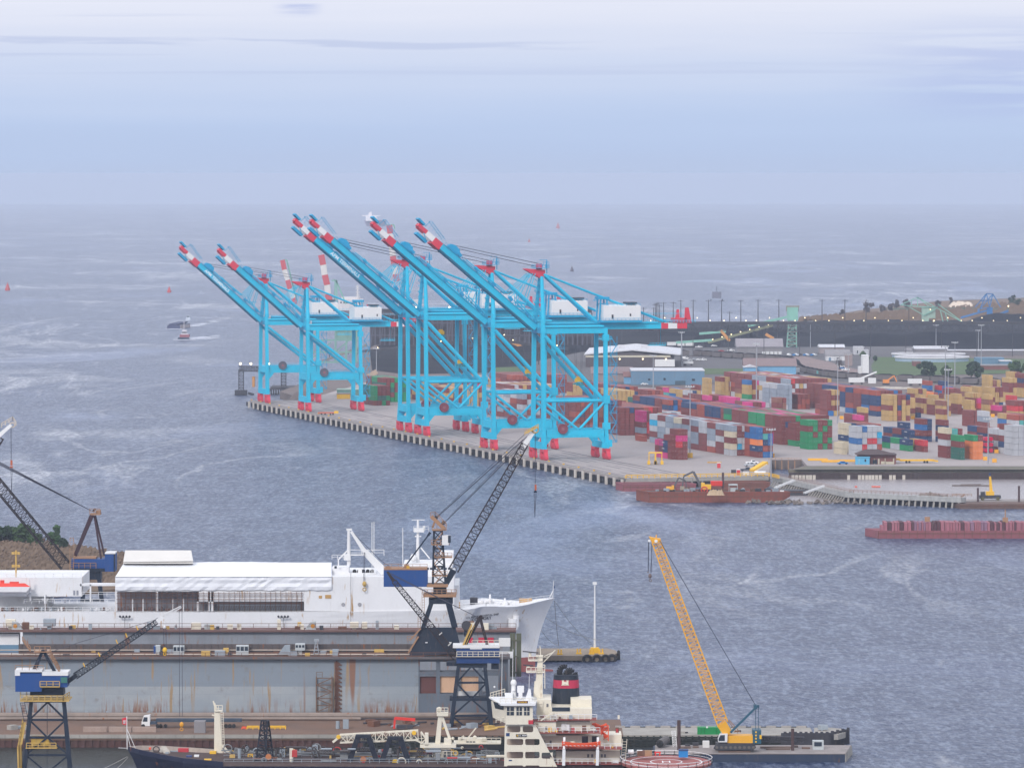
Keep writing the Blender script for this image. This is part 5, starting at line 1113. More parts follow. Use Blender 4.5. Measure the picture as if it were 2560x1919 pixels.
for i in range(14):
    x = 1972+i*4.6+(8 if i > 6 else 0); car(GP(x, 888+(i % 2)*1.5, ZD+.3), 1.2, ['white', 'silver', 'dark', 'blue'][i % 4], f"{['white', 'silver', 'dark', 'blue'][i % 4]} car in the lot below the mint tower", 4.6, 'car', 'cars in the lot below the mint tower')
def trailer(px, py, L_, h, label, m_=WHT, ang=.12):
    p = GP(px, py, ZD+.2); t = thing('trailer', label, 'trailer', p, 'white box trailers'); ax = V((math.cos(ang), math.sin(ang), 0)); no_ = V((-ax.y, ax.x, 0)); b = MB(); b.prism([p-no_*1.25+V((0, 0, 1.2)), p+ax*L_-no_*1.25+V((0, 0, 1.2)), p+ax*L_+no_*1.25+V((0, 0, 1.2)), p+no_*1.25+V((0, 0, 1.2))], (0, 0, h)); part('box_body', b, m_, t)
    for s_ in (.15, .25, .85): part('wheel', MB().tube(p+ax*s_*L_-no_*1.2+V((0, 0, .5)), p+ax*s_*L_+no_*1.2+V((0, 0, .5)), .5, 10), BLK, t)
trailer(1694, 868, 13, 2.8, 'long white trailer beyond the warehouse roof'); trailer(1668, 867, 7, 2.6, 'short white box trailer beside the long one'); trailer(1708, 913, 7, 1.6, 'long white truck body in the warehouse lot'); trailer(2270, 963, 9, 3.0, 'white box trailer on the rail siding behind the stacks'); trailer(1984, 934, 4, 2.8, 'small white tank box at the end of the gabled shed')
trailer(2122, 960, 10, 3.0, 'white covered truck load beyond the patterned block')
t = thing('excavator', 'orange excavator beyond the long navy block', 'excavator', GP(2215, 962)); p = GP(2215, 962); b = MB(); b.cbox(p+V((0, 0, .2)), 4.5, 3, 1); part('tracks', b, DKS, t); b = MB(); b.cbox(p+V((0, 0, 1.3)), 4, 2.8, 2.2); b.beam(p+V((1, 0, 3)), p+V((5.2, 0, 6)), .7); b.beam(p+V((5.2, 0, 6)), p+V((7, 0, 2)), .6); part('boom', b, mat('orange_paint', (.7,.25,.05), .6), t)
t = thing('concrete_mixer', 'white machine with a raised arm on the rubble', 'machine', GP(2180, 958)); p = GP(2180, 958); part('body', MB().cbox(p, 5, 3, 3.5), WHT, t); part('arm', MB().beam(p+V((-8, 0, 3)), p+V((3, 0, 7.5)), 1.0), WHT, t)
pile('rubble', 'pale rubble heap along the rail line behind the navy block', 2120, 2300, 972, 965, 10, mat('pale_rubble', (.42,.38,.33), .9, wear=.5, streak=False), 31, 'rubble heap')
# ---------------------------------------------------------------- near field: docks, ships and cranes
def qb(b, x0, y0, x1, y1, Y, d):      # a box whose front face at depth Y covers this photo rectangle, d metres deep
    a = Q(x0, y0, Y); c = Q(x1, y1, Y); return b.box(a.x, Y, min(a.z, c.z), c.x, Y+d, max(a.z, c.z))
SWH = mat('ship_white_paint', (.68,.68,.69), .5, wear=.10, scale=.5, rust=.30, rustcol=(.42,.26,.12))
TARP = mat('white_tarpaulin', (.70,.71,.74), .6, wear=.06, scale=.6)
NAV = mat('crane_navy', (.007,.016,.034), .55, wear=.25, scale=.8); CBL = mat('crane_blue', (.012,.06,.22), .5, wear=.18, scale=.5)
BRN = mat('crane_brown', (.33,.19,.11), .8, wear=.4); YRL = mat('safety_yellow', (.55,.36,.10), .7, wear=.4)
DGR = mat('deck_grey', (.12,.11,.115), .8, wear=.5, rust=.4); RST = mat('rusty_steel', (.15,.07,.045), .9, wear=.5); GRY = mat('grey_paint', (.28,.32,.36), .6, wear=.35, rust=.35)
CREAM = mat('ship_cream', (.66,.61,.50), .5, wear=.12, rust=.2, scale=.8); RDK = mat('ship_red_deck', (.26,.07,.06), .8, wear=.3); TIM = mat('dark_timber', (.024,.028,.024), .9, wear=.5); ORG_ = mat('lifeboat_orange', (.72,.09,.03), .5, wear=.1)
GP0 = mat('port_grey', (.34,.34,.36), .6)
# ---- hospital ship
YS = 1381.0
hs = thing('hospital_ship', 'big white hospital ship with tarpaulin roof moored behind the dry dock', 'ship', (Q(700, 1679, YS).x, YS, 0))
def fair(st, k=4):      # Catmull-Rom fairing between stations
    o = []
    for i in range(len(st)-1):
        p0, p1, p2, p3 = st[max(0, i-1)], st[i], st[i+1], st[min(len(st)-1, i+2)]
        for j in range(k):
            t = j/k; o.append(tuple(.5*((2*b_)+(c-a)*t+(2*a-5*b_+4*c-d)*t*t+(3*b_-a-3*c+d)*t**3) for a, b_, c, d in zip(p0, p1, p2, p3)))
    return o+[st[-1]]
def hull(b, st, Yc, z0=-3.0, lv=6, ex=1.6):
    # st: list of (x_top, z_top, half_top, x_bot, half_bot)
    n = len(st); vs = []; fs = []
    for xt, zt, ht, xb, hb in st:
        for s_ in (-1, 1):
            for k in range(lv+1):
                t = k/lv; e = t**ex; vs.append((xb+(xt-xb)*e, Yc+s_*(hb+(ht-hb)*e), z0+(zt-z0)*t))
    m_ = lv+1
    for i in range(n-1):
        for s_ in (0, 1):
            for k in range(lv):
                a = i*2*m_+s_*m_+k; c = a+2*m_; fs.append((a, c, c+1, a+1) if s_ == 0 else (a, a+1, c+1, c))
        a = i*2*m_+lv; fs.append((a, a+2*m_, a+3*m_, a+m_))
    fs.append(tuple(range(m_))+tuple(range(2*m_-1, m_-1, -1)))
    return b.add(vs, fs)
X_ = lambda px, Y=YS: Q(px, 1600, Y).x
Z_ = lambda py, Y=YS: Q(1280, py, Y).z
NSD = YS-16
st = [(X_(-500), Z_(1529, NSD), 16, X_(-500), 15.5), (X_(700), Z_(1529, NSD), 16, X_(690), 15.5), (X_(1130), Z_(1524, NSD), 16, X_(1080), 13), (X_(1210), Z_(1517, NSD), 13.5, X_(1160), 9), (X_(1290), Z_(1508), 9.5, X_(1240), 5.5), (X_(1350), Z_(1499), 4.5, X_(1300), 2.6), (X_(1386), Z_(1494), .35, X_(1336), .3)]
st = st[:1]+fair(st[1:]); hull_o = part('hull', hull(MB(), st, YS, -3, 12, 2.3), SWH, hs)
st2 = []
for xt, zt, ht, xb, hb in st: e_ = (7.0/(zt+3))**2.3; st2.append((xb+(xt-xb)*e_, 4.0, hb+(ht-hb)*e_+.06, xb+.02, hb+.05))
part('boot_topping', hull(MB(), st2, YS, -3, 3, 1.2), mat('antifouling', (.30,.09,.08), .7, wear=.4), hs)
b = MB(); b.beam((X_(1290), YS, -.6), (X_(1383), YS, -.2), 2.6, 3.2, .8, 1.0); part('bulbous_bow', b, mat('antifouling', (.30,.09,.08), .7, wear=.4), hs)
NS = YS-16.0     # near side plane
# slab wall forward, gallery wall aft
b = MB(); qb(b, 826, 1441, 1135, 1527, NS+.1, 31.8); wl = part('deckhouse_wall', b, SWH, hs)
b = MB(); qb(b, 492, 1469, 826, 1503, NS+.1, 3); qb(b, 760, 1503, 826, 1527, NS+.1, 3); qb(b, 288, 1469, 492, 1478, NS+.1, 3)
for x in (288, 390, 492, 520, 528): qb(b, x, 1478, x+5, 1527, NS+.1, .6)
for x in (330, 356, 430, 457): qb(b, x, 1496, x+3, 1527, NS+2.5, .5)
part('gallery_wall', b, SWH, hs)
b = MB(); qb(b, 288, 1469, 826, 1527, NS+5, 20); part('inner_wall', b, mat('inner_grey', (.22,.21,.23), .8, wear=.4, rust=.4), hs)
b = MB(); rr = random.Random(3)
for i in range(24):
    x = 292+i*8.4+rr.random()*4; h = 3+rr.random()*8; qb(b, x, 1526-h, x+2+rr.random()*5, 1526, NS+3, 1)
part('deck_gear', b, mat('gear_mix', (.16,.10,.09), .8, wear=.5), hs)
b = MB()
for x in range(296, 762, 13): q = Q(x, 0, NS-.5).x; b.beam((q, NS-.5, Z_(1527, NS)), (q, NS-.5, Z_(1478, NS)), .12)
for y in (1482, 1488, 1497, 1507): b.beam((X_(292, NS), NS-.5, Z_(y, NS)), (X_(758, NS), NS-.5, Z_(y, NS)), .12)
part('scaffold', b, RST, hs)
b = MB()
for i in range(34): x = 545+i*6; q = Q(x, 0, NS+2).x; b.beam((q, NS+2, Z_(1526, NS)), (q+.5, NS+2, Z_(1513, NS)), .12)
b.beam((X_(542, NS), NS+2, Z_(1513, NS)), (X_(748, NS), NS+2, Z_(1513, NS)), .25); part('truss_gangway', b, GRY, hs)
b = MB()
for x in (858, 899): c = Q(x, 1510, NS-.05); b.torus(c, .42, .1, 'y', 12, 4); b.tube(c, c+V((0, .2, 0)), .36, 10)
part('round_port', b, GP0, hs)
for x, y, w_, h in ((797, 1488, 8, 7), (813, 1486, 15, 9)): b = MB(); qb(b, x, y, x+w_, y+h, NS-.02, .1); part('primer_patch', b, mat('primer_tan', (.45,.27,.10), .8), hs)
for x in (312, 708): b = MB(); qb(b, x-.6, 1542, x+.6, 1572, NS-1.2, .2); qb(b, x-13, 1542, x+13, 1543.5, NS-1.2, .2); [b.sphere(Q(x-12+k*8, 1540, NS-1.2), .33, 6) for k in range(4)]; part('floodlight_bar', b, DKS, hs)
# tarpaulin roof
t = thing('tarpaulin_cover', 'white tarpaulin tent over the hospital ship deck, with a raised end', 'tarpaulin', (X_(550), YS, Z_(1441)))
def tp(x, y, Y): return Q(x, y, Y)
b = MB(); nx = 44; vs = []; fs = []; rr = random.Random(9)
rows = [(1474, NS-.3), (1466, NS-.45), (1457, NS-.3), (1449, NS-.5), (1442, NS-.4), (1441, NS-.7), (1430, NS+4), (1418, NS+9), (1405, YS-1), (1404, YS+1), (1425, YS+9), (1450, YS+16)]
for j, (y, Y) in enumerate(rows):
    for i in range(nx+1):
        tt = i/nx; x0 = 288 if j < 6 else 288+(j-5)*7.3 if j < 9 else 312; x = x0+(829-x0)*tt; wob = (rr.random()-.5)*(.30 if j < 5 else .06); sag = math.sin(tt*9)*.8+rr.random()*.8 if 5 < j < 10 else 0
        vs.append(tp(x, y+sag+(rr.random()*1.5 if j == 0 else 0), Y)+V((0, wob, 0)))
for j in range(len(rows)-1):
    for i in range(nx): k = j*(nx+1)+i; fs.append((k, k+1, k+nx+2, k+nx+1))
k0 = len(vs); vs += [vs[j*(nx+1)] for j in range(len(rows))]+[vs[j*(nx+1)+nx] for j in range(len(rows))]
fs += [tuple(k0+j for j in range(len(rows)-1, 3, -1)), tuple(k0+len(rows)+j for j in range(4, len(rows)))]
b.add(vs, fs); part('main_cover', b, TARP, t, smooth=False)
b = MB(); a0, a1 = 308, 483
b.prism([tp(a0, 1404, YS-5), tp(a1, 1402, YS-5), tp(a1-5, 1375, YS-1), tp(a0+5, 1375, YS-1)], (0, .2, 0)); b.hexa([tp(a0, 1408, YS-5), tp(a1, 1408, YS-5), tp(a1, 1410, YS+8), tp(a0, 1410, YS+8), tp(a0+5, 1375, YS-1), tp(a1-7, 1375, YS-1), tp(a1-7, 1376, YS+4), tp(a0+5, 1376, YS+4)]); part('raised_cover', b, mat('cream_tarpaulin', (.60,.58,.55), .6, wear=.08), t)
# aft superstructure
b = MB(); qb(b, -200, 1443, 204, 1490, NS+2, 26); qb(b, -200, 1490, 120, 1527, NS+8, 18); qb(b, 200, 1459, 288, 1464, NS+2, 4); qb(b, 224, 1460, 228, 1508, NS+2, .8); qb(b, 110, 1485, 114, 1508, NS+1, .6); ho = part('aft_house', b, SWH, hs)
b = MB()
for x, y in ((183, 1481), (191, 1481), (130, 1500), (160, 1500), (60, 1500)): qb(b, x, y-6, x+5, y+6, NS+1.9, .2)
part('door', b, mat('door_grey', (.25,.26,.3), .6), ho)
b = MB(); b.rail([Q(-100, 1444, NS+2), Q(204, 1444, NS+2)], 1.2, 2.5, .06); b.rail([Q(-100, 1527, NS+.3), Q(288, 1527, NS+.3)], 1.2, 2.2, .06); b.rail([Q(205, 1490, NS+1), Q(288, 1490, NS+1)], 1.2, 2, .06); b.rail([Q(60, 1508, NS+1), Q(288, 1508, NS+1)], 1.2, 2, .06); b.rail([Q(1140, 1520, NS+1.5), Q(1215, 1515, NS+3.5), Q(1300, 1507, NS+8), Q(1380, 1496, YS-1)], 1.1, 2.5, .06); part('railing', b, WHT, hs)
b = MB(); rr = random.Random(4)
for i in range(46):
    x = rr.random()*285; y = 1527-rr.random()*3; Y = NS+2+rr.random()*4; h = 2+rr.random()*7; qb(b.m(i % 3), x, y-h, x+2+rr.random()*6, y, Y, 1.2)
part('deck_gear', b, [GRY, RST, SWH], hs)
# mast with floodlight rack at the left
for px, yb, yt, w_, lb in ((40, 1443, 1375, 9, 0), (113, 1527, 1458, 6, 0)):
    b = MB(); a = Q(px, yb, NS+4); c = Q(px, yt, NS+4); b.tube(a, c, .22, 6)
    for k in range(2):
        z = c.z-.6-k*3.6; b.box(c.x-w_*.11, a.y-.2, z, c.x+w_*.11, a.y, z+.15)
        for q in (-1, 0, 1): b.box(c.x+q*w_*.09-.35, a.y-.6, z-.5, c.x+q*w_*.09+.35, a.y, z+.2)
    part('floodlight_mast', b, SWH if px > 50 else YRL, hs)
# lifeboat
t = thing('lifeboat', 'orange topped white lifeboat hanging at the stern house of the white ship', 'lifeboat', Q(30, 1480, NS-2)); b = MB(); Yl = NS-2.5
b.hexa([Q(-20, 1479, Yl), Q(66, 1479, Yl), Q(66, 1479, Yl+3), Q(-20, 1479, Yl+3), Q(-30, 1466, Yl), Q(76, 1466, Yl), Q(76, 1466, Yl+3), Q(-30, 1466, Yl+3)]); part('boat_hull', b, SWH, t)
b = MB(); b.hexa([Q(-30, 1466, Yl), Q(76, 1466, Yl), Q(76, 1466, Yl+3), Q(-30, 1466, Yl+3), Q(-20, 1457, Yl+.5), Q(62, 1457, Yl+.5), Q(62, 1457, Yl+2.5), Q(-20, 1457, Yl+2.5)]); qb(b, 24, 1454, 46, 1460, Yl+.8, 1.6); qb(b, 0, 1450, 10, 1458, Yl+1, 1.2); part('canopy', b, mat('boat_red', (.70,.06,.04), .5), t)
b = MB(); b.beam(Q(76, 1500, Yl+3), Q(74, 1446, Yl+1.5), .35); b.beam(Q(68, 1490, Yl+3.6), Q(76, 1478, Yl+1), .3); part('davit', b, SWH, hs)
# forward house, bridge and masts of the white ship
b = MB(); qb(b, 830, 1432, 940, 1441, NS+8, 14); qb(b, 1008, 1412, 1130, 1441, NS+6, 20); qb(b, 1100, 1385, 1133, 1412, NS+8, 16); qb(b, 1133, 1462, 1147, 1527, NS+4, 24); qb(b, 830, 1418, 872, 1432, NS+9, 8); qb(b, 895, 1440, 905, 1420, NS+9, 2); ho = part('bridge_house', b, SWH, hs)
b = MB()
for x in range(1012, 1128, 9): qb(b, x, 1418, x+6, 1423, NS+5.9, .15)
qb(b, 836, 1414, 842, 1420, NS+8.9, .1); part('window', b, GLS, ho)
b = MB()
for i in range(5): c = Q(886+i*11, 1428, NS+10); b.tube(c, c+V((0, 1.5, 0)), .55, 12)
part('vent_opening', b, BLK, ho)
b = MB(); b.tube(Q(1044, 1412, YS), Q(1045, 1298, YS), .55, 8, .3); b.box(Q(1028, 0, YS).x, YS-.3, Z_(1299.5), Q(1061, 0, YS).x, YS+.1, Z_(1298)); qb(b, 1035, 1320, 1060, 1330, YS-1, 2); b.rail([Q(1034, 1328, YS-1), Q(1072, 1328, YS-1)], 1.4, 1.4, .06); qb(b, 1057, 1314, 1063, 1327, YS-.3, .3); b.beam(Q(1052, 1368, YS), Q(1074, 1395, YS), .35); b.beam(Q(1037, 1340, YS), Q(1053, 1340, YS), .3); b.sphere(Q(1033, 1394, YS-2), .9, 10, 1.3); part('radar_mast', b, WHT, hs)
for x, yt in ((930, 1305), (935, 1304), (1007, 1319)): part('whip_aerial', MB().tube(Q(x, 1440, NS+9), Q(x, yt, NS+9), .11, 5), WHT, hs)
b = MB(); b.tube(Q(872, 1412, NS+8), Q(872, 1323, NS+8), .55, 8, .4); b.beam(Q(866, 1323, NS+8), Q(880, 1323, NS+8), .8, .5); b.beam(Q(872, 1372, NS+8), Q(846, 1398, NS+8), .4); b.beam(Q(846, 1398, NS+8), Q(846, 1418, NS+8), .35); qb(b, 860, 1385, 876, 1400, NS+7, 2); b.rail([Q(830, 1398, NS+8), Q(872, 1398, NS+8)], 1.3, 1.5, .06); b.rail([Q(875, 1388, NS+8), Q(960, 1388, NS+8)], 1.6, 2.5, .08); b.box(X_(875, NS+8), NS+8, Z_(1388, NS+8), X_(925, NS+8), NS+8.5, Z_(1385, NS+8)); part('foremast', b, WHT, hs)
b = MB(); b.beam(Q(878, 1328, NS+6), Q(912, 1378, NS+6), .8, .7, 1.2, 1.2); b.beam(Q(912, 1378, NS+6), Q(962, 1430, NS+6), 1.6, 1.7, 2.2, 2.2); part('deck_crane_boom', b, WHT, hs)
b = MB(); b.path([Q(884, 1332, NS+6), Q(952, 1400, NS+6), Q(1010, 1440, NS+6)], .07, 4); b.tube(Q(910, 1380, NS+5), Q(909, 1455, NS-1), .06, 4); b.tube(Q(912, 1380, NS+5), Q(912, 1455, NS-1), .06, 4); b.path([Q(877, 1430, NS-1), Q(877, 1560, NS-1)], .05, 4); part('crane_wire', b, CAB, hs)
b = MB(); c = Q(911, 1459, NS-1); b.sphere(c, .6, 8, 1.3); b.torus(c+V((0, 0, -1.5)), .45, .14, 'y', 10, 4); part('hook_block', b, YRL, hs)
# bow fittings
b = MB(); Yb = YS-4
for x, r_ in ((1205, 1.0), (1225, 1.7), (1262, 1.0)): c = Q(x, 1510-r_*5, Yb); b.torus(c, r_, .28, 'x', 12, 5); b.tube(c+V((-1.2, 0, 0)), c+V((1.2, 0, 0)), .5, 8)
for x0, x1, h in ((1196, 1203, 6), (1214, 1220, 9), (1236, 1244, 8), (1250, 1256, 5), (1266, 1280, 5)): qb(b, x0, 1512-h, x1, 1516, Yb, 1.5)
part('windlass', b, SWH, hs)
qb_ = MB(); qb(qb_, 1175, 1494, 1194, 1512, Yb+2, 3); part('equipment_box', qb_, DKS, hs); qb_ = MB(); qb(qb_, 1298, 1496, 1330, 1507, YS+2, 2); part('timber_stack', qb_, mat('ochre_timber', (.5,.3,.12), .8), hs); qb_ = MB(); qb(qb_, 1138, 1507, 1150, 1525, NS+6, 4); part('rusty_patch', qb_, mat('ochre_timber', (0,0,0)), hs)
b = MB(); c = Q(1292, 1512, Yb); b.torus(c, .8, .25, 'y', 10, 5); c = Q(1262, 1510, Yb-1); b.sphere(c, 1.0, 8, 1.2); part('cowl_vent', b, SWH, hs)
def cylm(b, c, r, h): return b.tube(c, V(c)+V((0, 0, h)), r, 12)
b = MB(); cylm(b, Q(1283, 1572, YS-8.5), 1.4, 3.0); cylm(b, Q(1290, 1566, YS-8.5), .9, 3.2); b.beam(Q(1279, 1560, YS-8.6), Q(1283, 1550, YS-8.6), .5, .5, .1); b.beam(Q(1290, 1560, YS-8.6), Q(1288, 1550, YS-8.6), .5, .5, .1); part('anchor', b, SWH, hs)
b = MB(); b.tube(Q(1382, 1496, YS), Q(1384, 1452, YS), .09, 5); b.beam(Q(1372, 1496, YS-1), Q(1383, 1476, YS), .2); part('jackstaff', b, WHT, hs); b = MB(); qb(b, 1384, 1464, 1387, 1470, YS, .1); part('small_flag', b, NVY, hs)
Lb = mat('ship_lettering', (.03,.03,.05), .6, wear=0)
scn.view_layers[0].update()
def sidept(px, py, off=.25): 
    # a point on the near bow side
    tt = max(0, (px-1130)/256); half = 16-(tt**1.7)*15; dz = max(0, min(1, (py-1500)/180)); return Q(px, py, YS-half*(1-.45*dz*min(1, tt*1.8))-off-.5)
for txt, sz, px, py, n_ in (('U.S. NAVAL HOSPITAL SHIP', .66, 1206, 1540.5, 'name_lettering'), ('COMFORT', 1.0, 1204, 1549.5, 'name_lettering')):
    a, c = sidept(px-36, py), sidept(px+36, py); m_ = (a+c)/2; m_.y = min(a.y, c.y, m_.y); tx = text_mesh(txt, sz*1.15, n_, Lb, hs, V((m_.x, 0, Z_(py+3, m_.y))), (1, 0, .075), (0, 0, 1), .03)
    off = world_loc(hs); inv = V(off)
    for v in tx.data.vertices:
        h_, lo_, no_, _ = hull_o.ray_cast(V((v.co.x, -60, v.co.z)), V((0, 1, 0)))
        v.co.y = (lo_.y-.12) if h_ else v.co.y+m_.y-off.y
# ---- mooring dolphin pier beyond the bow
Yp = 1407; dp = thing('dolphin_pier', 'concrete mooring pier with hanging tyres beyond the white bow', 'pier', Q(1460, 1655, Yp))
b = MB(); zt = Z_(1638, Yp); pts = [(Q(x, 0, Yp+d).x, Yp+d, zt) for x, d in ((1300, 0), (1500, 0), (1532, 1.5), (1545, 8), (1540, 16), (1520, 22), (1300, 22))]; b.prism(pts, (0, 0, -1.4)); part('deck', b, mat('brown_concrete', (.26,.21,.16), .9, wear=.5, scale=1), dp)
b = MB(); pts = [(Q(x, 0, Yp+d).x, Yp+d, zt-.02) for x, d in ((1455, .1), (1500, .1), (1531, 1.6), (1544, 8), (1519, 21), (1455, 21))]; b.prism(pts, (0, 0, -3.6)); part('end_block', b, CON2, dp)
b = MB()
for i in range(9):
    for d in (2, 8): x = Q(1366+i*10, 0, Yp+d).x; b.tube((x, Yp+d, zt-1.2), (x, Yp+d, -2), .5, 6)
part('pile', b, TIM, dp)
for x in (1468, 1492, 1514, 1530): c = Q(x, 1645, Yp); part('tyre_fender', MB().torus((c.x, Yp-.4+(1.5 if x == 1530 else 0), c.z-.2), 1.05, .42, 'y', 14, 6), BLK, dp)
part('tyre_fender', MB().torus((Q(1548, 0, Yp+8).x, Yp+8, Z_(1645, Yp)), 1.2, .5, 'x', 14, 6), BLK, dp)
for x, d in ((1400, 3), (1448, 5), (1480, 4), (1504, 5)):
    c = V((Q(x, 0, Yp+d).x, Yp+d, zt)); b = MB(); b.cbox(c, 1.6, 1.0, .4); b.tube(c+V((-.4, 0, .4)), c+V((-.4, 0, 1.5)), .22, 6); b.tube(c+V((.4, 0, .4)), c+V((.4, 0, 1.5)), .22, 6); part('bollard', b, YEL, dp)
c = V((Q(1488, 0, Yp+8).x, Yp+8, zt)); t = thing('pier_light_pole', 'tall white pole with yellow foot on the mooring pier', 'light pole', c)
part('pole', MB().tube(c, V((c.x, c.y, Z_(1462, Yp+8))), .34, 8, .2), WHT, t); part('base_block', MB().cbox(c, 2.4, 2.0, 1.6), YEL, t); part('lamp_head', MB().cbox(V((c.x, c.y, Z_(1461, Yp+8))), 1.2, .6, .8), WHT, t)
for i, (x0, y0, x1, y1) in enumerate(((1386, 1500, 1482, 1610), (1386, 1500, 1397, 1613), (1344, 1560, 1397, 1613), (1360, 1540, 1500, 1600))):
    a, c = Q(x0, y0, YS), Q(x1, y1, Yp+4); pts = [a.lerp(c, k/8)+V((0, 0, -math.sin(math.pi*k/8)*1.2)) for k in range(9)]; MB().path(pts, .07, 4).build('mooring_line', mat('rope', (.35,.33,.30), .8), label='pale mooring line from the white bow to the mooring pier', cat='rope', group='mooring lines of the white ship')
# ---- dry dock
def dockmat():
    m = bpy.data.materials.new('dock_wall'); m.use_nodes = True; nt = m.node_tree; p = nt.nodes['Principled BSDF']; g = nt.nodes.new('ShaderNodeNewGeometry'); sx = nt.nodes.new('ShaderNodeSeparateXYZ'); lnk(nt, g.outputs['Position'], sx.inputs[0])
    def noise(v, d=4, r_=.6):
        mp = nt.nodes.new('ShaderNodeMapping'); mp.inputs['Scale'].default_value = v; lnk(nt, g.outputs['Position'], mp.inputs[0]); n = nt.nodes.new('ShaderNodeTexNoise'); n.inputs['Scale'].default_value = 1; n.inputs['Detail'].default_value = d; n.inputs['Roughness'].default_value = r_; lnk(nt, mp.outputs[0], n.inputs[0]); return n.outputs[0]
    def mr(x, a, c, d=0, e=1):
        r = nt.nodes.new('ShaderNodeMapRange'); r.interpolation_type = 'SMOOTHSTEP'
        for i, q in zip((1, 2, 3, 4), (a, c, d, e)): r.inputs[i].default_value = q
        lnk(nt, x, r.inputs[0]); return r.outputs[0]
    def mx(f, A, B):
        x = nt.nodes.new('ShaderNodeMix'); x.data_type = 'RGBA'; lnk(nt, f, x.inputs[0])
        for i, q in ((6, A), (7, B)):
            if isinstance(q, tuple): x.inputs[i].default_value = (*q, 1)
            else: lnk(nt, q, x.inputs[i])
        return x.outputs[2]
    def mul(a, c):
        k = nt.nodes.new('ShaderNodeMath'); k.operation = 'MULTIPLY'; lnk(nt, a, k.inputs[0]); (lnk(nt, c, k.inputs[1]) if not isinstance(c, float) else setattr(k.inputs[1], 'default_value', c)); return k.outputs[0]
    z = sx.outputs[2]
    p.inputs['Specular IOR Level'].default_value = .2; c = mx(mr(z, 10.6, 10.8), (.30,.325,.345), (.20,.235,.275))            # two paint bands
    c = mx(mul(mr(noise((.05, 1, .12)), .4, .65), .5), c, (.21,.25,.29))
    c = mx(mul(mr(noise((.9, 1, .06), 3), .55, .64), mr(noise((.10, 1, .02), 2), .42, .55)), c, (.30,.21,.12))
    low = mr(z, 3.5, 8.5, 1, 0)
    c = mx(mul(mul(mr(noise((1.3, 1, .09), 5, .75), .48, .56), mr(noise((.07, 1, .03), 3), .42, .56)), low), c, (.20,.07,.02))
    c = mx(mul(mr(noise((.16, 1, .008), 2), .66, .70), .9), c, (.22,.10,.05))
    c = mx(mul(mr(z, 3.2, 5.2, 1, 0), .6), c, (.10,.10,.11))
    cb_ = nt.nodes.new('ShaderNodeCombineXYZ'); lnk(nt, sx.outputs[0], cb_.inputs[0]); lnk(nt, z, cb_.inputs[1]); bk = nt.nodes.new('ShaderNodeTexBrick'); lnk(nt, cb_.outputs[0], bk.inputs[0])
    for i, v in (('Scale', 1.0), ('Mortar Size', .035), ('Brick Width', 9.0), ('Row Height', 2.9), ('Mortar Smooth', .5)): bk.inputs[i].default_value = v
    bk.inputs['Color1'].default_value = (0,0,0,1); bk.inputs['Color2'].default_value = (.25,.25,.25,1); bk.inputs['Mortar'].default_value = (1,1,1,1)
    c = mx(mul(bk.outputs[0], .35), c, (.12,.125,.13)); c = mx(mul(mr(noise((.35, 1, .35), 5), .55, .75), .6), c, (.17,.15,.13))
    lnk(nt, c, p.inputs['Base Color']); p.inputs['Roughness'].default_value = .65; MATS['dock_wall'] = m; return m
DW = dockmat(); YQp = 1229.5; Y1 = 1236.0; Zt = Z_(1645, Y1); Y2 = 1300.0; Z2 = Z_(1578, Y2)
dd = thing('dry_dock', 'long grey floating dry dock with rusty streaked walls', 'dry dock', (Q(650, 0, Y1).x, Y1, 0))
b = MB(); qb(b, -300, 1647, 1046, 1800, Y1, 5)
wn = part('near_wing_wall', b, DW, dd); b = MB()
xs = [1046, 1049, 1090, 1099, 1143, 1152, 1196, 1203, 1246, 1270]
qb(b, 1046, 1647, 1270, 1653, Y1, 5); qb(b, 1046, 1679, 1270, 1688, Y1, 5); qb(b, 1046, 1733, 1270, 1800, Y1, 5)
for a, c in ((1046, 1049), (1090, 1100), (1142, 1152), (1196, 1206), (1246, 1270)): qb(b, a, 1653, c, 1679, Y1, 5); qb(b, a, 1688, c, 1733, Y1, 5)
part('end_frame', b, mat('end_frame_grey', (.12,.145,.18), .7, wear=.5, rust=.8, scale=.7), dd)
b = MB(); qb(b, -300, 1641, 1275, 1647, Y1-1.6, 8.0); part('near_wall_walkway', b, DGR, dd)
b = MB(); qb(b, -300, 1796, 1290, 1806, Y1-4, 66); part('pontoon_deck', b, mat('pontoon', (.12,.11,.12), .9, wear=.5, rust=.6), dd)
b = MB(); zz = Z2; b.box(Q(50, 0, Y2).x, Y2, 2, Q(1290, 0, Y2).x, Y2+5, zz); part('far_wing_wall', b, mat('dock_grey_inner', (.22,.24,.27), .8, wear=.5, rust=.55, scale=.4), dd)
b = MB(); b.box(Q(-100, 0, Y2).x, Y2-1.2, zz-.02, Q(1290, 0, Y2).x, Y2+7, zz+.5); part('far_wall_walkway', b, mat('walkway_rust', (.15,.085,.075), .9, wear=.5), dd)
b = MB(); qb(b, -120, 1583, 47, 1611, Y2+1, 4); part('white_end_block', b, SWH, dd); b = MB(); qb(b, -120, 1611, 47, 1632, Y2+.8, 4); part('blue_end_block', b, BWALL, dd)
b = MB(); b.rail([Q(-100, 1570, Y2), Q(1290, 1570, Y2)], 1.3, 4, .06); b.rail([V((Q(-100, 0, Y1-1.4).x, Y1-1.4, Zt+.4)), V((Q(1270, 0, Y1-1.4).x, Y1-1.4, Zt+.4))], 1.2, 3, .06); part('walkway_railing', b, RST, dd)
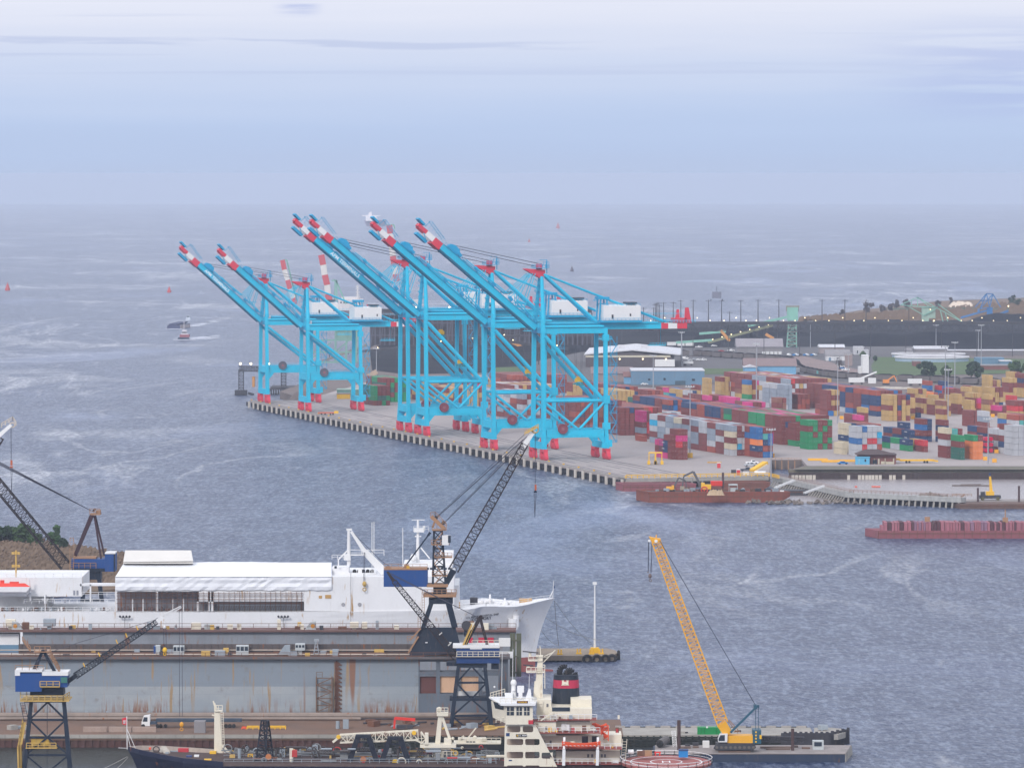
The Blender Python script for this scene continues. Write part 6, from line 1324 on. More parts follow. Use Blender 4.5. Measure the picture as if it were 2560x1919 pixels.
# parapet, pipes and clutter along the near wall top
b = MB(); zw = Z_(1641, Y1); b.box(Q(40, 0, Y1+5).x, Y1+4.4, zw, Q(1060, 0, Y1+5).x, Y1+5, zw+2.8); 
for i in range(60): x = Q(46+i*17, 0, Y1+4.2).x; b.box(x, Y1+4.1, zw, x+.2, Y1+4.4, zw+2.9)
part('parapet', b, mat('parapet_grey', (.10,.085,.085), .9, wear=.5, rust=.5), dd)
for k, (dy, dz, r_, x0, x1, m_) in enumerate(((1.2, .5, .22, -50, 1060, mat('pipe_cream', (.45,.38,.32), .7, wear=.4)), (2.2, .7, .28, 60, 960, RST), (3.4, 1.4, .16, -50, 1060, mat('pipe_cream', (0,0,0))), (-1.2, .2, .15, -50, 1060, RST))):
    part('pipe', MB().tube((Q(x0, 0, Y1+dy).x, Y1+dy, zw+dz), (Q(x1, 0, Y1+dy).x, Y1+dy, zw+dz), r_, 6), m_, dd)
rr = random.Random(12)
for i in range(40):
    x = 60+rr.random()*980; s_ = .4+rr.random()*1.1; c = V((Q(x, 0, Y1+2).x, Y1+.5+rr.random()*3, zw)); part('deck_fitting', MB().cbox(c, s_*(1+rr.random()), s_, s_*(.6+rr.random()*1.2)), rr.choice([RST, GRY, DKS, YRL, GRY]), dd)
for i in range(30):
    x = 20+rr.random()*1230; s_ = .5+rr.random()*1.1; c = V((Q(x, 0, Y2+2).x, Y2+rr.random()*3, Z2+.5)); part('deck_fitting', MB().cbox(c, s_*(.5+rr.random()), s_, s_*(.6+rr.random()*1.2)), rr.choice([RST, GRY, CREAM, YRL, DKS]), dd)
def cabin(x0, x1, y0, y1, Y, m_, win=True, ped=None, roof=None, nm='control_cabin'):
    b = MB(); qb(b, x0, y0, x1, y1, Y, 2.4)
    if ped: xm = (x0+x1)/2; qb(b, xm-5, y1, xm+5, ped, Y+.6, 1.4)
    o = part(nm, b, m_, dd)
    if win:
        b = MB(); w_ = (x1-x0)/3
        for k in range(3): qb(b, x0+w_*k+1.2, y0+2.5, x0+w_*(k+1)-1.2, y0+(y1-y0)*.55, Y-.06, .1)
        part('window', b, GLS, o)
    return o
GP_ = mat('pale_grey_paint', (.42,.45,.46), .6, wear=.3, rust=.2)
cabin(590, 621, 1613, 1636, Y1+1, GP_); cabin(738, 762, 1609, 1625, Y1+1, GP_, ped=1640); cabin(433, 460, 1614, 1636, Y1+1, GP_); cabin(388, 400, 1613, 1636, Y1+1.5, GP_, False); cabin(384, 389, 1615, 1636, Y1+1.3, CBL, False)
cabin(14, 38, 1548, 1566, Y2+1, CREAM, False, 1576); cabin(108, 138, 1547, 1565, Y2+1, GRY, False, 1576); cabin(478, 502, 1557, 1575, Y2+1, CREAM, False); cabin(511, 530, 1560, 1576, Y2+1, GP_, False); cabin(875, 896, 1555, 1568, Y2+1, CREAM, False, 1575); cabin(905, 918, 1555, 1570, Y2+1, CREAM, False, 1575); cabin(985, 997, 1563, 1577, Y2+1, CREAM, False); cabin(845, 866, 1567, 1577, Y2+1, RST, False); cabin(737, 752, 1566, 1577, Y2+1, RST, False)
for x0, fl_ in ((760, 1), (60, -1)):      # finned winch shields with an orange disc
    b = MB(); pts = [Q(x0, 1576, Y2+.5), Q(x0+30*fl_, 1576, Y2+.5), Q(x0+30*fl_, 1552, Y2+.5), Q(x0+16*fl_, 1554, Y2+.5)]
    b.prism(pts, (0, 1.2, 0)); o = part('winch_shield', b, GP_, dd); c = Q(x0+22*fl_, 1564, Y2+.4); part('orange_disc', MB().tube(c, c+V((0, .15, 0)), .55, 14), mat('disc_orange', (.65,.28,.04), .6), o)
b = MB(); b.prism([Q(695, 1635, Y1+1), Q(725, 1635, Y1+1), Q(725, 1612, Y1+1), Q(711, 1613, Y1+1)], (0, 1.2, 0)); part('winch_shield', b, GRY, dd)
b = MB()
for d in (0, 1.2): b.beam(Q(784, 1637, Y1+1+d), Q(789, 1602, Y1+1+d), .22); b.beam(Q(798, 1637, Y1+1+d), Q(792, 1602, Y1+1+d), .22)
for k in range(4): b.beam(Q(785+k, 1632-k*8, Y1+1), Q(797-k, 1632-k*8, Y1+1), .18)
qb(b, 785, 1598, 797, 1603, Y1+1, 1.2); part('ladder_frame', b, GRY, dd)
# stair scaffold on the near wall, ladder strip
b = MB(); Yx = Y1-2.6
for x in (791, 830):
    for d in (0, 2): b.beam(Q(x, 1806, Yx+d), Q(x, 1690, Yx+d), .3)
for k in range(7): y = 1694+k*17; b.beam(Q(791, y, Yx), Q(830, y, Yx), .22); b.beam(Q(791 if k % 2 else 830, y, Yx), Q(830 if k % 2 else 791, y+17, Yx), .5, .2)
b.rail([Q(791, 1692, Yx), Q(806, 1692, Yx)], 1.3, 1, .06); part('stair_scaffold', b, mat('scaffold_brown', (.16,.10,.07), .9, wear=.5), dd)
b = MB(); xq = Q(839, 0, Y1-.4).x
for k in range(40): z = Z_(1655+k*3.6, Y1); b.box(xq-.5, Y1-.35, z, xq+.5+.4*(k % 3), Y1, z+.25)
b.box(xq-.15, Y1-.25, Z_(1800, Y1), xq+.15, Y1-.02, Z_(1650, Y1)); part('fender_chain', b, RST, dd)
for x in (216, 269, 321, 372): b = MB(); qb(b, x-4, 1776, x+4, 1786, Y1-.12, .1); part('square_plate', b, GRY, dd)
# things seen at the open right end of the dock
for x0, x1, y0, y1, m_, n_ in ((1125, 1170, 1605, 1616, SWH, 'white_panel'), (1247, 1276, 1594, 1615, WHT, 'white_panel'), (1250, 1282, 1628, 1644, WHT, 'white_panel'), (1100, 1140, 1690, 1730, mat('peach_panel', (.62,.40,.26), .8), 'peach_panel'), (1152, 1196, 1690, 1730, mat('peach_panel', (0,0,0)), 'peach_panel'), (1050, 1090, 1690, 1732, mat('brown_panel', (.12,.05,.045), .9), 'brown_panel'), (1140, 1196, 1727, 1745, WHT, 'white_panel')):
    b = MB(); qb(b, x0, y0, x1, y1, Y1+(8 if y0 < 1680 else .8), .6); part(n_, b, m_, dd)
for x0, x1 in ((1172, 1182), (1196, 1217), (1219, 1234)): b = MB(); qb(b, x0, 1593, x1, 1609, Y2-.6, .5); part('red_cover', b, mat('red_cover', (.50,.02,.06), .7), dd)
for x in (1268, 1264): b = MB(); qb(b, x, 1598, x+9, 1614, Y1+7.9, .1); 
b = MB()
for x in (1278, 1285, 1294, 1300): b.beam(Q(x, 1690, Y1+9), Q(x, 1582, Y1+9), .65)
for y in (1600, 1640, 1680): b.beam(Q(1276, y, Y1+8.6), Q(1302, y, Y1+8.6), .4)
part('guide_piles', b, mat('olive_timber', (.10,.11,.07), .9, wear=.5), dd)
b = MB(); b.tube((Q(-200, 0, YQp).x, YQp, 4.1), (Q(1300, 0, YQp).x, YQp, 4.1), .75, 10); b.tube((Q(-200, 0, YQp).x, YQp-1.8, 3.5), (Q(900, 0, YQp).x, YQp-1.8, 3.5), .35, 8); part('discharge_pipe', b, mat('pipe_beige', (.26,.21,.18), .8, wear=.5, rust=.5), dd)
# ---- near pier
YQ = 1196.0; zp = 3.0
pr = thing('pier', 'long working pier with rusty sheet piling along the dry dock', 'pier', (Q(500, 0, YQ).x, YQ, 0))
b = MB(); b.box(Q(-400, 0, YQ).x, YQ, 1.7, Q(1560, 0, YQ).x, YQ+34, zp); part('deck', b, mat('pier_brown', (.17,.105,.075), .9, wear=.6, streak=False, scale=.25), pr)
b = MB(); b.box(Q(-400, 0, YQ).x, YQ-.3, 2.2, Q(905, 0, YQ).x, YQ, zp+.1); part('concrete_edge', b, CON2, pr)
b = MB(); n = 120; a0, a1 = Q(-200, 0, YQ).x, Q(905, 0, YQ).x
for i in range(n): x = a0+(a1-a0)*i/n; b.box(x, YQ+(.1 if i % 2 else .45), -2, x+(a1-a0)/n, YQ+.9, 1.72)
part('sheet_piling', b, mat('rusty_sheet_pile2', (.085,.04,.035), .9, wear=.5, scale=1), pr)
b = MB(); a0, a1 = Q(905, 0, YQ).x, Q(2040, 0, YQ).x
for k in range(5): z = -.2+k*.62; b.box(a0, YQ-.5, z, a1, YQ-.2, z+.35)
for i in range(70): x = a0+(a1-a0)*i/70; b.box(x, YQ-.8, -1, x+.4, YQ-.5, 2.9)
part('timber_fendering', b, TIM, pr)
b = MB(); b.box(a0, YQ, -2, a1, YQ+30, 1.69); part('pier_core', b, TIM, pr)
b = MB(); b.box(Q(1560, 0, YQ).x, YQ, 1.7, Q(2040, 0, YQ).x, YQ+16, zp); pts = [(Q(x, 0, YQ+d).x, YQ+d, zp) for x, d in ((2040, 0), (2100, 1), (2118, 5), (2122, 9), (2112, 14), (2080, 16), (2040, 16))]; b.prism(pts, (0, 0, -1.3)); part('outer_deck', b, CON2, pr)
b = MB()
for i in range(26):
    t_ = i/25; x = 1960+t_*165; d = 0 if t_ < .7 else (t_-.7)/.3*9; c = Q(x, 0, YQ+d).x; b.box(c-.35, YQ+d-1.2, -2, c+.35, YQ+d-.5, zp+.6+(i % 2)*.3)
part('sheet_piling', b, DKS, pr)
b = MB()
for i in range(18): x = Q(1350+i*38, 0, YQ+15).x; b.box(x, YQ+15.4, zp, x+2.4, YQ+15.9, zp+.5)
part('white_kerb', b, mat('pale_kerb', (.34,.32,.30), .8, wear=.4), pr)
def on_pier(px, d=2): return V((Q(px, 0, YQ+d).x, YQ+d, zp))
for i, (x0, x1) in enumerate(((201, 260), (266, 322), (325, 384))):
    b = MB(); b.box(Q(x0, 0, YQ+6).x, YQ+6, zp, Q(x1, 0, YQ+6).x, YQ+7.2, zp+1.25); o = b.build('concrete_barrier', mat('pinkish_concrete', (.33,.25,.21), .9, wear=.4, scale=1), label=['leftmost rough concrete block on the pier, with pink graffiti', 'middle rough concrete block on the pier', 'concrete block nearest the white truck on the pier'][i], cat='concrete block', group='concrete blocks along the pier')
b = MB(); b.box(Q(480, 0, YQ+4).x, YQ+4, zp, Q(508, 0, YQ+4).x, YQ+7, zp+2.9); b.build('steel_cabinet', mat('plain_grey', (.22,.21,.22), .7), label='plain grey box standing on the pier right of the truck', cat='box')
# truck
c = on_pier(350, 15); c.x = Q(348, 0, c.y).x; t = thing('flatbed_truck', 'white cab truck with long dark flatbed on the pier', 'truck', c); yy0 = c.y; fx = lambda px: Q(px, 0, yy0).x
b = MB(); b.prism([(fx(348), yy0, zp+.5), (fx(348), yy0, zp+1.5), (fx(353), yy0, zp+2.9), (fx(369), yy0, zp+3.2), (fx(369), yy0, zp+.5)], (0, 2.4, 0)); cb = part('cab', b, WHT, t); b = MB(); b.prism([(fx(350.5), yy0-.03, zp+1.6), (fx(354), yy0-.03, zp+2.7), (fx(363), yy0-.03, zp+2.7), (fx(363), yy0-.03, zp+1.6)], (0, .04, 0)); part('window', b, GLS, cb)
b = MB(); b.box(fx(370), yy0, zp+.9, fx(386), yy0+2.4, zp+1.5); b.box(fx(384), yy0, zp+1.5, fx(600), yy0+2.4, zp+2.2); part('flatbed', b, mat('trailer_dark', (.04,.06,.09), .7), t)
for x in (352, 388, 396, 408, 560, 570, 580): part('wheel', MB().tube((fx(x), yy0-.1, zp+.5), (fx(x), yy0+.4, zp+.5), .5, 10), BLK, t)
# other gear on the pier
def clutter(cx0, cx1, d0, d1, n, name, label, cat, cols, smax=1.6, seed=1):
    rr = random.Random(seed)
    t = thing(name, label, cat, on_pier((cx0+cx1)/2, d0))
    for i in range(n):
        x = cx0+rr.random()*(cx1-cx0); d = d0+rr.random()*(d1-d0); s_ = .4+rr.random()*smax; c = on_pier(x, d)
        b = MB()
        if rr.random() < .5: b.cbox(c, s_*1.4, s_, s_*.7, rr.random())
        else: b.tube(c+V((0, 0, .2)), c+V((s_*2, rr.random(), .2+rr.random()*.6)), .12+rr.random()*.2, 6)
        part('scrap_piece', b, rr.choice(cols), t)
clutter(905, 1050, 16, 26, 16, 'scrap_heap', 'heap of bundled grey scrap on the pier by the red machine', 'scrap', [GRY, RST, DKS], 1.6, 1)
clutter(1060, 1240, 8, 24, 20, 'deck_litter', 'mixed rusty gear on the pier under the lattice crane', 'scrap', [RST, DKS, YRL, GRY], 1.5, 2)
clutter(10, 60, 10, 18, 8, 'plank_stack', 'stack of grey planks on the pier at the left', 'planks', [GRY, CON2], 1.2, 3)
clutter(1650, 1900, 3, 8, 9, 'mooring_gear', 'small mooring gear on the outer pier behind the barge', 'gear', [RST, CON2, DKS], .7, 4)
for i, (x, y, w_, h, m_, lb) in enumerate([(628, 1808, 30, 7, YEL, 'yellow steel frame on the pier right of the grey box'), (690, 1808, 40, 7, YEL, 'second yellow steel frame on the pier'), (605, 1812, 10, 5, ORG_, 'small orange bin on the pier edge')]):
    c0 = on_pier(x-w_/2, 12); c1 = on_pier(x+w_/2, 12); b = MB(); b.rail([c0, c1], h*.1, 1.2, .08); b.rail([c0+V((0, 1.5, 0)), c1+V((0, 1.5, 0))], h*.1, 1.2, .08); b.build('spreader_rack', m_, label=lb, cat='steel rack')
c = on_pier(1010, 12); t = thing('boom_lift', 'red tracked machine parked on the pier before the dock wall', 'machine', c); b = MB(); b.cbox(c+V((0, 0, .3)), 4, 2, .8); part('chassis', b, DKS, t); b = MB(); b.beam(c+V((-2.6, 0, .2)), c+V((-2.4, 0, 2.8)), .5); b.beam(c+V((-2.5, 0, 2.8)), c+V((2.6, 0, 2.4)), .7); part('arm', b, mat('bright_red', (.65,.04,.03), .5), t)
c = on_pier(862, 14); b = MB(); b.cbox(c, 1.4, 1.4, 2.2); b.tube(c+V((-2, 0, 0)), c+V((-2, 0, 1.8)), .5, 8); b.build('gas_bottle_rack', GRY, label='small grey gas bottle rack on the pier below the stair scaffold', cat='gas bottles')
b = MB(); c0, c1 = on_pier(2050, 9), on_pier(2075, 9); b.box(c0.x, c0.y, zp+.3, c1.x, c0.y+1.6, zp+1.4); b.tube(c0+V((1, -.1, .3)), c0+V((1, .3, .3)), .3, 8); b.build('small_truck', GRY, label='small grey vehicle on the round end of the outer pier', cat='vehicle')
# ---------------------------------------------------------------- dockyard portal cranes
def ladder(b, a, c, w_=.6, m_=None):
    a, c = V(a), V(c); n = int((c-a).length/.6)
    for s_ in (-1, 1): b.beam(a+V((s_*w_/2, 0, 0)), c+V((s_*w_/2, 0, 0)), .12)
    for k in range(n): q = a.lerp(c, k/n); b.beam(q-V((w_/2, 0, 0)), q+V((w_/2, 0, 0)), .08)
# middle crane standing on the dock wall
Y = Y1+1.0; q = lambda x, y, d=0: Q(x, y, Y+d)
t = thing('portal_crane', 'navy portal crane on the dock wall with raised lattice jib', 'crane', q(1095, 1642))
b = MB(); b.hexa([q(1022, 1640, -1.2), q(1156, 1632, -1.2), q(1156, 1632, 5), q(1022, 1640, 5), q(1051, 1567), q(1139, 1567), q(1139, 1567, 3.6), q(1051, 1567, 3.6)]); part('base_housing', b, NAV, t)
b = MB()
for d in (0, 3.4):
    b.beam(q(1079, 1505, d), q(1058, 1568, d), 1.5, 1.1); b.beam(q(1121, 1505, d), q(1137, 1568, d), 1.5, 1.1)
qb(b, 1072, 1495, 1132, 1509, Y-.3, 4.4); qb(b, 1083, 1461, 1116, 1496, Y+.3, 3.4); part('portal_frame', b, NAV, t)
b = MB(); qb(b, 1058, 1485, 1140, 1492, Y-1.2, 6); b.rail([q(1056, 1485, -1.2), q(1141, 1485, -1.2)], 1.2, 1.2, .07); ladder(b, q(1058, 1530, -1.3), q(1058, 1480, -1.3)); part('slew_platform', b, mat('crane_brown', (0,0,0)), t)
b = MB(); qb(b, 959, 1423, 1069, 1466, Y-.8, 4.8); mh = part('counterweight_house', b, CBL, t); b = MB(); qb(b, 960, 1420, 1068, 1424, Y-.9, 5); qb(b, 1010, 1412, 1022, 1420, Y, 2); qb(b, 1067, 1460, 1120, 1467, Y-1, 5); qb(b, 965, 1416, 975, 1420, Y, 2); b.rail([q(960, 1420, -.9), q(1068, 1420, -.9)], 1.1, 1.6, .05); part('house_roof', b, BRN, mh); b = MB(); qb(b, 1016, 1414, 1024, 1420, Y-.5, 1); part('yellow_winch', b, YEL, mh)
b = MB(); b.lattice(q(1098, 1460, 1.8), q(1095, 1326, 1.8), 3.2, 3, 2.0, 2.0, 6, .25, .12, side=(1, 0, 0)); part('tower', b, NAV, t)
b = MB()
for y, x0, x1 in ((1324, 1080, 1116), (1360, 1078, 1124), (1392, 1086, 1130), (1438, 1080, 1118)): qb(b, x0, y, x1, y+2, Y-.4, 4); b.rail([q(x0, y, -.4), q(x1, y, -.4)], 1.1, 1.0, .06)
b.beam(q(1078, 1290), q(1112, 1322), 1.6, .9); b.beam(q(1082, 1318), q(1090, 1292), .5); b.rail([q(1076, 1292, -.5), q(1088, 1290, -.5), q(1116, 1318, -.5)], 1.1, 1.0, .07)
for k in range(5): y = 1330+k*26; b.beam(q(1086 if k % 2 else 1106, y, -.3), q(1106 if k % 2 else 1086, y+26, -.3), .45, .2)
part('tower_platform', b, BRN, t)
b = MB(); b.tube(q(1109, 1306, -.3), q(1109, 1306, .5), .55, 10); b.tube(q(1090, 1294, -.3), q(1090, 1294, .5), .5, 10); part('sheave', b, DKS, t)
b = MB(); qb(b, 1105, 1338, 1122, 1362, Y-1, 2.2); cbn = part('operator_cabin', b, WHT, t); b = MB(); qb(b, 1120, 1338, 1127, 1356, Y-1.05, 2.3); part('window', b, GLS, cbn)
b = MB(); b.beam(q(1070, 1338, 1), q(1009, 1420, 1), .35); b.beam(q(1070, 1338, 3), q(1009, 1420, 3), .35); b.beam(q(1076, 1330, 1), q(1070, 1338, 1), .6); part('back_stay', b, NAV, t)
b = MB(); b.beam(q(1112, 1464, 1.8), q(1134, 1424, 1.8), 2.0, 1.2, 2.4, 1.6); part('jib_foot', b, NAV, t)
b = MB(); b.lattice(q(1134, 1424, 1.8), q(1312, 1110, 1.8), 2.6, 2.4, 2.0, 1.6, 24, .13, .06, side=(0, 1, 0)); part('jib', b, mat('jib_dark', (.022,.015,.018), .7, wear=.3), t)
b = MB(); b.beam(q(1308, 1116, 1.8), q(1336, 1076, 1.8), 1.9, 1.2, 1.5, .9); part('jib_tip', b, WHT, t)
b = MB(); b.beam(q(1314, 1082, .5), q(1346, 1066, .5), .4); b.rail([q(1312, 1088, .4), q(1346, 1070, .4)], 1.0, .9, .08); b.torus(q(1338, 1074, 1), .8, .16, 'y', 12, 4); part('tip_platform', b, YRL, t)
b = MB()
for k, (x0, y0, x1, y1) in enumerate(((1092, 1290, 1313, 1084), (1092, 1292, 1308, 1098), (1094, 1292, 1318, 1090), (1110, 1306, 1316, 1092), (1112, 1306, 1312, 1102), (1110, 1308, 1320, 1098))): b.tube(q(x0, y0, .2+k*.5), q(x1, y1, .6+k*.4), .055, 4)
part('luffing_rope', b, CAB, t)
b = MB(); b.tube(q(1338, 1080, 1), q(1338, 1212, 1), .07, 4); b.tube(q(1338, 1230, 1), q(1337, 1294, 1), .05, 4); b.tube(q(1335, 1230, 1), q(1337, 1294, 1), .05, 4); b.tube(q(1341, 1230, 1), q(1337, 1294, 1), .05, 4); part('hoist_rope', b, CAB, t)
b = MB(); qb(b, 1336.5, 1211, 1341.5, 1225, Y+.8, .5); part('hook_block', b, mat('hook_orange', (.42,.10,.04), .6), t); b = MB(); qb(b, 1334.5, 1227, 1342.5, 1231, Y+.9, .4); qb(b, 1337, 1224, 1340, 1228, Y+.9, .4); part('load_bar', b, NAV, t)
b = MB(); b.tube(q(1166, 1563, -1.5), q(1166, 1563, -.6), 1.25, 20); part('cable_reel', b, DKS, t); b = MB(); qb(b, 1160, 1574, 1170, 1590, Y-1, .5); part('reel_stand', b, NAV, t)
b = MB(); b.beam(q(1052, 1570, -1), q(1024, 1600, -1), .35); b.rail([q(1018, 1600, -1), q(1040, 1600, -1)], 1.1, 1, .06); b.beam(q(1046, 1590, -1), q(1020, 1632, -1), .4); ladder(b, q(1048, 1570, -1.2), q(1048, 1540, -1.2)); part('side_stair', b, BRN, t)
for x in (1066, 1126): b = MB(); qb(b, x-3, 1604, x+3, 1606.5, Y-1.35, .1); part('white_plate', b, WHT, t)
# right lattice legged crane on the pier, jib pointing up to the left
Y = YQ+18; q = lambda x, y, d=0: Q(x, y, Y+d)
t = thing('portal_crane', 'dark lattice legged crane with blue white-topped house right of the dock', 'crane', q(1178, 1830))
def legs4(b, tl, tr, bl, br, dep, n=4):
    for d0, d1 in ((0, -1), (dep, dep+1)):
        A = [q(*tl, d0), q(*tr, d0)]; B_ = [q(*bl, d1), q(*br, d1)]
        b.beam(A[0], B_[0], .85, .85, 1.1, 1.1); b.beam(A[1], B_[1], .85, .85, 1.1, 1.1)
        for k in range(n):
            t0, t1 = k/n, (k+1)/n; l0, r0 = A[0].lerp(B_[0], t0), A[1].lerp(B_[1], t0); l1, r1 = A[0].lerp(B_[0], t1), A[1].lerp(B_[1], t1)
            if k % 2 == 0: m_ = (l0+r0)/2; b.beam(m_, l1, .4); b.beam(m_, r1, .4)
            else: m_ = (l1+r1)/2; b.beam(l0, m_, .4); b.beam(r0, m_, .4)
            b.beam(l1, r1, .5)
    for T, Bq in ((tl, bl), (tr, br)):
        for k in range(1, n+1):
            a = q(*T, 0).lerp(q(*Bq, -1), k/n); c = q(*T, dep).lerp(q(*Bq, dep+1), k/n); b.beam(a, c, .45)
            a2 = q(*T, 0).lerp(q(*Bq, -1), (k-1)/n); b.beam(a2, c, .3)
b = MB(); legs4(b, (1146, 1664), (1212, 1664), (1126, 1830), (1230, 1828), 5); part('portal_legs', b, NAV, t)
b = MB(); qb(b, 1124, 1745, 1232, 1751, Y-1.2, 7); qb(b, 1116, 1655, 1150, 1664, Y-.5, 5); qb(b, 1142, 1655, 1218, 1668, Y-.3, 5.5); qb(b, 1228, 1655, 1247, 1672, Y, 3); part('cross_platform', b, NAV, t)
b = MB(); qb(b, 1141, 1620, 1249, 1657, Y-1, 5.5); mh = part('machinery_house', b, mat('crane_blue2', (.012,.045,.16), .5, wear=.15), t); b = MB(); qb(b, 1132, 1612, 1249, 1619, Y-1.2, 6); qb(b, 1175, 1619, 1205, 1622, Y-1.1, .3); part('white_roof', b, WHT, mh)
b = MB(); b.rail([q(1142, 1640, -1.6), q(1249, 1640, -1.6)], 1.2, 1.3, .07); qb(b, 1140, 1640, 1250, 1641, Y-1.8, .8); b.rail([q(1180, 1612, -1.2), q(1249, 1612, -1.2)], 1.2, 1.3, .06); part('house_railing', b, CREAM, t)
b = MB(); b.beam(q(1199, 1545, 1), q(1160, 1616, 1), .9); b.beam(q(1201, 1545, 1), q(1218, 1612, 1), .7); b.beam(q(1199, 1547, 3), q(1160, 1616, 3), .7); qb(b, 1191, 1543, 1210, 1547, Y+.6, 2.6); b.tube(q(1202, 1541, 1), q(1202, 1541, 2), .5, 8); part('a_frame', b, mat('jib_dark', (0,0,0)), t)
b = MB(); b.beam(q(1180, 1562, -.4), q(1147, 1638, -.4), .9, .25); b.beam(q(1180, 1558, -.6), q(1147, 1634, -.6), .12); b.beam(q(1186, 1562, -.6), q(1153, 1638, -.6), .12)
for k in range(16): a = q(1180, 1562, -.5).lerp(q(1147, 1638, -.5), k/16); b.beam(a, a+V((0, 0, 1.0)), .08)
part('frame_ladder', b, YRL, t)
b = MB(); b.lattice(q(1140, 1642, 2), q(985, 1452, 2), 1.9, 1.7, 1.2, 1.1, 26, .09, .05, side=(0, 1, 0)); b.beam(q(985, 1452, 2), q(968, 1428, 2), 1.0, .9, .5, .5); part('jib', b, mat('jib_dark', (0,0,0)), t)
b = MB()
for k in range(3): b.tube(q(1200, 1545, 1+k*.6), q(985-k*8, 1440-k*6, 1.5+k*.4), .05, 4)
part('luffing_rope', b, CAB, t)
b = MB()
for i in range(6): x = 1010+i*22; y = 1478+i*27; b.beam(q(x, y, 1), q(x+7, y-6, 1), .25)
part('jib_light_arm', b, mat('light_arm', (.5,.5,.48), .6), t)
b = MB(); qb(b, 1141, 1727, 1196, 1745, Y+5.5, .5); part('white_sheet', b, WHT, t)
c = q(1218, 1832, -1); b = MB(); b.cbox(c+V((-.3, 0, 0)), 2.4, 1.6, 1.0); part('wheel_bogie', b, YEL, t); b = MB(); b.cbox(q(1128, 1832, -1), 2.4, 1.6, 1.0); part('wheel_bogie', b, DKS, t)
# bottom left crane with blue house
Y = 1128.0; q = lambda x, y, d=0: Q(x, y, Y+d)
t = thing('portal_crane', 'blue house crane on lattice legs at the bottom left with yellow walkways', 'crane', q(108, 1925))
b = MB(); legs4(b, (78, 1754), (160, 1754), (60, 1930), (176, 1930), 6, 4)
for x in (108, 132): pass
part('portal_legs', b, NAV, t)
b = MB(); qb(b, 75, 1719, 158, 1738, Y, 5.5); qb(b, 60, 1751, 165, 1755, Y-1, 8); part('slew_base', b, NAV, t)
b = MB(); qb(b, 38, 1682, 104, 1728, Y-1.5, 6); qb(b, 104, 1686, 168, 1717, Y-1.5, 6); mh = part('machinery_house', b, CBL, t)
b = MB(); qb(b, 37, 1674, 50, 1688, Y-1.7, 6.4); qb(b, 50, 1674, 105, 1679, Y-1.7, 6.4); qb(b, 105, 1679, 170, 1688, Y-1.7, 6.4); part('white_roof', b, WHT, mh); b = MB(); qb(b, 152, 1692, 168, 1706, Y-1.75, .3); part('window', b, mat('green_glass', (.05,.16,.14), .2, wear=0), mh)
b = MB(); b.beam(q(106, 1628, 1), q(84, 1674, 1), .7); b.beam(q(110, 1628, 1), q(138, 1680, 1), .7); b.beam(q(104, 1630, 3.5), q(90, 1674, 3.5), .5); b.beam(q(112, 1630, 3.5), q(136, 1680, 3.5), .5); qb(b, 103, 1624, 114, 1632, Y+.6, 3); part('a_frame', b, NAV, t)
b = MB(); qb(b, 86, 1628, 126, 1630, Y, 3.4); b.rail([q(86, 1628), q(126, 1628)], 1.2, 1.0, .07); b.beam(q(58, 1600, 1), q(76, 1626, 1), 1.0, .3); b.rail([q(56, 1602), q(76, 1628)], 1.1, .8, .07); b.beam(q(124, 1636, 0), q(148, 1678, 0), .9, .2); b.rail([q(124, 1636, -.5), q(148, 1678, -.5)], 1.1, .8, .07); b.rail([q(126, 1636, .5), q(150, 1678, .5)], 1.1, .8, .07)
b.rail([q(38, 1674, -1.7), q(108, 1674, -1.7)], 1.1, 1.4, .06); part('upper_walkway', b, BRN, t)
b = MB(); qb(b, 100, 1715, 149, 1717, Y-2.6, 1.2); b.rail([q(100, 1715, -2.6), q(149, 1715, -2.6)], 1.2, 1.3, .08); qb(b, 50, 1750, 172, 1753, Y-2.2, 9); b.rail([q(51, 1751, -2.2), q(158, 1751, -2.2), q(174, 1742, 2)], 1.2, 1.3, .08); b.rail([q(51, 1740, 3), q(160, 1740, 3)], 1.2, 1.3, .08); part('slew_walkway', b, YRL, t)
b = MB(); qb(b, 78, 1841, 122, 1862, Y-.5, 3); part('electric_house', b, mat('mustard_box', (.42,.27,.05), .7, wear=.4), t); b = MB(); b.rail([q(66, 1869, -1.5), q(140, 1869, -1.5)], 1.2, 1.2, .08); qb(b, 64, 1868, 142, 1870, Y-1.6, 5); 
b.beam(q(48, 1870, -1), q(60, 1804, -1), 1.0, .25); b.rail([q(46, 1872, -1.4), q(57, 1806, -1.4)], 1.1, 1.0, .08); b.beam(q(50, 1930, -1), q(48, 1870, -1), 1.0, .25); b.rail([q(49, 1930, -1.5), q(47, 1872, -1.5)], 1.1, 1.0, .08); b.rail([q(55, 1930, -1.5), q(54, 1872, -1.5)], 1.1, 1.0, .08); part('stair', b, YRL, t); b = MB(); ladder(b, q(56, 1756, -1.2), q(66, 1802, -1.2), 1.0); b.tube(q(118, 1756), q(118, 1930), .06, 4); part('ladder', b, NAV, t)
b = MB(); b.beam(q(169, 1703, 1), q(192, 1686, 1), 1.0, 1.0); b.lattice(q(188, 1689, 1), q(392, 1553, 1), 1.5, 1.4, 1.0, 1.0, 30, .11, .05, side=(0, 1, 0)); part('jib', b, mat('jib_navy', (.012,.018,.03), .6), t)
b = MB(); b.beam(q(392, 1553, 1), q(408, 1540, 1), 1.0, 1.0); b.lattice(q(404, 1543, 1), q(452, 1516, 1), .9, .9, .4, .4, 7, .07, .04, side=(0, 1, 0)); part('jib_tip', b, WHT, t)
b = MB(); 
for k in range(3): b.path([q(122, 1630, k*.7), q(200, 1604, k*.7), q(386, 1549, k*.5)], .05, 4)
b.tube(q(390, 1548, 1), q(404, 1541, 1), .25, 6)
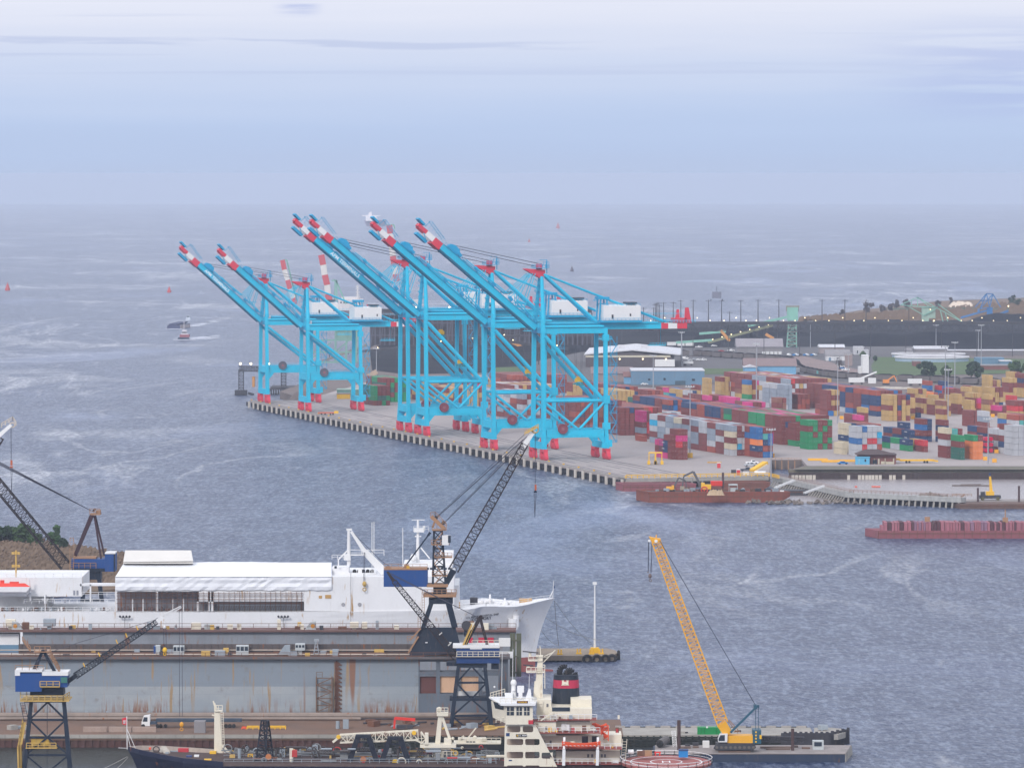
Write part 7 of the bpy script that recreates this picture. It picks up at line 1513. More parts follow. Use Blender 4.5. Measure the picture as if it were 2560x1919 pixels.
for x in (409, 413, 417): b.tube(q(x, 1568, 0), q(x-1, 1622, 0), .05, 4)
b.tube(q(448, 1520, 1), q(449, 1790, 1), .05, 4); b.tube(q(455, 1516, 1), q(456, 1790, 1), .05, 4); part('hoist_rope', b, CAB, t)
b = MB(); b.sphere(q(411, 1567, 0), .35, 8); part('upper_block', b, WHT, t); b = MB(); b.sphere(q(412, 1624, 0), .55, 8, 1.2); b.torus(q(412, 1634, 0), .3, .1, 'y', 10, 4); part('hook_block', b, YEL, t)
b = MB(); b.sphere(q(454, 1810, 1), .5, 8, 1.3); b.torus(q(454, 1822, 1), .35, .1, 'y', 10, 4); part('hook_block', b, mat('hook_amber', (.65,.30,.03), .6), t)
b = MB()
for x, y in ((212, 1666), (250, 1640), (294, 1608), (318, 1592), (345, 1574)): b.beam(q(x, y, 0), q(x-4, y-10, 0), .22)
part('jib_light_arm', b, YEL, t)
# left back crane behind the white ship
Y = 1445.0; q = lambda x, y, d=0: Q(x, y, Y+d)
t = thing('portal_crane', 'blue crane with dark mast behind the stern of the white ship', 'crane', q(230, 1590))
b = MB(); qb(b, 178, 1397, 262, 1420, Y-1, 7); qb(b, 262, 1382, 288, 1428, Y-1, 7); mh = part('machinery_house', b, CBL, t); b = MB(); qb(b, 180, 1420, 284, 1428, Y-.8, 6.5); qb(b, 208, 1428, 252, 1448, Y, 5); qb(b, 284, 1382, 288, 1428, Y-1.1, .1); part('house_base', b, NAV, t); b = MB(); qb(b, 262, 1381, 288, 1384, Y-1.2, 7.2); part('white_roof', b, WHT, mh)
b = MB()
for d in (0, 4):
    for a, c in (((212, 1446), (196, 1595)), ((248, 1446), (266, 1595))): b.beam(q(*a, d), q(*c, d), 1.2)
    b.beam(q(205, 1500, d), q(256, 1500, d), .8)
part('portal_legs', b, NAV, t)
b = MB(); b.beam(q(230, 1287, 1), q(188, 1388, 1), 2.6, 1.2, 2.0, 1.0); b.beam(q(236, 1288, .5), q(253, 1398, .5), .55); b.beam(q(238, 1288, 4), q(261, 1388, 4), .55); b.beam(q(232, 1278, 1), q(239, 1271, 1), .6); part('mast', b, mat('mast_maroon', (.045,.022,.03), .7), t)
b = MB(); qb(b, 224, 1284, 250, 1287, Y, 5); b.rail([q(224, 1284), q(250, 1284)], 1.5, 1.2, .08); qb(b, 240, 1275, 251, 1286, Y+1, 2); qb(b, 183, 1392, 240, 1396, Y-.5, 5); b.rail([q(183, 1420, -1.5), q(240, 1420, -1.5)], 1.6, 1.6, .08); ladder(b, q(179, 1430, -1.4), q(180, 1352, -1.4), 1.2); b.rail([q(175, 1354, -1.4), q(184, 1354, -1.4)], 1.2, 1, .08); part('platforms', b, BRN, t)
b = MB(); b.lattice(q(164, 1414, 2), q(-110, 1085, 2), 3.4, 3.0, n=34, rc=.16, rb=.08, side=(0, 1, 0)); part('jib', b, mat('jib_dark', (0,0,0)), t)
b = MB()
for k in range(4): b.tube(q(228, 1276, .6*k), q(-150, 1075+k*4, .6*k), .09, 4)
part('luffing_rope', b, CAB, t)
# jib tip reaching in at the left edge
Y = 1420.0; t = thing('portal_crane', 'white jib tip with hanging hook reaching in at the left edge', 'crane', Q(-120, 1590, Y)); q = lambda x, y, d=0: Q(x, y, Y+d)
b = MB(); b.lattice(q(-120, 1290), q(2, 1094), 2.6, 2.4, 1.8, 1.6, 20, .16, .07, side=(0, 1, 0)); part('jib', b, mat('jib_dark', (0,0,0)), t)
b = MB(); b.beam(q(-4, 1090), q(28, 1062), 2.4, 1.2, 1.4, .9); part('jib_tip', b, WHT, t); b = MB(); b.rail([q(4, 1068, -.5), q(32, 1052, -.5), q(40, 1064, -.5)], 1.2, 1.0, .09); b.torus(q(31, 1062, -.3), .7, .15, 'y', 12, 4); part('tip_platform', b, mat('tip_cream', (.6,.5,.38), .7), t)
b = MB(); b.tube(q(27.5, 1070), q(28, 1150), .09, 4); b.tube(q(27, 1168), q(29, 1230), .06, 4); b.tube(q(31, 1168), q(29, 1230), .06, 4); part('hoist_rope', b, CAB, t); b = MB(); qb(b, 26, 1150, 31, 1163, Y-.2, .5); qb(b, 25, 1165, 32, 1169, Y-.2, .4); part('hook_block', b, mat('hook_orange', (0,0,0)), t)
b = MB(); b.beam(q(-120, 1290), q(-120, 1590), 5); part('tower', b, NAV, t)
# ---- left shore behind the ship
sheet('shore_land', [(-700, 1360), (100, 1361), (180, 1374), (300, 1398), (335, 1440), (305, 1470), (-700, 1560)], .8, SCR, -2, 'brown marshy shore behind the white ship')
b = MB(); rr = random.Random(8); RD = mat('reeds', (.20,.145,.105), .95, wear=.4, scale=.4, streak=False)
for i in range(9000):
    x = -60+rr.random()*385; yb_ = 1363 if x < 100 else 1363+(x-100)*.17; y = yb_+rr.random()*(1462-yb_); p = P(x, y, .8); h = 1.2+rr.random()*2.2; w_ = .5+rr.random()*.8
    b.add([p+V((-w_, 0, 0)), p+V((w_, 0, 0)), p+V((w_*.5, rr.random()-.5, h)), p+V((-w_*.4, rr.random()-.5, h*.9))], [(0, 1, 2, 3)])
b.build('reeds', RD, kind='stuff', label='brown reeds along the marshy shore at the left', cat='reeds')
tree(12, 1368, 1312, 78, LEAFD, 'dark round tree at the left edge of the shore', .8, 51, 2600, 1.1, crown0=.08, clumps=16)
tree(58, 1370, 1313, 66, LEAFG, 'broad dark tree second from the left edge', .8, 52, 2400, 1.1, crown0=.08, clumps=16)
tree(90, 1372, 1328, 44, LEAFG, 'lower bushy tree third from the left edge', .8, 53, 1400, 1.0, crown0=.05, clumps=12)
tree(133, 1378, 1309, 36, mat('leaf_fresh', (.06,.13,.045), .9, wear=.4, streak=False), 'tall bright green tree beside the lattice jib', .8, 54, 1500, .9, crown0=.1, clumps=12)
tree(160, 1384, 1340, 34, LEAFD, 'rounded dark tree beside the blue crane ladder', .8, 55, 1300, .9, crown0=.05, clumps=10)
tree(-40, 1368, 1320, 70, LEAFD, 'dark tree just outside the left edge', .8, 56, 1200, 1.2, crown0=.08)
# ---------------------------------------------------------------- dredge ship in the foreground
YD = 1138.0; q = lambda x, y, d=0: Q(x, y, YD+d); XD = lambda px: Q(px, 0, YD).x
ds = thing('dredger', 'navy hulled dredger with cream bridge block and red banded funnel', 'ship', q(1100, 1925))
zdk = lambda y, d=0: Q(1280, y, YD+d).z
st = [(XD(315), zdk(1876), .25, XD(345), .2), (XD(345), zdk(1879), 4, XD(372), 2.2), (XD(390), zdk(1884), 7.5, XD(410), 5), (XD(460), zdk(1892), 10.5, XD(470), 9), (XD(560), zdk(1900), 11.5, XD(560), 11), (XD(1500), zdk(1903), 11.5, XD(1500), 11), (XD(1700), zdk(1903), 11, XD(1690), 9), (XD(1760), zdk(1903), 8, XD(1740), 5)]
part('hull', hull(MB(), st, YD, -1.5, 5), mat('hull_navy', (.012,.016,.04), .4, wear=.1, rust=.15), ds)
b = MB(); top = []
for s_ in (1, -1):
    if s_ < 0: part('bulwark', b, mat('bulwark_cream', (.50,.42,.36), .7, wear=.4, rust=.3), ds); b = MB()
    row = [V((xt, YD+s_*ht, zt)) for xt, zt, ht, xb, hb in st[:5]]
    for a, c in zip(row, row[1:]): b.hexa([a, c, c+V((0, -s_*.2, 0)), a+V((0, -s_*.2, 0)), a+V((0, 0, 1.1)), c+V((0, 0, 1.1)), c+V((0, -s_*.2, 1.1)), a+V((0, -s_*.2, 1.1))])
part('bulwark', b, mat('hull_navy', (0,0,0)), ds)
part('deck', MB().add([V((xt, YD-ht+.1, zt+.06)) for xt, zt, ht, xb, hb in st]+[V((xt, YD+ht-.1, zt+.06)) for xt, zt, ht, xb, hb in reversed(st)], [tuple(range(16))]), mat('dredger_deck', (.07,.045,.042), .85, wear=.5), ds)
ctr = lambda px, d, z=None: V((Q(px, 0, YD+d).x, YD+d, zdk(1900) if z is None else z))
zf = zdk(1886)
b = MB(); b.tube(q(318, 1872), q(317, 1789), .11, 5); b.beam(q(318, 1822), q(340, 1873), .12); b.beam(q(319, 1838), q(328, 1872), .12); b.beam(q(296, 1868), q(318, 1869), .1); part('jackstaff', b, WHT, ds)
b = MB(); b.prism([q(305, 1794), q(317, 1792), q(316, 1811), q(306, 1809)], (0, .05, 0)); fo = part('pennant', b, mat('flag_red', (.62,.03,.05), .7), ds); b = MB(); 
for x in (307.5, 310, 312.5): qb(b, x, 1799, x+1.3, 1806, YD-.06, .03)
qb(b, 307.5, 1804, 313.8, 1807, YD-.06, .03); part('castle_emblem', b, WHT, fo)
b = MB(); b.tube(q(409, 1874, -1), q(409, 1874, 1), 1.0, 18); b.tube(q(417, 1880, -2), q(417, 1880, -1), .8, 14); part('hawser_reel', b, mat('winch_cream', (.5,.47,.42), .7, wear=.3), ds)
rr = random.Random(21)
def bits(x0, x1, y0, y1, n, cols, name, smin=.3, smax=1.3, dep=9, seed=0, tub=.4):
    rr = random.Random(seed)
    for i in range(n):
        x = x0+rr.random()*(x1-x0); y = y0+rr.random()*(y1-y0); d = rr.uniform(-dep, dep); zb = zdk(1900); ztop = Q(x, y, YD+d).z; s_ = smin+rr.random()*smax; b = MB(); c = V((Q(x, 0, YD+d).x, YD+d, zb)); h = max(.4, ztop-zb)
        r_ = rr.random(); nm = name
        if name == 'deck_machinery': nm = 'pipe_run' if r_ < tub*.5 else 'vent_post' if r_ < tub else 'hose_ring' if r_ < tub+.2 else 'machine_box'
        if r_ < tub*.5: b.tube(c+V((-s_*2, 0, h)), c+V((s_*2.5, 0, h)), .12+rr.random()*.22, 6)
        elif r_ < tub: b.tube(c, c+V((0, 0, h)), .12+rr.random()*.35, 8)
        elif r_ < tub+.2: b.torus(c+V((0, 0, h)), s_*.7, .14, 'y', 10, 4)
        else: b.cbox(c+V((0, 0, max(0, h-s_*1.2))), s_*(.7+rr.random()), s_, s_*(.6+rr.random()))
        part(nm, b, rr.choice(cols), ds)
PIPE = mat('pipe_grey', (.20,.21,.22), .6, wear=.4, rust=.3); DK2 = mat('machinery_dark', (.06,.05,.05), .8, wear=.5)
bits(360, 470, 1872, 1890, 16, [GRY, CREAM, WHT, DK2, RST], 'foredeck_gear', .3, .8, 4, 1)
for x, y, w_, h, m_, n_ in ((445, 1870, 26, 12, mat('tank_red', (.45,.04,.05), .6), 'red_locker'), (425, 1893, 18, 7, YEL, 'yellow_chest'), (465, 1888, 14, 13, mat('chest_blue', (.03,.05,.16), .6), 'chest'), (485, 1887, 12, 13, WHT, 'chest'), (510, 1897, 18, 8, YEL, 'yellow_chest'), (524, 1877, 16, 10, YEL, 'yellow_chest'), (468, 1898, 11, 3, CREAM, 'locker'), (372, 1868, 5, 5, ORG_, 'orange_box')):
    b = MB(); qb(b, x, y, x+w_, y+h, YD-6+(1890-y)*.3, 1.6); part(n_, b, m_, ds)
b = MB(); b.beam(q(546, 1892), q(543, 1778), 1.9, 1.6, 1.3, 1.2); qb(b, 536, 1775, 556, 1778, YD-1, 2); b.rail([q(536, 1776, -1), q(556, 1776, -1)], 1.3, .8, .08); b.beam(q(540, 1775), q(533, 1751), .3); b.beam(q(536, 1756), q(543, 1772), .25); b.beam(q(530, 1786), q(540, 1788), .3); mo = part('foremast', b, CREAM, ds)
b = MB(); b.beam(q(552, 1778, -1), q(556, 1882, -1), .1); b.beam(q(558, 1778, -1), q(562, 1882, -1), .1)
for k in range(24): y = 1780+k*4.2; x = 552+k*.17; b.beam(q(x, y, -1), q(x+6, y, -1), .09)
b.beam(q(556, 1862, -1), q(580, 1890, -1), .5); part('mast_ladder', b, CREAM, mo)
# drag head gantries: dark A-shaped frames
def gantry(x, yt, w_, label=None, wheel=None, lat=False):
    b = MB(); d = -7
    if lat:
        b.lattice(q(x-4, 1912, d), q(x+6, yt, d), 2.2, 1.6, 1.4, 1.2, 9, .16, .08, side=(1, 0, 0)); b.lattice(q(x+22, 1912, d+2), q(x+10, yt, d+2), 1.6, 1.4, 1.2, 1.0, 9, .14, .07, side=(1, 0, 0))
    else:
        b.beam(q(x-w_*.30, yt+4, d), q(x-w_*.95, 1925, d), 1.1, 1.2); b.beam(q(x+w_*.30, yt+4, d), q(x+w_*.95, 1925, d), 1.1, 1.2); qb(b, x-w_*.42, yt, x+w_*.42, yt+8, YD+d-.8, 2.4); qb(b, x-w_*.36, yt+16, x+w_*.36, yt+20, YD+d-.3, 1)
        for k in (-.2, .1): b.beam(q(x+w_*k, yt+8, d), q(x+w_*k, yt+40, d), .1)
    o = part('drag_gantry', b, mat('gantry_navy', (.009,.013,.025), .6, wear=.3), ds)
    if wheel: c = q(wheel[0], wheel[1], d-1.2); part('sheave_wheel', MB().tube(c, c+V((0, .5, 0)), wheel[2], 16), mat(*wheel[3]), o)
gantry(908, 1836, 44, wheel=(908, 1898, .7, ('rust_orange', (.42,.16,.06), .7)))
gantry(988, 1841, 44, wheel=(988, 1904, .7, ('sheave_yellow', (.65,.42,.03), .6)))
gantry(655, 1800, 20, wheel=(671, 1891, .7, ('rust_orange', (0,0,0))), lat=True)
# long white pipe-handling jib lying over the deck
b = MB(); b.lattice(q(850, 1845, -5), q(1045, 1836, -5), 1.6, 1.8, 1.8, 2.2, 11, .13, .09, side=(0, 1, 0)); b.beam(q(832, 1854, -5), q(852, 1838, -5), .5); b.lattice(q(1045, 1838, -5), q(1060, 1850, -5), 1.8, 2.2, 1.4, 1.4, 1, .14, .09, side=(0, 1, 0)); qb(b, 1062, 1832, 1071, 1862, YD-6, 1.8); part('deck_crane_jib', b, CREAM, ds)
for x, y in ((846, 1841), (1035, 1831)): c = q(x, y, -6.5); part('sheave_wheel', MB().tube(c, c+V((0, .4, 0)), .5, 12), YEL, ds)
b = MB(); b.beam(q(1101, 1782, -4), q(1094, 1858, -4), .9, .9, 1.2); b.beam(q(1103, 1784, -4), q(1128, 1856, -4), .6, .6, 1.2); qb(b, 1092, 1780, 1120, 1789, YD-5, 2); b.rail([q(1092, 1782, -5), q(1120, 1782, -5)], 1.3, .8, .07); b.sphere(q(1098, 1772, -4), .6, 8); b.beam(q(1098, 1778, -4), q(1102, 1784, -4), .5); b.sphere(q(1132, 1845, -4), .4, 8); qb(b, 1050, 1860, 1140, 1868, YD-6, 4); qb(b, 1110, 1846, 1128, 1862, YD-5.5, 3); qb(b, 1060, 1868, 1128, 1872, YD-5.5, 3); part('deck_crane_pedestal', b, CREAM, ds)
b = MB(); qb(b, 1085, 1866, 1110, 1892, YD-4.5, 3); b.rail([q(1070, 1890, -5.5), q(1140, 1890, -5.5)], 1.2, 1, .06); part('crane_base', b, CREAM, ds)
# small launch-like bow of deck house seen beyond the dredger's deck
t2 = thing('work_boat', 'cream decked small ship moored between the dredger and the pier', 'boat', q(1200, 1870, 50)); b = MB(); d = 50
b.hexa([q(1140, 1872, d), q(1250, 1872, d), q(1250, 1872, d+5), q(1140, 1872, d+5), q(1132, 1858, d), q(1254, 1858, d), q(1254, 1858, d+5), q(1132, 1858, d+5)]); part('hull', b, BLK, t2); b = MB(); qb(b, 1145, 1846, 1215, 1858, YD+d+.3, 4); qb(b, 1134, 1855, 1252, 1859, YD+d-.1, 5.2); b.rail([q(1205, 1856, d), q(1252, 1856, d)], 1.2, 1, .08); b.beam(q(1168, 1846, d+1), q(1190, 1818, d+1), .3); b.beam(q(1150, 1846, d), q(1160, 1838, d), .4); b.sphere(q(1187, 1842, d+1), .5, 8); part('deckhouse', b, CREAM, t2); b = MB()
for x in (1166, 1174, 1182): qb(b, x, 1852, x+6, 1856, YD+d+.2, .1)
part('window', b, GLS, t2)
bits(560, 1240, 1866, 1912, 280, [PIPE, DK2, RST, GRY, PIPE, DK2, CREAM, YRL, mat('valve_red', (.4,.04,.04), .6)], 'deck_machinery', .3, 1.2, 9, 2, .6)
rr = random.Random(77)
for i in range(16):
    x = 570+i*42+rr.random()*20; d = rr.uniform(-6, 8); y = 1866+rr.random()*18; b = MB(); b.lattice(q(x, 1903, d), q(x+rr.uniform(-14, 14), y, d), 1.3, 1.1, n=3, rc=.10, rb=.06, side=(1, 0, 0)); b.lattice(q(x, y+4, d), q(x+20+rr.random()*26, y+4+rr.random()*6, d), .8, .8, n=6, rc=.08, rb=.05, side=(0, 1, 0)); part('pipe_rack', b, rr.choice([DK2, PIPE, GRY, DKS]), ds)
for d, y, x0, x1, r_ in ((-3, 1882, 715, 980, .28), (-1, 1888, 720, 1110, .28), (-6, 1902, 700, 860, .42), (2, 1878, 730, 900, .22), (-5, 1894, 840, 1200, .2)): part('dredge_pipe', MB().tube(q(x0, y, d), q(x1, y, d), r_, 8), PIPE, ds)
b = MB()
for d, y in ((-9, 1908), (8, 1890), (-4, 1898)): b.rail([q(560, y, d), q(1240, y, d)], 1.1, 2.2, .05)
part('deck_railing', b, GRY, ds)
for x, y0, y1 in ((626, 1884, 1912), (706, 1873, 1895), (788, 1862, 1890), (1243, 1880, 1912), (1052, 1890, 1912)): b = MB(); b.lattice(q(x, y1, -4), q(x, y0, -4), 1.0, .9, n=3, rc=.1, rb=.06, side=(1, 0, 0)); part('valve_tower', b, YEL if x in (626, 1052) else GRY, ds)
# accommodation block
F_ = -11.0
def wallpanel(name, pts, holes, d, m_, dep=.5):
    # a plate with rounded window openings, built from strips so the openings are real
    ys = sorted({y for _, y in pts} | {y for h in holes for y in (h[1], h[3])}); b = MB()
    def xr(y, side):
        P_ = pts; res = []
        for (xa, ya), (xb, yb) in zip(P_, P_[1:]+P_[:1]):
            if min(ya, yb)-1e-6 <= y <= max(ya, yb)+1e-6 and abs(ya-yb) > 1e-6: res.append(xa+(xb-xa)*(y-ya)/(yb-ya))
        return (min(res), max(res))
    for ya, yb in zip(ys, ys[1:]):
        if yb-ya < .2: continue
        e = .01; a0, a1 = xr(ya+e, 0); b0, b1 = xr(yb-e, 0); ym = (ya+yb)/2; hs_ = sorted([h for h in holes if h[1] <= ya+1e-6 and h[3] >= yb-1e-6])
        segs = []; la, lb = a0, b0
        for h in hs_: segs.append((la, lb, h[0], h[0])); la = lb = h[2]
        segs.append((la, lb, a1, b1))
        for s0t, s0b, s1t, s1b in segs:
            b.hexa([q(s0b, yb, d), q(s1b, yb, d), q(s1b, yb, d+dep), q(s0b, yb, d+dep), q(s0t, ya, d), q(s1t, ya, d), q(s1t, ya, d+dep), q(s0t, ya, d+dep)])
    for x0, y0, x1, y1 in holes:       # rounded corners
        r_ = 3.2
        for cx_, cy_, sx_, sy_ in ((x0, y0, 1, 1), (x1, y0, -1, 1), (x0, y1, 1, -1), (x1, y1, -1, -1)): b.prism([q(cx_, cy_, d+.02), q(cx_+sx_*r_, cy_, d+.02), q(cx_+sx_*r_*.3, cy_+sy_*r_*.3, d+.02), q(cx_, cy_+sy_*r_, d+.02)], (0, dep-.04, 0))
    return part(name, b, m_, ds)
wallpanel('side_wall', [(1262, 1810), (1338, 1810), (1398, 1925), (1260, 1925)], [(1268, 1814, 1301, 1829), (1307, 1814, 1333, 1829), (1267, 1846, 1308, 1861), (1313, 1846, 1349, 1861), (1267, 1878, 1308, 1894), (1313, 1878, 1349, 1894), (1354, 1880, 1382, 1895), (1267, 1912, 1308, 1925), (1313, 1912, 1349, 1925)], F_, CREAM)
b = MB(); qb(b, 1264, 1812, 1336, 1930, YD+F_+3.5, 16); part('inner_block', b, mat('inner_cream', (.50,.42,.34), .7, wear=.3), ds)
b = MB()
for y in (1836, 1868, 1900): qb(b, 1264, y, 1262+(110 if y > 1850 else 85), y+2, YD+F_+.5, 4)
part('side_deck', b, RDK, ds)
b = MB(); qb(b, 1265, 1831, 1274, 1839, YD+F_-.08, .06); qb(b, 1272, 1898, 1280, 1901, YD+F_-.08, .06); part('name_plate', b, NVY, ds)
b = MB(); qb(b, 1290, 1834, 1317, 1841, YD+F_-.08, .06); pl = part('sign_plate', b, BLK, ds)
text_mesh('U.S. ARMY', .52, 'sign_lettering', WHT, ds, q(1306.5, 1839.3, F_-.12), (1, 0, 0), (0, 0, 1), .01)
b = MB(); c = q(1293.5, 1837.5, F_-.13); pts = []
for k in range(10): a = math.pi/2+k*math.pi/5; r_ = .30 if k % 2 == 0 else .12; pts.append(c+V((math.cos(a)*r_, 0, math.sin(a)*r_)))
b.prism(pts, (0, .03, 0)); part('gold_star', b, YEL, ds)
# bridge
b = MB(); qb(b, 1264, 1760, 1332, 1810, YD+F_-1, 14); b.hexa([q(1232, 1792, -4), q(1266, 1808, F_-1), q(1266, 1808, 3), q(1232, 1792, 8), q(1228, 1750, -5), q(1263, 1762, F_-1.2), q(1263, 1762, 4), q(1228, 1750, 9)]); wh = part('wheelhouse', b, CREAM, ds)
b = MB()
for x0, x1 in ((1267, 1285), (1291, 1305), (1310, 1324)): qb(b, x0, 1766, x1, 1787, YD+F_-1.08, .1)
b.hexa([q(1238, 1770, F_+4.7), q(1258, 1773, F_-.2), q(1258, 1773, F_), q(1238, 1770, F_+5), q(1233, 1752, F_+4.4), q(1255, 1760, F_-.5), q(1255, 1760, F_-.3), q(1233, 1752, F_+4.6)]); part('window', b, GLS, wh)
b = MB()
for x in (1275, 1298, 1317): b.beam(q(x, 1766, F_-1.1), q(x, 1787, F_-1.1), .12)
for x0, x1 in ((1267, 1285), (1291, 1305), (1310, 1324)): b.beam(q(x0, 1777, F_-1.1), q(x1, 1777, F_-1.1), .1)
part('window_frame', b, CREAM, wh)
b = MB(); b.hexa([q(1252, 1763, F_-2), q(1338, 1763, F_-2), q(1345, 1745, 6), q(1222, 1744, 6), q(1250, 1758, F_-2), q(1340, 1758, F_-2), q(1345, 1740, 6), q(1222, 1740, 6)]); part('bridge_roof', b, WHT, wh)
b = MB(); b.rail([q(1226, 1745, 0), q(1262, 1735, 4)], 1.3, 1, .07); b.rail([q(1250, 1757, F_-1.8), q(1338, 1757, F_-1.8)], 1.1, 1.2, .06); b.rail([q(1240, 1806, F_), q(1264, 1806, F_)], 1.3, .8, .06); part('bridge_railing', b, CREAM, ds)
b = MB(); c = q(1284, 1706, 0); b.sphere(c, .72, 12, 1.15); b.tube(q(1284, 1712), q(1284, 1745), .5, 8, .7); b.sphere(q(1284, 1724, -.5), .45, 8); b.sphere(q(1236, 1716, -3), .25, 6); part('satellite_dome', b, WHT, ds)
b = MB(); qb(b, 1293, 1715, 1310, 1730, YD-1, 2); qb(b, 1296, 1730, 1306, 1745, YD-1, 1.5); b.prism([q(1310, 1758, -4), q(1322, 1721, -4), q(1327, 1724, -4), q(1330, 1758, -4)], (0, 2, 0)); qb(b, 1262, 1735, 1282, 1752, YD-4, 4); part('roof_fitting', b, WHT, ds)
b = MB(); qb(b, 1292, 1751, 1320, 1757, YD+F_-2.1, .1); part('name_board', b, mat('board_brown', (.10,.03,.03), .7), ds); text_mesh('WHEELER', .48, 'name_lettering', YEL, ds, q(1306, 1756, F_-2.2), (1, 0, 0), (0, 0, 1), .01)
b = MB(); qb(b, 1321, 1799, 1333, 1809, YD+F_-1.1, .1); lb_ = part('life_ring_box', b, mat('ring_red', (.5,.03,.05), .6), ds)
# mast
b = MB(); b.beam(q(1346, 1742), q(1351, 1640), 2.0, 1.6, 1.1, 1.1); b.beam(q(1338, 1742), q(1341, 1702), .9); qb(b, 1316, 1679, 1362, 1681, YD-1.2, 3); b.rail([q(1316, 1680, -1.2), q(1362, 1680, -1.2)], 1.2, .9, .07); qb(b, 1321, 1650, 1355, 1652, YD-1, 2.4); b.rail([q(1321, 1651, -1), q(1345, 1651, -1)], 1.0, .9, .06); qb(b, 1340, 1638, 1358, 1642, YD-.8, 1.6); b.beam(q(1352, 1640), q(1350, 1614), .18); b.beam(q(1360, 1640), q(1381, 1630), .16); b.beam(q(1357, 1656), q(1388, 1624), .18); b.beam(q(1346, 1645), q(1372, 1640), .1); b.rail([q(1356, 1720, -1), q(1362, 1720, -1)], 5.5, 1, .08); b.tube(q(1325, 1640), q(1325, 1630), .35, 8); b.tube(q(1321, 1668), q(1321, 1663), .4, 8); part('radar_mast', b, CREAM, ds)
b = MB(); b.beam(q(1307, 1627, -.5), q(1346, 1631, -.5), .3, .25); b.beam(q(1308, 1661, -.5), q(1333, 1663, -.5), .3, .25); part('radar_scanner', b, DKS, ds)
for x, y in ((1254, 1630), (1281, 1622), (1322, 1684)): b = MB(); b.tube(q(x, 1742), q(x+1.5, y), .06, 4); part('whip_aerial', b, WHT, ds)
# funnel
YF = YD+1; b = MB()
def funnel_ring(y, hx, cx=1415): 
    c = Q(cx, y, YF+3.5); return [(c.x+hx*math.copysign(abs(math.cos(a))**.7, math.cos(a)), YF+3.5+3.4*math.copysign(abs(math.sin(a))**.7, math.sin(a)), c.z) for a in [2*math.pi*k/20 for k in range(20)]]
def loft(b, rings, cap=True):
    n = len(rings[0]); vs = [p for r_ in rings for p in r_]; fs = []
    for j in range(len(rings)-1):
        for i in range(n): fs.append((j*n+i, (j+1)*n+i, (j+1)*n+(i+1) % n, j*n+(i+1) % n)[::-1])
    if cap: fs.append(tuple(range((len(rings)-1)*n, len(rings)*n)))
    return b.add(vs, fs)
FNV = mat('funnel_navy', (.015,.022,.035), .5, wear=.2); loft(b, [funnel_ring(1770, 3.35), funnel_ring(1716, 3.05)]); fn = part('funnel', b, FNV, ds)
part('red_band', loft(MB(), [funnel_ring(1716, 3.06), funnel_ring(1696, 2.96)], False), mat('funnel_red', (.42,.03,.07), .55, wear=.1), fn)
part('funnel_top', loft(MB(), [funnel_ring(1696, 2.95), funnel_ring(1684, 2.85)]), FNV, fn)
b = MB(); c = Q(1413, 1706, YF-.02)
for dx, dz, w_, h in ((-.75, -.5, .45, 1.0), (.30, -.5, .45, 1.0), (-.3, -.35, .6, .55), (-.9, -.58, 1.8, .14)): b.box(c.x+dx, YF-.06, c.z+dz, c.x+dx+w_, YF+.3, c.z+dz+h)
for dx in (-.75, -.58, -.41, .3, .47, .64, -.2, .08): b.box(c.x+dx, YF-.06, c.z+(.48 if abs(dx) > .25 else .18), c.x+dx+.1, YF+.3, c.z+(.64 if abs(dx) > .25 else .34))
part('castle_emblem', b, CREAM, fn)
def hook_pipe(cx, cy, r_, s_=1.0):
    b = MB(); prev = None
    for k in range(7):
        a = math.pi*(1-k/6*.62); p = Q(cx, cy, YF+3)+V((math.cos(a)*r_+r_, 0, math.sin(a)*r_)); 
        if prev: b.tube(prev[0], p, prev[1], 10, .62*s_*(1-k*.06)); 
        prev = (p, .62*s_*(1-k*.06))
    b.tube(Q(cx, cy+8, YF+3), Q(cx, cy, YF+3), .55*s_, 10); part('exhaust_pipe', b, mat('exhaust_black', (.012,.012,.014), .7), fn)
hook_pipe(1399, 1678, 1.25, 1.2); hook_pipe(1415, 1683, 1.0, 1.1); hook_pipe(1424, 1684, .8, .9); hook_pipe(1435, 1688, .6, .8)
# after house decks
for nm_a, x0, y0, x1, y1, d, dep, m_ in (('after_house', 1342, 1748, 1378, 1800, -6, 12, CREAM), ('funnel_house', 1378, 1770, 1480, 1797, -8, 14, CREAM), ('engine_casing', 1427, 1747, 1479, 1772, -4, 8, CREAM), ('boat_deck_house', 1345, 1796, 1390, 1838, -9, 14, CREAM), ('boat_deck_house', 1390, 1802, 1476, 1830, -7, 14, CREAM), ('main_deck_house', 1355, 1837, 1508, 1872, -6, 14, CREAM), ('lower_house', 1390, 1876, 1550, 1908, -7, 14, CREAM), ('stern_house', 1508, 1836, 1554, 1870, -2, 8, CREAM)):
    b = MB(); qb(b, x0, y0, x1, y1, YD+d, dep); part(nm_a, b, m_, ds)
for x0, y0, x1, d, dep in ((1345, 1830, 1500, -10, 4), (1352, 1870, 1555, -10.5, 5), (1330, 1800, 1392, -9.5, 3), (1385, 1797, 1492, -9, 4), (1380, 1908, 1560, -10.8, 6)): b = MB(); qb(b, x0, y0, x1, y0+2.6, YD+d, dep); part('deck_edge', b, RDK, ds); b = MB(); b.rail([q(x0, y0, d), q(x1, y0, d)], 1.15, 1.3, .055); part('deck_railing', b, WHT, ds)
b = MB(); qb(b, 1427, 1766, 1472, 1779, YD-4.1, .3); qb(b, 1455, 1839, 1470, 1859, YD-6.1, .2); qb(b, 1480, 1839, 1494, 1859, YD-6.1, .2); qb(b, 1380, 1767, 1425, 1777, YD-8.1, .2); part('dark_opening', b, GLS, ds)
b = MB()
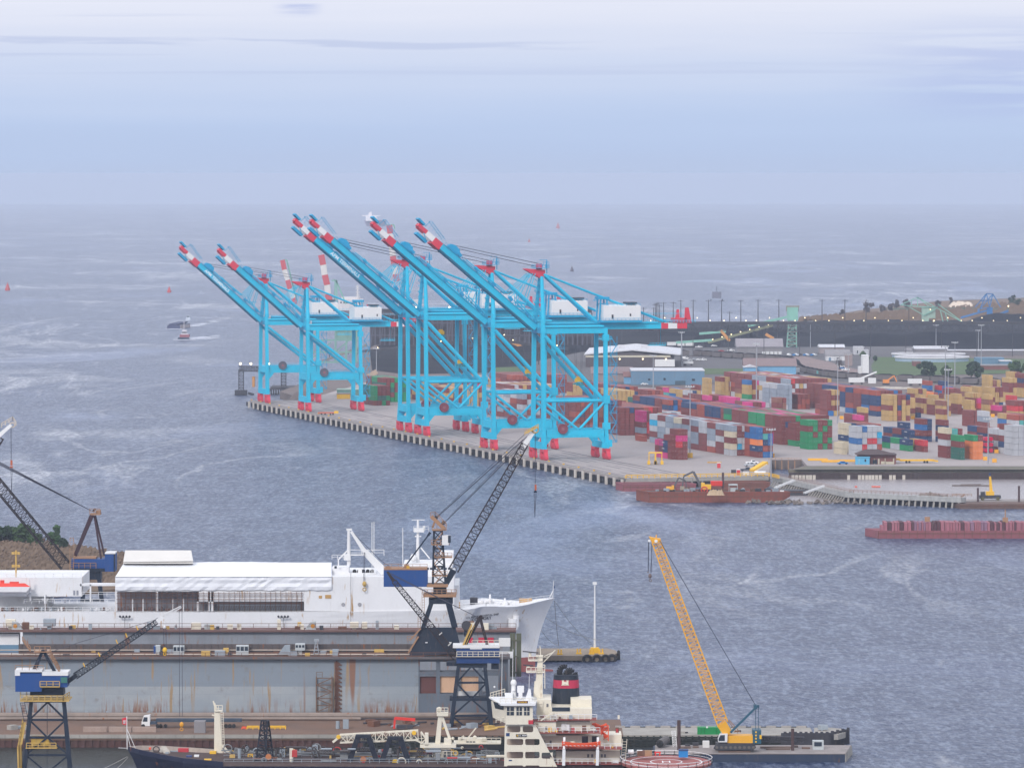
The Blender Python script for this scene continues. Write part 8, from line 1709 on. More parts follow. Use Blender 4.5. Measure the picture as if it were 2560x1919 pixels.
for x, y, d in ((1366, 1758, -6), (1363, 1815, -9), (1358, 1850, -6), (1374, 1850, -6), (1468, 1884, -7), (1478, 1884, -7), (1502, 1884, -7), (1510, 1884, -7), (1405, 1886, -7)): qb(b, x, y, x+5, y+8, YD+d-.1, .1)
part('window', b, mat('dull_window', (.14,.14,.15), .4), ds)
b = MB(); qb(b, 1403, 1808, 1418, 1824, YD-7.4, 1); b.tube(q(1420, 1824, -8), q(1420, 1810, -8), .5, 10); part('white_locker', b, WHT, ds)
for x, y, d in ((1570, 1878, -6), (1532, 1905, -9), (1556, 1905, -9), (1592, 1879, -6)): part('life_raft_canister', MB().tube(q(x, y, d), q(x+14, y, d), .55, 10), WHT, ds)
b = MB(); ladder(b, q(1347, 1785, -6.4), q(1351, 1750, -6.4), 1.2); ladder(b, q(1340, 1806, -9.5), q(1368, 1832, -9.8), 1.0); ladder(b, q(1558, 1900, -8), q(1562, 1846, -8), 1.0); b.beam(q(1352, 1800, -9.6), q(1382, 1780, -9.6), .3); part('ship_ladder', b, CREAM, ds)
rr = random.Random(31)
for i in range(26): x = 1352+rr.random()*200; y = rr.choice([1796, 1830, 1870, 1908]); s_ = .3+rr.random()*.7; c = q(x, y, -9.2+rr.random()); part('deck_fitting', MB().cbox(c, s_, .5, s_*(.8+rr.random())), rr.choice([RST, GRY, CREAM, mat('valve_red', (0,0,0)), YEL]), ds)
b = MB()
for i in range(8): b.path([q(1478+rr.random()*40, 1806+rr.random()*10, -4), q(1490+rr.random()*20, 1815+rr.random()*10, -4), q(1498+rr.random()*20, 1806+rr.random()*40, -3)], .28, 6)
part('orange_hose', b, ORG_, ds); b = MB(); b.lattice(q(1512, 1850, -4), q(1512, 1812, -4), 1.6, 1.4, n=3, rc=.1, rb=.06, side=(1, 0, 0)); part('hose_rack', b, ORG_, ds)
# open rescue boat
t = thing('lifeboat', 'open orange lifeboat slung on the side of the dredger', 'lifeboat', q(1453, 1870, -12.5)); d0 = -13; 
b = MB(); rings = []
for k in range(9):
    s_ = k/8; x = 1406+97*s_; w_ = 1.25*math.sin(math.pi*min(1, max(0, .06+s_*.88)))**.5; zt_ = 1855-3*abs(s_-.5)**2*8+4; zb_ = 1873-6*abs(s_-.5)**2*4; top_ = Q(x, zt_, YD+d0).z; bot = Q(x, zb_, YD+d0).z
    rings.append([(Q(x, 0, YD+d0).x, YD+d0+1.3-w_, top_), (Q(x, 0, YD+d0).x, YD+d0+1.3-w_*.8, bot*.6+top_*.4), (Q(x, 0, YD+d0).x, YD+d0+1.3, bot), (Q(x, 0, YD+d0).x, YD+d0+1.3+w_*.8, bot*.6+top_*.4), (Q(x, 0, YD+d0).x, YD+d0+1.3+w_, top_)])
vs = [p for r_ in rings for p in r_]; fs = []
for j in range(8):
    for i in range(4): fs.append((j*5+i, j*5+i+1, (j+1)*5+i+1, (j+1)*5+i))
    fs.append((j*5+4, j*5, (j+1)*5, (j+1)*5+4))
b.add(vs, fs); part('boat_hull', b, ORG_, t); b = MB()
for k in range(9): b.beam(q(1414+k*10, 1862, d0-.05), q(1419+k*10, 1863.5, d0-.05), .1)
part('grab_line', b, WHT, t)
b = MB(); 
for x in (1409, 1493): b.beam(q(x, 1912, -12), q(x+1, 1872, -12), .7, .5); b.beam(q(x+1, 1872, -12), q(x+2, 1842, -11), .5); b.tube(q(x+1, 1848, -12), q(x+1, 1858, -12.4), .1, 5)
part('davit', b, WHT, ds)
# helicopter deck
HX = XD(1668); b = MB(); YH = 1127; zh = Q(1668, 1903, YH).z; n = 40
b.add([(Q(1668, 0, YH).x+10.4*math.cos(2*math.pi*k/n), YH+13*math.sin(2*math.pi*k/n), zh) for k in range(n)]+[(Q(1668, 0, YH).x+10.4*math.cos(2*math.pi*k/n), YH+13*math.sin(2*math.pi*k/n), zh-.5) for k in range(n)], [tuple(range(n)), tuple(range(2*n-1, n-1, -1))]+[(k, n+k, n+(k+1) % n, (k+1) % n) for k in range(n)])
hd = part('helicopter_deck', b, mat('heli_red', (.30,.10,.09), .8, wear=.3, streak=False), ds); cx = Q(1668, 0, YH).x
b = MB()
for R_, r_ in ((8.2, .16), (3.6, .14)):
    k = 48
    for i in range(k):
        a, c = 2*math.pi*i/k, 2*math.pi*(i+1)/k; b.hexa([(cx+(R_-r_)*math.cos(a), YH+1.25*(R_-r_)*math.sin(a), zh+.01), (cx+(R_+r_)*math.cos(a), YH+1.25*(R_+r_)*math.sin(a), zh+.01), (cx+(R_+r_)*math.cos(c), YH+1.25*(R_+r_)*math.sin(c), zh+.01), (cx+(R_-r_)*math.cos(c), YH+1.25*(R_-r_)*math.sin(c), zh+.01)]+[(cx+(R_-r_)*math.cos(a), YH+1.25*(R_-r_)*math.sin(a), zh+.03), (cx+(R_+r_)*math.cos(a), YH+1.25*(R_+r_)*math.sin(a), zh+.03), (cx+(R_+r_)*math.cos(c), YH+1.25*(R_+r_)*math.sin(c), zh+.03), (cx+(R_-r_)*math.cos(c), YH+1.25*(R_-r_)*math.sin(c), zh+.03)])
for dx in (-.8, .8): b.box(cx+dx-.15, YH-1.8, zh+.01, cx+dx+.15, YH+1.8, zh+.03)
b.box(cx-.8, YH-.3, zh+.011, cx+.8, YH+.3, zh+.031); part('landing_circle', b, WHT, hd)
b = MB(); pts = [(cx+10.6*math.cos(2*math.pi*k/28), YH+13.2*math.sin(2*math.pi*k/28), zh-.4) for k in range(29)]; b.rail(pts, 1.5, 2.2, .06); part('safety_net', b, WHT, hd)
for x0, x1, y0, y1, m_, n_ in ((1593, 1612, 1876, 1889, RST, 'deck_bin'), (1612, 1630, 1876, 1889, BRN, 'deck_bin'), (1697, 1720, 1874, 1892, mat('bin_blue', (.02,.20,.50), .6), 'blue_bin')): b = MB(); qb(b, x0, y0, x1, y1, YH+4, 1.8); part(n_, b, m_, ds)
b = MB(); qb(b, 1636, 1878, 1652, 1881, YH+5, .5); qb(b, 1637, 1881, 1640, 1888, YH+5, .4); qb(b, 1648, 1881, 1651, 1888, YH+5, .4); part('red_stand', b, mat('bright_red', (0,0,0)), ds); b = MB(); qb(b, 1697, 1873, 1721, 1876, YH+3.9, 2); part('bin_lid', b, NVY, ds)
b = MB(); b.path([q(318, 1890, -2), q(290, 1905, -20), q(255, 1922, -30)], .07, 4); b.path([q(320, 1892, -2), q(305, 1908, -20), q(290, 1922, -30)], .07, 4); b.build('mooring_line', mat('rope', (0,0,0)), label='pale mooring lines from the navy bow', cat='rope')
# ---------------------------------------------------------------- crawler crane barge
YB = 1166.0; q = lambda x, y, d=0: Q(x, y, YB+d); zb = q(0, 1884).z
t = thing('deck_barge', 'flat navy sided deck barge with two spud piles', 'barge', q(1940, 1908))
b = MB(); b.prism([q(1640, 1908), q(2112, 1910), V((q(2118, 0).x, YB, zb)), V((q(1640, 0).x, YB, zb))], (0, 17, 0)); part('hull', b, mat('barge_navy', (.025,.04,.075), .6, wear=.3, rust=.2), t)
b = MB(); b.prism([V((q(1640, 0).x, YB-.2, zb)), V((q(2118.5, 0).x, YB-.2, zb)), V((Q(2134, 0, YB+17).x, YB+17.2, zb)), V((Q(1640, 0, YB+17).x, YB+17.2, zb))], (0, 0, .18)); part('deck', b, mat('barge_deck', (.27,.24,.23), .85, wear=.5, streak=False), t)
b = MB(); b.hexa([q(2113, 1910, .1), q(2115, 1910, .1), Q(2133, 1893, YB+17), Q(2131, 1893, YB+17), V((q(2118, 0).x, YB+.1, zb)), V((q(2120, 0).x, YB+.1, zb)), V((Q(2135, 0, YB+17).x, YB+17, zb)), V((Q(2133, 0, YB+17).x, YB+17, zb))]); part('end_plate', b, CON2, t)
dk = lambda px, d: V((Q(px, 0, YB+d).x, YB+d, zb+.2))
for x0, x1, d in ((1705, 1730, 10), (1735, 1750, 11), (1905, 1985, 10), (1920, 1980, 7), (2010, 2030, 9), (1985, 2000, 12), (1800, 1880, 1.8)): b = MB(); a = dk(x0, d); c = dk(x1, d); b.box(a.x, a.y, a.z, c.x, a.y+1.6, a.z+.35); part('timber_mat', b, mat('timber_brown', (.16,.11,.09), .9, wear=.4), t)
for px, yt, yb in ((1700, 1799, 1874), (1986, 1820, 1882)): p = dk(px, 6); b = MB(); b.tube(V((p.x, p.y, -2)), V((p.x, p.y, Q(px, yt, p.y).z)), .38 if px > 1800 else .42, 8); part('spud_pile', b, mat('spud_brown', (.075,.045,.045), .8, wear=.3), t)
b = MB(); a = dk(2050, 8); b.cbox(a, 2.6, 2.0, 2.2); part('spud_winch_house', b, GP_, t); b = MB(); a = dk(2050, 6.9); b.box(a.x-.9, a.y-.02, a.z+.9, a.x+.9, a.y+.08, a.z+1.9); part('window', b, GLS, t)
b = MB(); a = dk(1768, 12); b.cbox(a, 1.6, 1.2, 1.6); part('generator', b, WHT, t)
b = MB(); a = dk(1742, 15); b.cbox(a, 1.4, 1.0, .8); a = dk(1722, 14); b.cbox(a, 1.2, 1, .6); part('deck_gear', b, DKS, t)
t = thing('foam_fender', 'fat cylindrical grey fender lying at the left of the barge', 'fender', dk(1662, 12)); b = MB(); a, c = dk(1652, 11)+V((0, 0, 1)), dk(1668, 16)+V((0, 0, 1.4)); b.tube(a, c, 1.0, 12); part('fender_body', b, mat('fender_grey', (.13,.12,.12), .8), t); b = MB(); b.tube(a-(c-a)*.06, a, .4, 10, .95); b.tube(c, c+(c-a)*.06, .95, 10, .4); part('fender_cap', b, BLK, t)
b = MB(); b.lattice(dk(1690, 14), Q(1684, 1826, YB+15), .9, .3, n=7, rc=.06, rb=.04, side=(1, 0, 0)); b.build('gangway', WHT, label='short white gangway leaning up to the pier beside the brown pile', cat='gangway')
t = thing('equipment_container', 'bright green steel container standing behind the crawler crane', 'container', dk(1775, 15)); a = V((Q(1747, 0, YQ+1).x, YQ+1, zp)); b = MB(); zt_ = Q(1750, 1817, YQ+1).z; b.box(a.x, a.y, zp, Q(1805, 0, YQ+1).x, a.y+2.4, zt_); part('box_body', b, mat('bright_green', (.01,.22,.06), .5, wear=.1), t); b = MB()
for x in (1756, 1764, 1795): b.box(Q(x, 0, YQ).x, a.y-.06, zp+.2, Q(x+1, 0, YQ).x, a.y, zt_-.2)
part('door_bar', b, mat('dark_green_bar', (.01,.10,.03), .5), t)
b = MB(); c = V((Q(1771, 0, YQ).x, a.y-.05, zp+1.8)); b.tube(c, c+V((0, .05, 0)), .25, 10); part('round_decal', b, WHT, t)
t = thing('crawler_crane', 'yellow crawler crane on the barge with very long raised lattice boom', 'crane', dk(1840, 4))
q = lambda x, y, d=4: Q(x, y, YB+d); OY = mat('crane_orange', (.72,.36,.03), .5, wear=.1); TB = mat('crane_teal', (.02,.09,.14), .5)
for d in (1.5, 6.0):
    b = MB(); b.prism([q(1784, 1870, d), q(1790, 1874, d), q(1882, 1874, d), q(1890, 1868, d), q(1888, 1861, d), q(1880, 1858, d), q(1796, 1858, d), q(1788, 1862, d)], (0, 1.1, 0)); trk = part('crawler_track', b, DKS, t); b = MB()
    for k in range(9): c = q(1792+k*11.5, 1867, d); b.tube(c+V((0, -.1, 0)), c+V((0, .1, 0)), .36, 10)
    part('track_roller', b, mat('roller_grey', (.12,.11,.10), .8), trk)
b = MB(); qb(b, 1790, 1856, 1884, 1862, YB+2.4, 3); part('carbody', b, DKS, t)
b = MB(); qb(b, 1818, 1838, 1882, 1856, YB+2.4, 4.2); part('upper_body', b, OY, t); b = MB(); qb(b, 1882, 1824, 1903, 1858, YB+2.4, 4.4); part('counterweight', b, TB, t); b = MB()
for k in range(4): b.tube(q(1890, 1829+k*8, 2.2), q(1890, 1829+k*8, 2.5), .22, 8)
qb(b, 1899, 1836, 1904, 1846, YB+2.2, .3); part('counterweight_bolt', b, YEL, t)
b = MB(); b.prism([q(1796, 1854, 1.6), q(1818, 1854, 1.6), q(1819, 1833, 1.6), q(1800, 1834, 1.6), q(1795, 1846, 1.6)], (0, 1.8, 0)); cbn = part('operator_cabin', b, WHT, t); b = MB(); b.prism([q(1797, 1851, 1.55), q(1812, 1851, 1.55), q(1812, 1836, 1.55), q(1801, 1836.5, 1.55), q(1796, 1846, 1.55)], (0, .06, 0)); part('window', b, GLS, cbn)
b = MB(); b.beam(q(1821, 1834), q(1803, 1806), 2.6, 2.0, 3.0, 2.4); b.beam(q(1811, 1832), q(1796, 1812), .6); part('boom_butt', b, OY, t)
b = MB(); foot = q(1806, 1806); head = q(1640, 1352); b.lattice(foot, head, 2.4, 2.6, 2.0, 2.0, 46, .14, .06, side=(0, 1, 0)); part('boom', b, OY, t)
b = MB(); b.prism([q(1622, 1341, 3), q(1640, 1345, 3), q(1652, 1346, 3), q(1650, 1356, 3), q(1632, 1358, 3), q(1628, 1352, 3)], (0, 2, 0)); b.beam(q(1640, 1344), q(1641, 1336), .25); part('boom_head', b, OY, t); b = MB(); b.tube(q(1623, 1351, 2.8), q(1623, 1351, 3.4), .32, 10); b.tube(q(1640, 1352, 2.8), q(1640, 1352, 3.0), .4, 10); part('sheave', b, WHT, t)
b = MB()
for dx in (0, 1.2): b.tube(q(1621+dx, 1352), q(1620+dx, 1428), .05, 4)
b.tube(q(1629, 1358), q(1629, 1432), .05, 4); b.tube(q(1631, 1358), q(1626, 1432), .05, 4)
for d in (2.6, 5): b.tube(q(1649, 1350, d), q(1890, 1764, d), .075, 4)
b.tube(q(1640, 1356), q(1830, 1830), .04, 4); part('pendant_rope', b, mat('rope_navy', (.03,.04,.07), .6), t)
b = MB(); b.sphere(q(1625, 1439), .42, 8, 1.4); b.torus(q(1626, 1450), .3, .1, 'y', 10, 4); b.sphere(q(1620, 1430), .2, 6); part('hook_block', b, mat('hook_grey', (.16,.12,.11), .6), t)
b = MB()
for d in (2.6, 5.4): b.beam(q(1826, 1830, d), q(1892, 1765, d), .5)
b.beam(q(1888, 1764), q(1898, 1764), .6); b.box(q(1888, 0).x, YB+2.4, q(0, 1770).z, q(1896, 0).x, YB+5.6, q(0, 1760).z)
for x in (1889, 1896): b.beam(q(x, 1766), q(x, 1826), .14)
part('mast', b, TB, t); b = MB(); b.beam(q(1851, 1830), q(1822, 1798), .2); b.beam(q(1845, 1832), q(1816, 1796), .18); b.beam(q(1835, 1828), q(1846, 1826), .3); part('backstop', b, BRN, t)
b = MB(); b.lattice(q(1905, 1846, 10), q(2010, 1848, 10), 1.0, 1.2, n=18, rc=.12, rb=.06, side=(0, 1, 0)); b.build('spare_boom_section', DKS, label='dark lattice boom section lying behind the crawler crane', cat='boom section')
# ---------------------------------------------------------------- mid water: barges, walkway, boats, buoys
RB = mat('barge_rust', (.22,.065,.045), .8, wear=.5, scale=.7, rust=.4); RB2 = mat('barge_maroon', (.25,.085,.10), .8, wear=.45, scale=.8)
def barge(name, label, x0, x1, yw, yt, dep, m_, skew=0, rake=0, hollow=True):
    Y = P(x0, yw, 0).y; zt = Q(x0, yt, Y).z; a = Q(x0, yw, Y).x; c = Q(x1, yw, Y).x
    t = thing(name, label, 'barge', V(((a+c)/2, Y, 0))); b = MB(); sk = V((-skew, dep, 0))
    b.prism([V((a, Y, -1)), V((c-rake, Y, -1)), V((c, Y, zt*.6)), V((c, Y, zt)), V((a, Y, zt))], sk); part('hull', b, m_, t)
    b = MB(); b.beam((a, Y-.1, zt*.62), (c-rake*.3, Y-.1, zt*.62), .2, .25)
    n = int((c-a)/3)
    for i in range(n): x = a+(c-a)*i/n; b.box(x, Y-.12, .1, x+.2, Y, zt-.05)
    part('rub_rail', b, RST, t); 
    if hollow:
        b = MB()
        for p0, p1 in ((V((a, Y, zt)), V((c, Y, zt))), (V((a, Y, zt))+sk, V((c, Y, zt))+sk), (V((a, Y, zt)), V((a, Y, zt))+sk), (V((c, Y, zt)), V((c, Y, zt))+sk)): b.beam(p0+V((0, 0, .3)), p1+V((0, 0, .3)), .5, .6)
        part('coaming', b, m_, t); part('cargo_floor', MB().prism([V((a+1, Y+1, zt)), V((c-1, Y+1, zt)), V((c-1, Y+1, zt))+sk*.9, V((a+1, Y+1, zt))+sk*.9], (0, 0, .08)), mat('barge_floor', (.10,.07,.07), .9, wear=.6, streak=False), t)
    return t, Y, zt
t, Yg, zg_ = barge('work_barge', 'long rusty barge carrying excavators in front of the wharf corner', 1622, 1975, 1254, 1232, 16, RB, 5, 6)
barge('work_barge', 'maroon barge lying against the wharf corner behind the rusty one', 1558, 1740, 1226, 1212, 12, RB2, 3, 3)
barge('work_barge', 'low dark barge under the slanting walkway', 1900, 2040, 1236, 1226, 10, DKS, 2, 3, False)
b = MB(); 
barge('work_barge', 'rusty hopper barge tied behind the excavators', 1790, 1925, 1222, 1208, 10, mat('barge_brown', (.20,.08,.06), .9, wear=.4), 2, 4)
t, Yl_, zl_ = barge('long_barge', 'long maroon barge stacked with ribbed pink panels at the right', 2195, 2900, 1344, 1326, 14, RB2, 4, 0, False)
b = MB(); rr = random.Random(17); x = Q(2208, 0, Yl_).x; xe = Q(2900, 0, Yl_).x; PK = mat('panel_pink', (.34,.13,.16), .8, wear=.5, scale=1.2)
cols = [PK, mat('panel_dark', (.10,.045,.055), .9, wear=.4), mat('panel_lilac', (.25,.14,.20), .8, wear=.4)]
k = 0
while x < xe:
    w_ = .5+rr.random()*1.1; h = 2.9+rr.random()*.45-(1.6 if x < Q(2214, 0, Yl_).x else 0); b.m(rr.choice([0, 0, 0, 1, 2])); b.box(x, Yl_+.4+rr.random()*.5, zl_, x+w_*.86, Yl_+10, zl_+h); x += w_
part('panel_stack', b, cols, t)['kind'] = 'stuff'
b = MB(); b.cbox(V((Q(2324, 0, Yl_).x, Yl_+2, zl_+3.4)), 2, 1, 1.8); b.beam(V((Q(2520, 0, Yl_).x, Yl_+2, zl_+3)), V((Q(2520, 0, Yl_).x, Yl_+2, zl_+8)), .4); b.cbox(V((Q(2520, 0, Yl_).x, Yl_+2, zl_+3)), 2, 1, 2); part('deck_post', b, BRN, t)
# barge load
def digger(px, Y, z, col, label, s_=1.0, fl_=1):
    p = V((Q(px, 0, Y).x, Y, z)); t = thing('excavator', label, 'excavator', p); b = MB(); b.cbox(p, 4.4*s_, 2.8*s_, 1.0*s_); part('tracks', b, BLK, t); b = MB(); b.cbox(p+V((.4*fl_, 0, 1.0*s_)), 3.6*s_, 2.6*s_, 1.7*s_); b.cbox(p+V((-1.0*fl_, -.6, 1.2*s_)), 1.3*s_, 1.2*s_, 2.2*s_); part('cab_body', b, col, t)
    b = MB(); a = p+V((-1.6*fl_*s_, 0, 2*s_)); m_ = p+V((-4.4*fl_*s_, 0, 7.5*s_)); e = p+V((-8.0*fl_*s_, 0, 5.8*s_)); b.beam(a, m_, .7*s_, .9*s_); b.beam(m_, e, .6*s_, .7*s_); b.beam(e, e+V((-.6*fl_, 0, -4.0*s_)), .5*s_, .6*s_); part('boom_arm', b, mat('digger_dark', (.10,.10,.11), .6, wear=.3), t)
    b = MB(); q_ = e+V((-.6*fl_, 0, -4.6*s_)); b.cbox(q_+V((0, 0, -.6)), 1.6*s_, 1.4*s_, 1.4*s_); part('bucket', b, mat('bucket_buff', (.32,.27,.20), .8, wear=.4), t)
digger(1765, Yg+9, zg_, YEL, 'yellow excavator with raised dark arm on the rusty barge', 1.15, 1)
digger(1678, Yg+10, zg_, OY, 'orange excavator with folded arm at the left of the barge load', .8, -1)
for x0, x1, y0, y1, d, m_, n_, lb, ct in ((1777, 1806, 1202, 1214, 15, mat('bright_red', (0,0,0)), 'waste_skip', 'bright red steel skip behind the yellow excavator', 'skip'), (1752, 1770, 1217, 1232, 5, mat('red_machine', (.48,.06,.04), .6), 'winch', 'red winch drum at the middle of the rusty barge', 'winch'), (1822, 1844, 1210, 1230, 5, GP_, 'machine_shed', 'grey framed machine shelter on the rusty barge', 'shelter'), (1853, 1862, 1220, 1230, 5, GRY, 'hose_reel', 'grey round hose reel right of the shelter', 'reel'), (1950, 1960, 1226, 1236, 6, WHT, 'wheelhouse', 'small white wheelhouse at the right end of the rusty barge', 'wheelhouse')):
    Yq_ = Yg+d; b = MB()
    if n_ in ('winch', 'hose_reel'): c = Q((x0+x1)/2, (y0+y1)/2, Yq_); b.torus(c, (x1-x0)*Yq_/FPX*.42, .35, 'y', 14, 5); b.tube(c-V((0, .5, 0)), c+V((0, .5, 0)), .5, 8)
    elif n_ == 'machine_shed':
        qb(b, x0, y0, x1, y0+3, Yq_, 3); 
        for x in (x0, x1-1.2): qb(b, x, y0+3, x+1.2, y1, Yq_, .3)
        qb(b, x0+4, y0+9, x1-4, y1, Yq_+1, 1.4)
    else: qb(b, x0, y0, x1, y1, Yq_, 2.6); [qb(b, x, y0+1, x+.8, y1-1, Yq_-.12, .12) for x in range(int(x0)+3, int(x1)-2, 5)]
    b.build(n_, m_, label=lb, cat=ct)
pile('sand_heap', 'buff sand heap on the rusty barge beside the red winch', 1768, 1812, 1236, 1221, 5, mat('buff_sand', (.42,.31,.20), .95), 41, 'sand heap', zg_)
rr = random.Random(6); t = thing('barge_gear', 'dark mixed gear spread over the rusty barge deck', 'gear', V((Q(1750, 0, Yg).x, Yg+8, zg_)))
for i in range(36): x = 1640+rr.random()*310; s_ = .4+rr.random()*1.2; c = V((Q(x, 0, Yg+8).x, Yg+3+rr.random()*10, zg_)); part('gear_piece', MB().cbox(c, s_*1.6, s_, s_, rr.random()), rr.choice([RST, DKS, GRY, RB]), t)
c = V((Q(1810, 0, Yg+14).x, Yg+16, 0)); MB().tube(c+V((0, 0, -1)), V((c.x, c.y, Q(0, 1181, c.y).z)), .5, 8).build('spud_pile', mat('spud_brown', (0,0,0)), label='dark brown pile standing behind the red skip', cat='pile')
# concrete walkway trestle
W = [(1930, 1190), (2112, 1231), (2403, 1244)]
ws = [P(x, y, 4.2) for x, y in W]; t = thing('trestle_walkway', 'bent concrete walkway on slanting piles from the wharf corner', 'walkway', ws[0])
for i, (a, c) in enumerate(zip(ws, ws[1:])):
    d = (c-a).normalized(); nn = V((-d.y, d.x, 0)); nn = nn if nn.y > 0 else -nn
    b = MB(); b.prism([a, c, c+nn*4, a+nn*4], (0, 0, -2.0)); part('deck_beam', b, mat('stained_concrete', (.36,.36,.35), .9, wear=.55, scale=1.4, dirt=(.10,.11,.12)), t); b = MB(); b.rail([a, c], 1.2, 2.2, .07); b.rail([a+nn*3.8, c+nn*3.8], 1.2, 2.2, .06); part('pipe_railing', b, mat('rail_rust', (.28,.20,.17), .8), t)
    n = 30 if i == 0 else 19
    for k in range(n):
        p = a.lerp(c, (k+.5)/n)+V((0, 0, -2)); b = MB(); b.beam(p+nn*.6, p+nn*.6+V((-2.2 if i == 0 else -.4, -.6, -3.2)), .75 if i else .55); part('raking_pile', b, CON2, t)
    b = MB(); b.prism([a+nn*3.4+V((0, 0, -2)), c+nn*3.4+V((0, 0, -2)), c+nn*3.7+V((0, 0, -2)), a+nn*3.7+V((0, 0, -2))], (0, 0, -3)); part('under_deck_shade', b, mat('pier_shadow', (0,0,0)), t)  # dark sheet added for the shade under the walkway deck
b = MB(); b.rail([P(1922, 1190, 4.3), P(1948, 1196, 4.3)], 1.5, 1.2, .12); part('yellow_railing', b, YEL, t)
for i, (x0, y0, x1, y1) in enumerate(((1937, 1219, 1985, 1200), (2010, 1232, 2060, 1214))): b = MB(); b.lattice(Q(x0, y0, ws[1].y-6), Q(x1, y1, ws[1].y), 1.2, .5, n=9, rc=.09, rb=.05); b.build('gangway', WHT, label=['left slanting gangway leaning on the walkway', 'right slanting gangway leaning on the walkway'][i], cat='gangway')
# rubble in the water
rr = random.Random(14); RCK = mat('rubble_rock', (.20,.17,.15), .95, wear=.6, streak=False, scale=1)
def rocks(label, x0, x1, y, hh, n, seed, fl_=1.0):
    rr = random.Random(seed); b = MB()
    for i in range(n):
        x = x0+rr.random()*(x1-x0); p = P(x, y-rr.random()*6, 0); e = math.sin(math.pi*(x-x0)/(x1-x0))**.5; z = rr.random()*hh*e; s_ = (.35+rr.random()*1.0)*(1 if hh > 3 else .7)
        R_ = Matrix.Rotation(rr.random()*6, 3, V((rr.random(), rr.random(), rr.random())).normalized()); vs = [R_ @ V((a*s_, c*s_*.8, e_*s_*.45*fl_)) for a, c, e_ in ((-1,-1,-1), (1,-1,-1), (1,1,-1), (-1,1,-1), (-1,-1,1), (1,-.8,1), (.8,1,1), (-1,1,.8))]; b.hexa([p+V((0, 0, z))+v for v in vs])
    b.build('rubble', RCK, label=label, cat='rubble', kind='stuff')
rocks('heap of broken concrete slabs under the end of the walkway', 2266, 2390, 1262, 3.6, 220, 1)
rocks('low line of dark rubble in the water before the barge', 1866, 1900, 1258, 1.4, 26, 2, .6)
rocks('long low line of dark rubble left of the slab heap', 1915, 2010, 1260, .8, 70, 3, .6)
rocks('thin rubble line running right to the slab heap', 2018, 2262, 1259, .6, 110, 4, .5)
b = MB(); p = P(2430, 1213, 0); b.beam(p+V((-9, 0, 0)), p+V((9, 0, 0)), .9, .5); b.beam(p+V((-5, 0, .2)), p+V((4, 1, .3)), 1.2, .7); b.build('mud_bank', SOIL, label='thin dark mud bank in the calm basin', cat='mud bank')
for x, w_ in ((2190, 22), (2140, 6)): p = P(x, 1216.5, 0); MB().tube(p+V((-w_*.09, 0, .1)), p+V((w_*.09, 0, .1)), .3, 6).build('floating_boom', ORG_, label='orange floating boom in the calm basin' if w_ > 10 else 'short orange float left of the longer boom', cat='boom')
# right spud barge with yellow mobile crane
t, Yr, zr = barge('spud_barge', 'low brown flat barge with the yellow mobile crane at the right', 2400, 2900, 1270, 1259, 12, mat('barge_wood', (.14,.09,.075), .9, wear=.5), 3, 0, False)
b = MB(); b.box(Q(2400, 0, Yr+13).x, Yr+13, -.5, Q(2900, 0, Yr+13).x, Yr+26, zr+.3); part('rear_deck', b, mat('barge_deck', (0,0,0)), t)
for i, (x, yt) in enumerate(((2449, 1219), (2552, 1214))): c = V((Q(x, 0, Yr+14).x, Yr+12.7, -1)); MB().tube(c, V((c.x, c.y, Q(x, yt, c.y).z)), .45, 8).build('spud_pile', mat('spud_brown', (0,0,0)), label=['brown pile left of the yellow mobile crane', 'brown pile at the right edge beyond the yellow mobile crane'][i], cat='pile')
Yc_ = Yr+18; zc = zr+.3; q = lambda x, y, d=0: Q(x, y, Yc_+d); t = thing('mobile_crane', 'small yellow telescopic mobile crane standing on the brown barge', 'crane', V((q(2480, 0).x, Yc_, zc)))
b = MB(); a = V((q(2480, 0).x, Yc_, zc)); b.cbox(a+V((0, 0, .8)), 9, 2.6, 1.4); b.cbox(a+V((-3, 0, 2.2)), 1.8, 2, 1.4); part('chassis', b, DKS, t)
for dx in (-3.2, 3.2): part('wheel', MB().tube(a+V((dx, -1.5, .8)), a+V((dx, -1.0, .8)), .8, 12), mat('tyre_rim', (.10,.09,.04), .8), t)
b = MB(); b.cbox(a+V((0, 0, 2.2)), 3.4, 2.4, 1.6); b.beam(a+V((.5, 0, 3.4)), q(2475, 1190), 1.3, 1.3, .8, .8); part('boom', b, YEL, t); b = MB(); b.beam(q(2475, 1191), q(2474, 1182), .7); part('boom_tip', b, NVY, t)
b = MB(); p0 = V((Q(2392, 0, Yr+8).x, Yr+8, zr)); b.lattice(p0, p0+V((4, 0, 3.4)), 1.2, .4, n=4, rc=.08, rb=.05); b.rail([p0+V((-1, 0, 2.6)), p0+V((7, 0, 2.6))], 1.1, 1.5, .07); b.build('gangway', BRN, label='rusty steps between walkway end and the brown barge', cat='gangway')
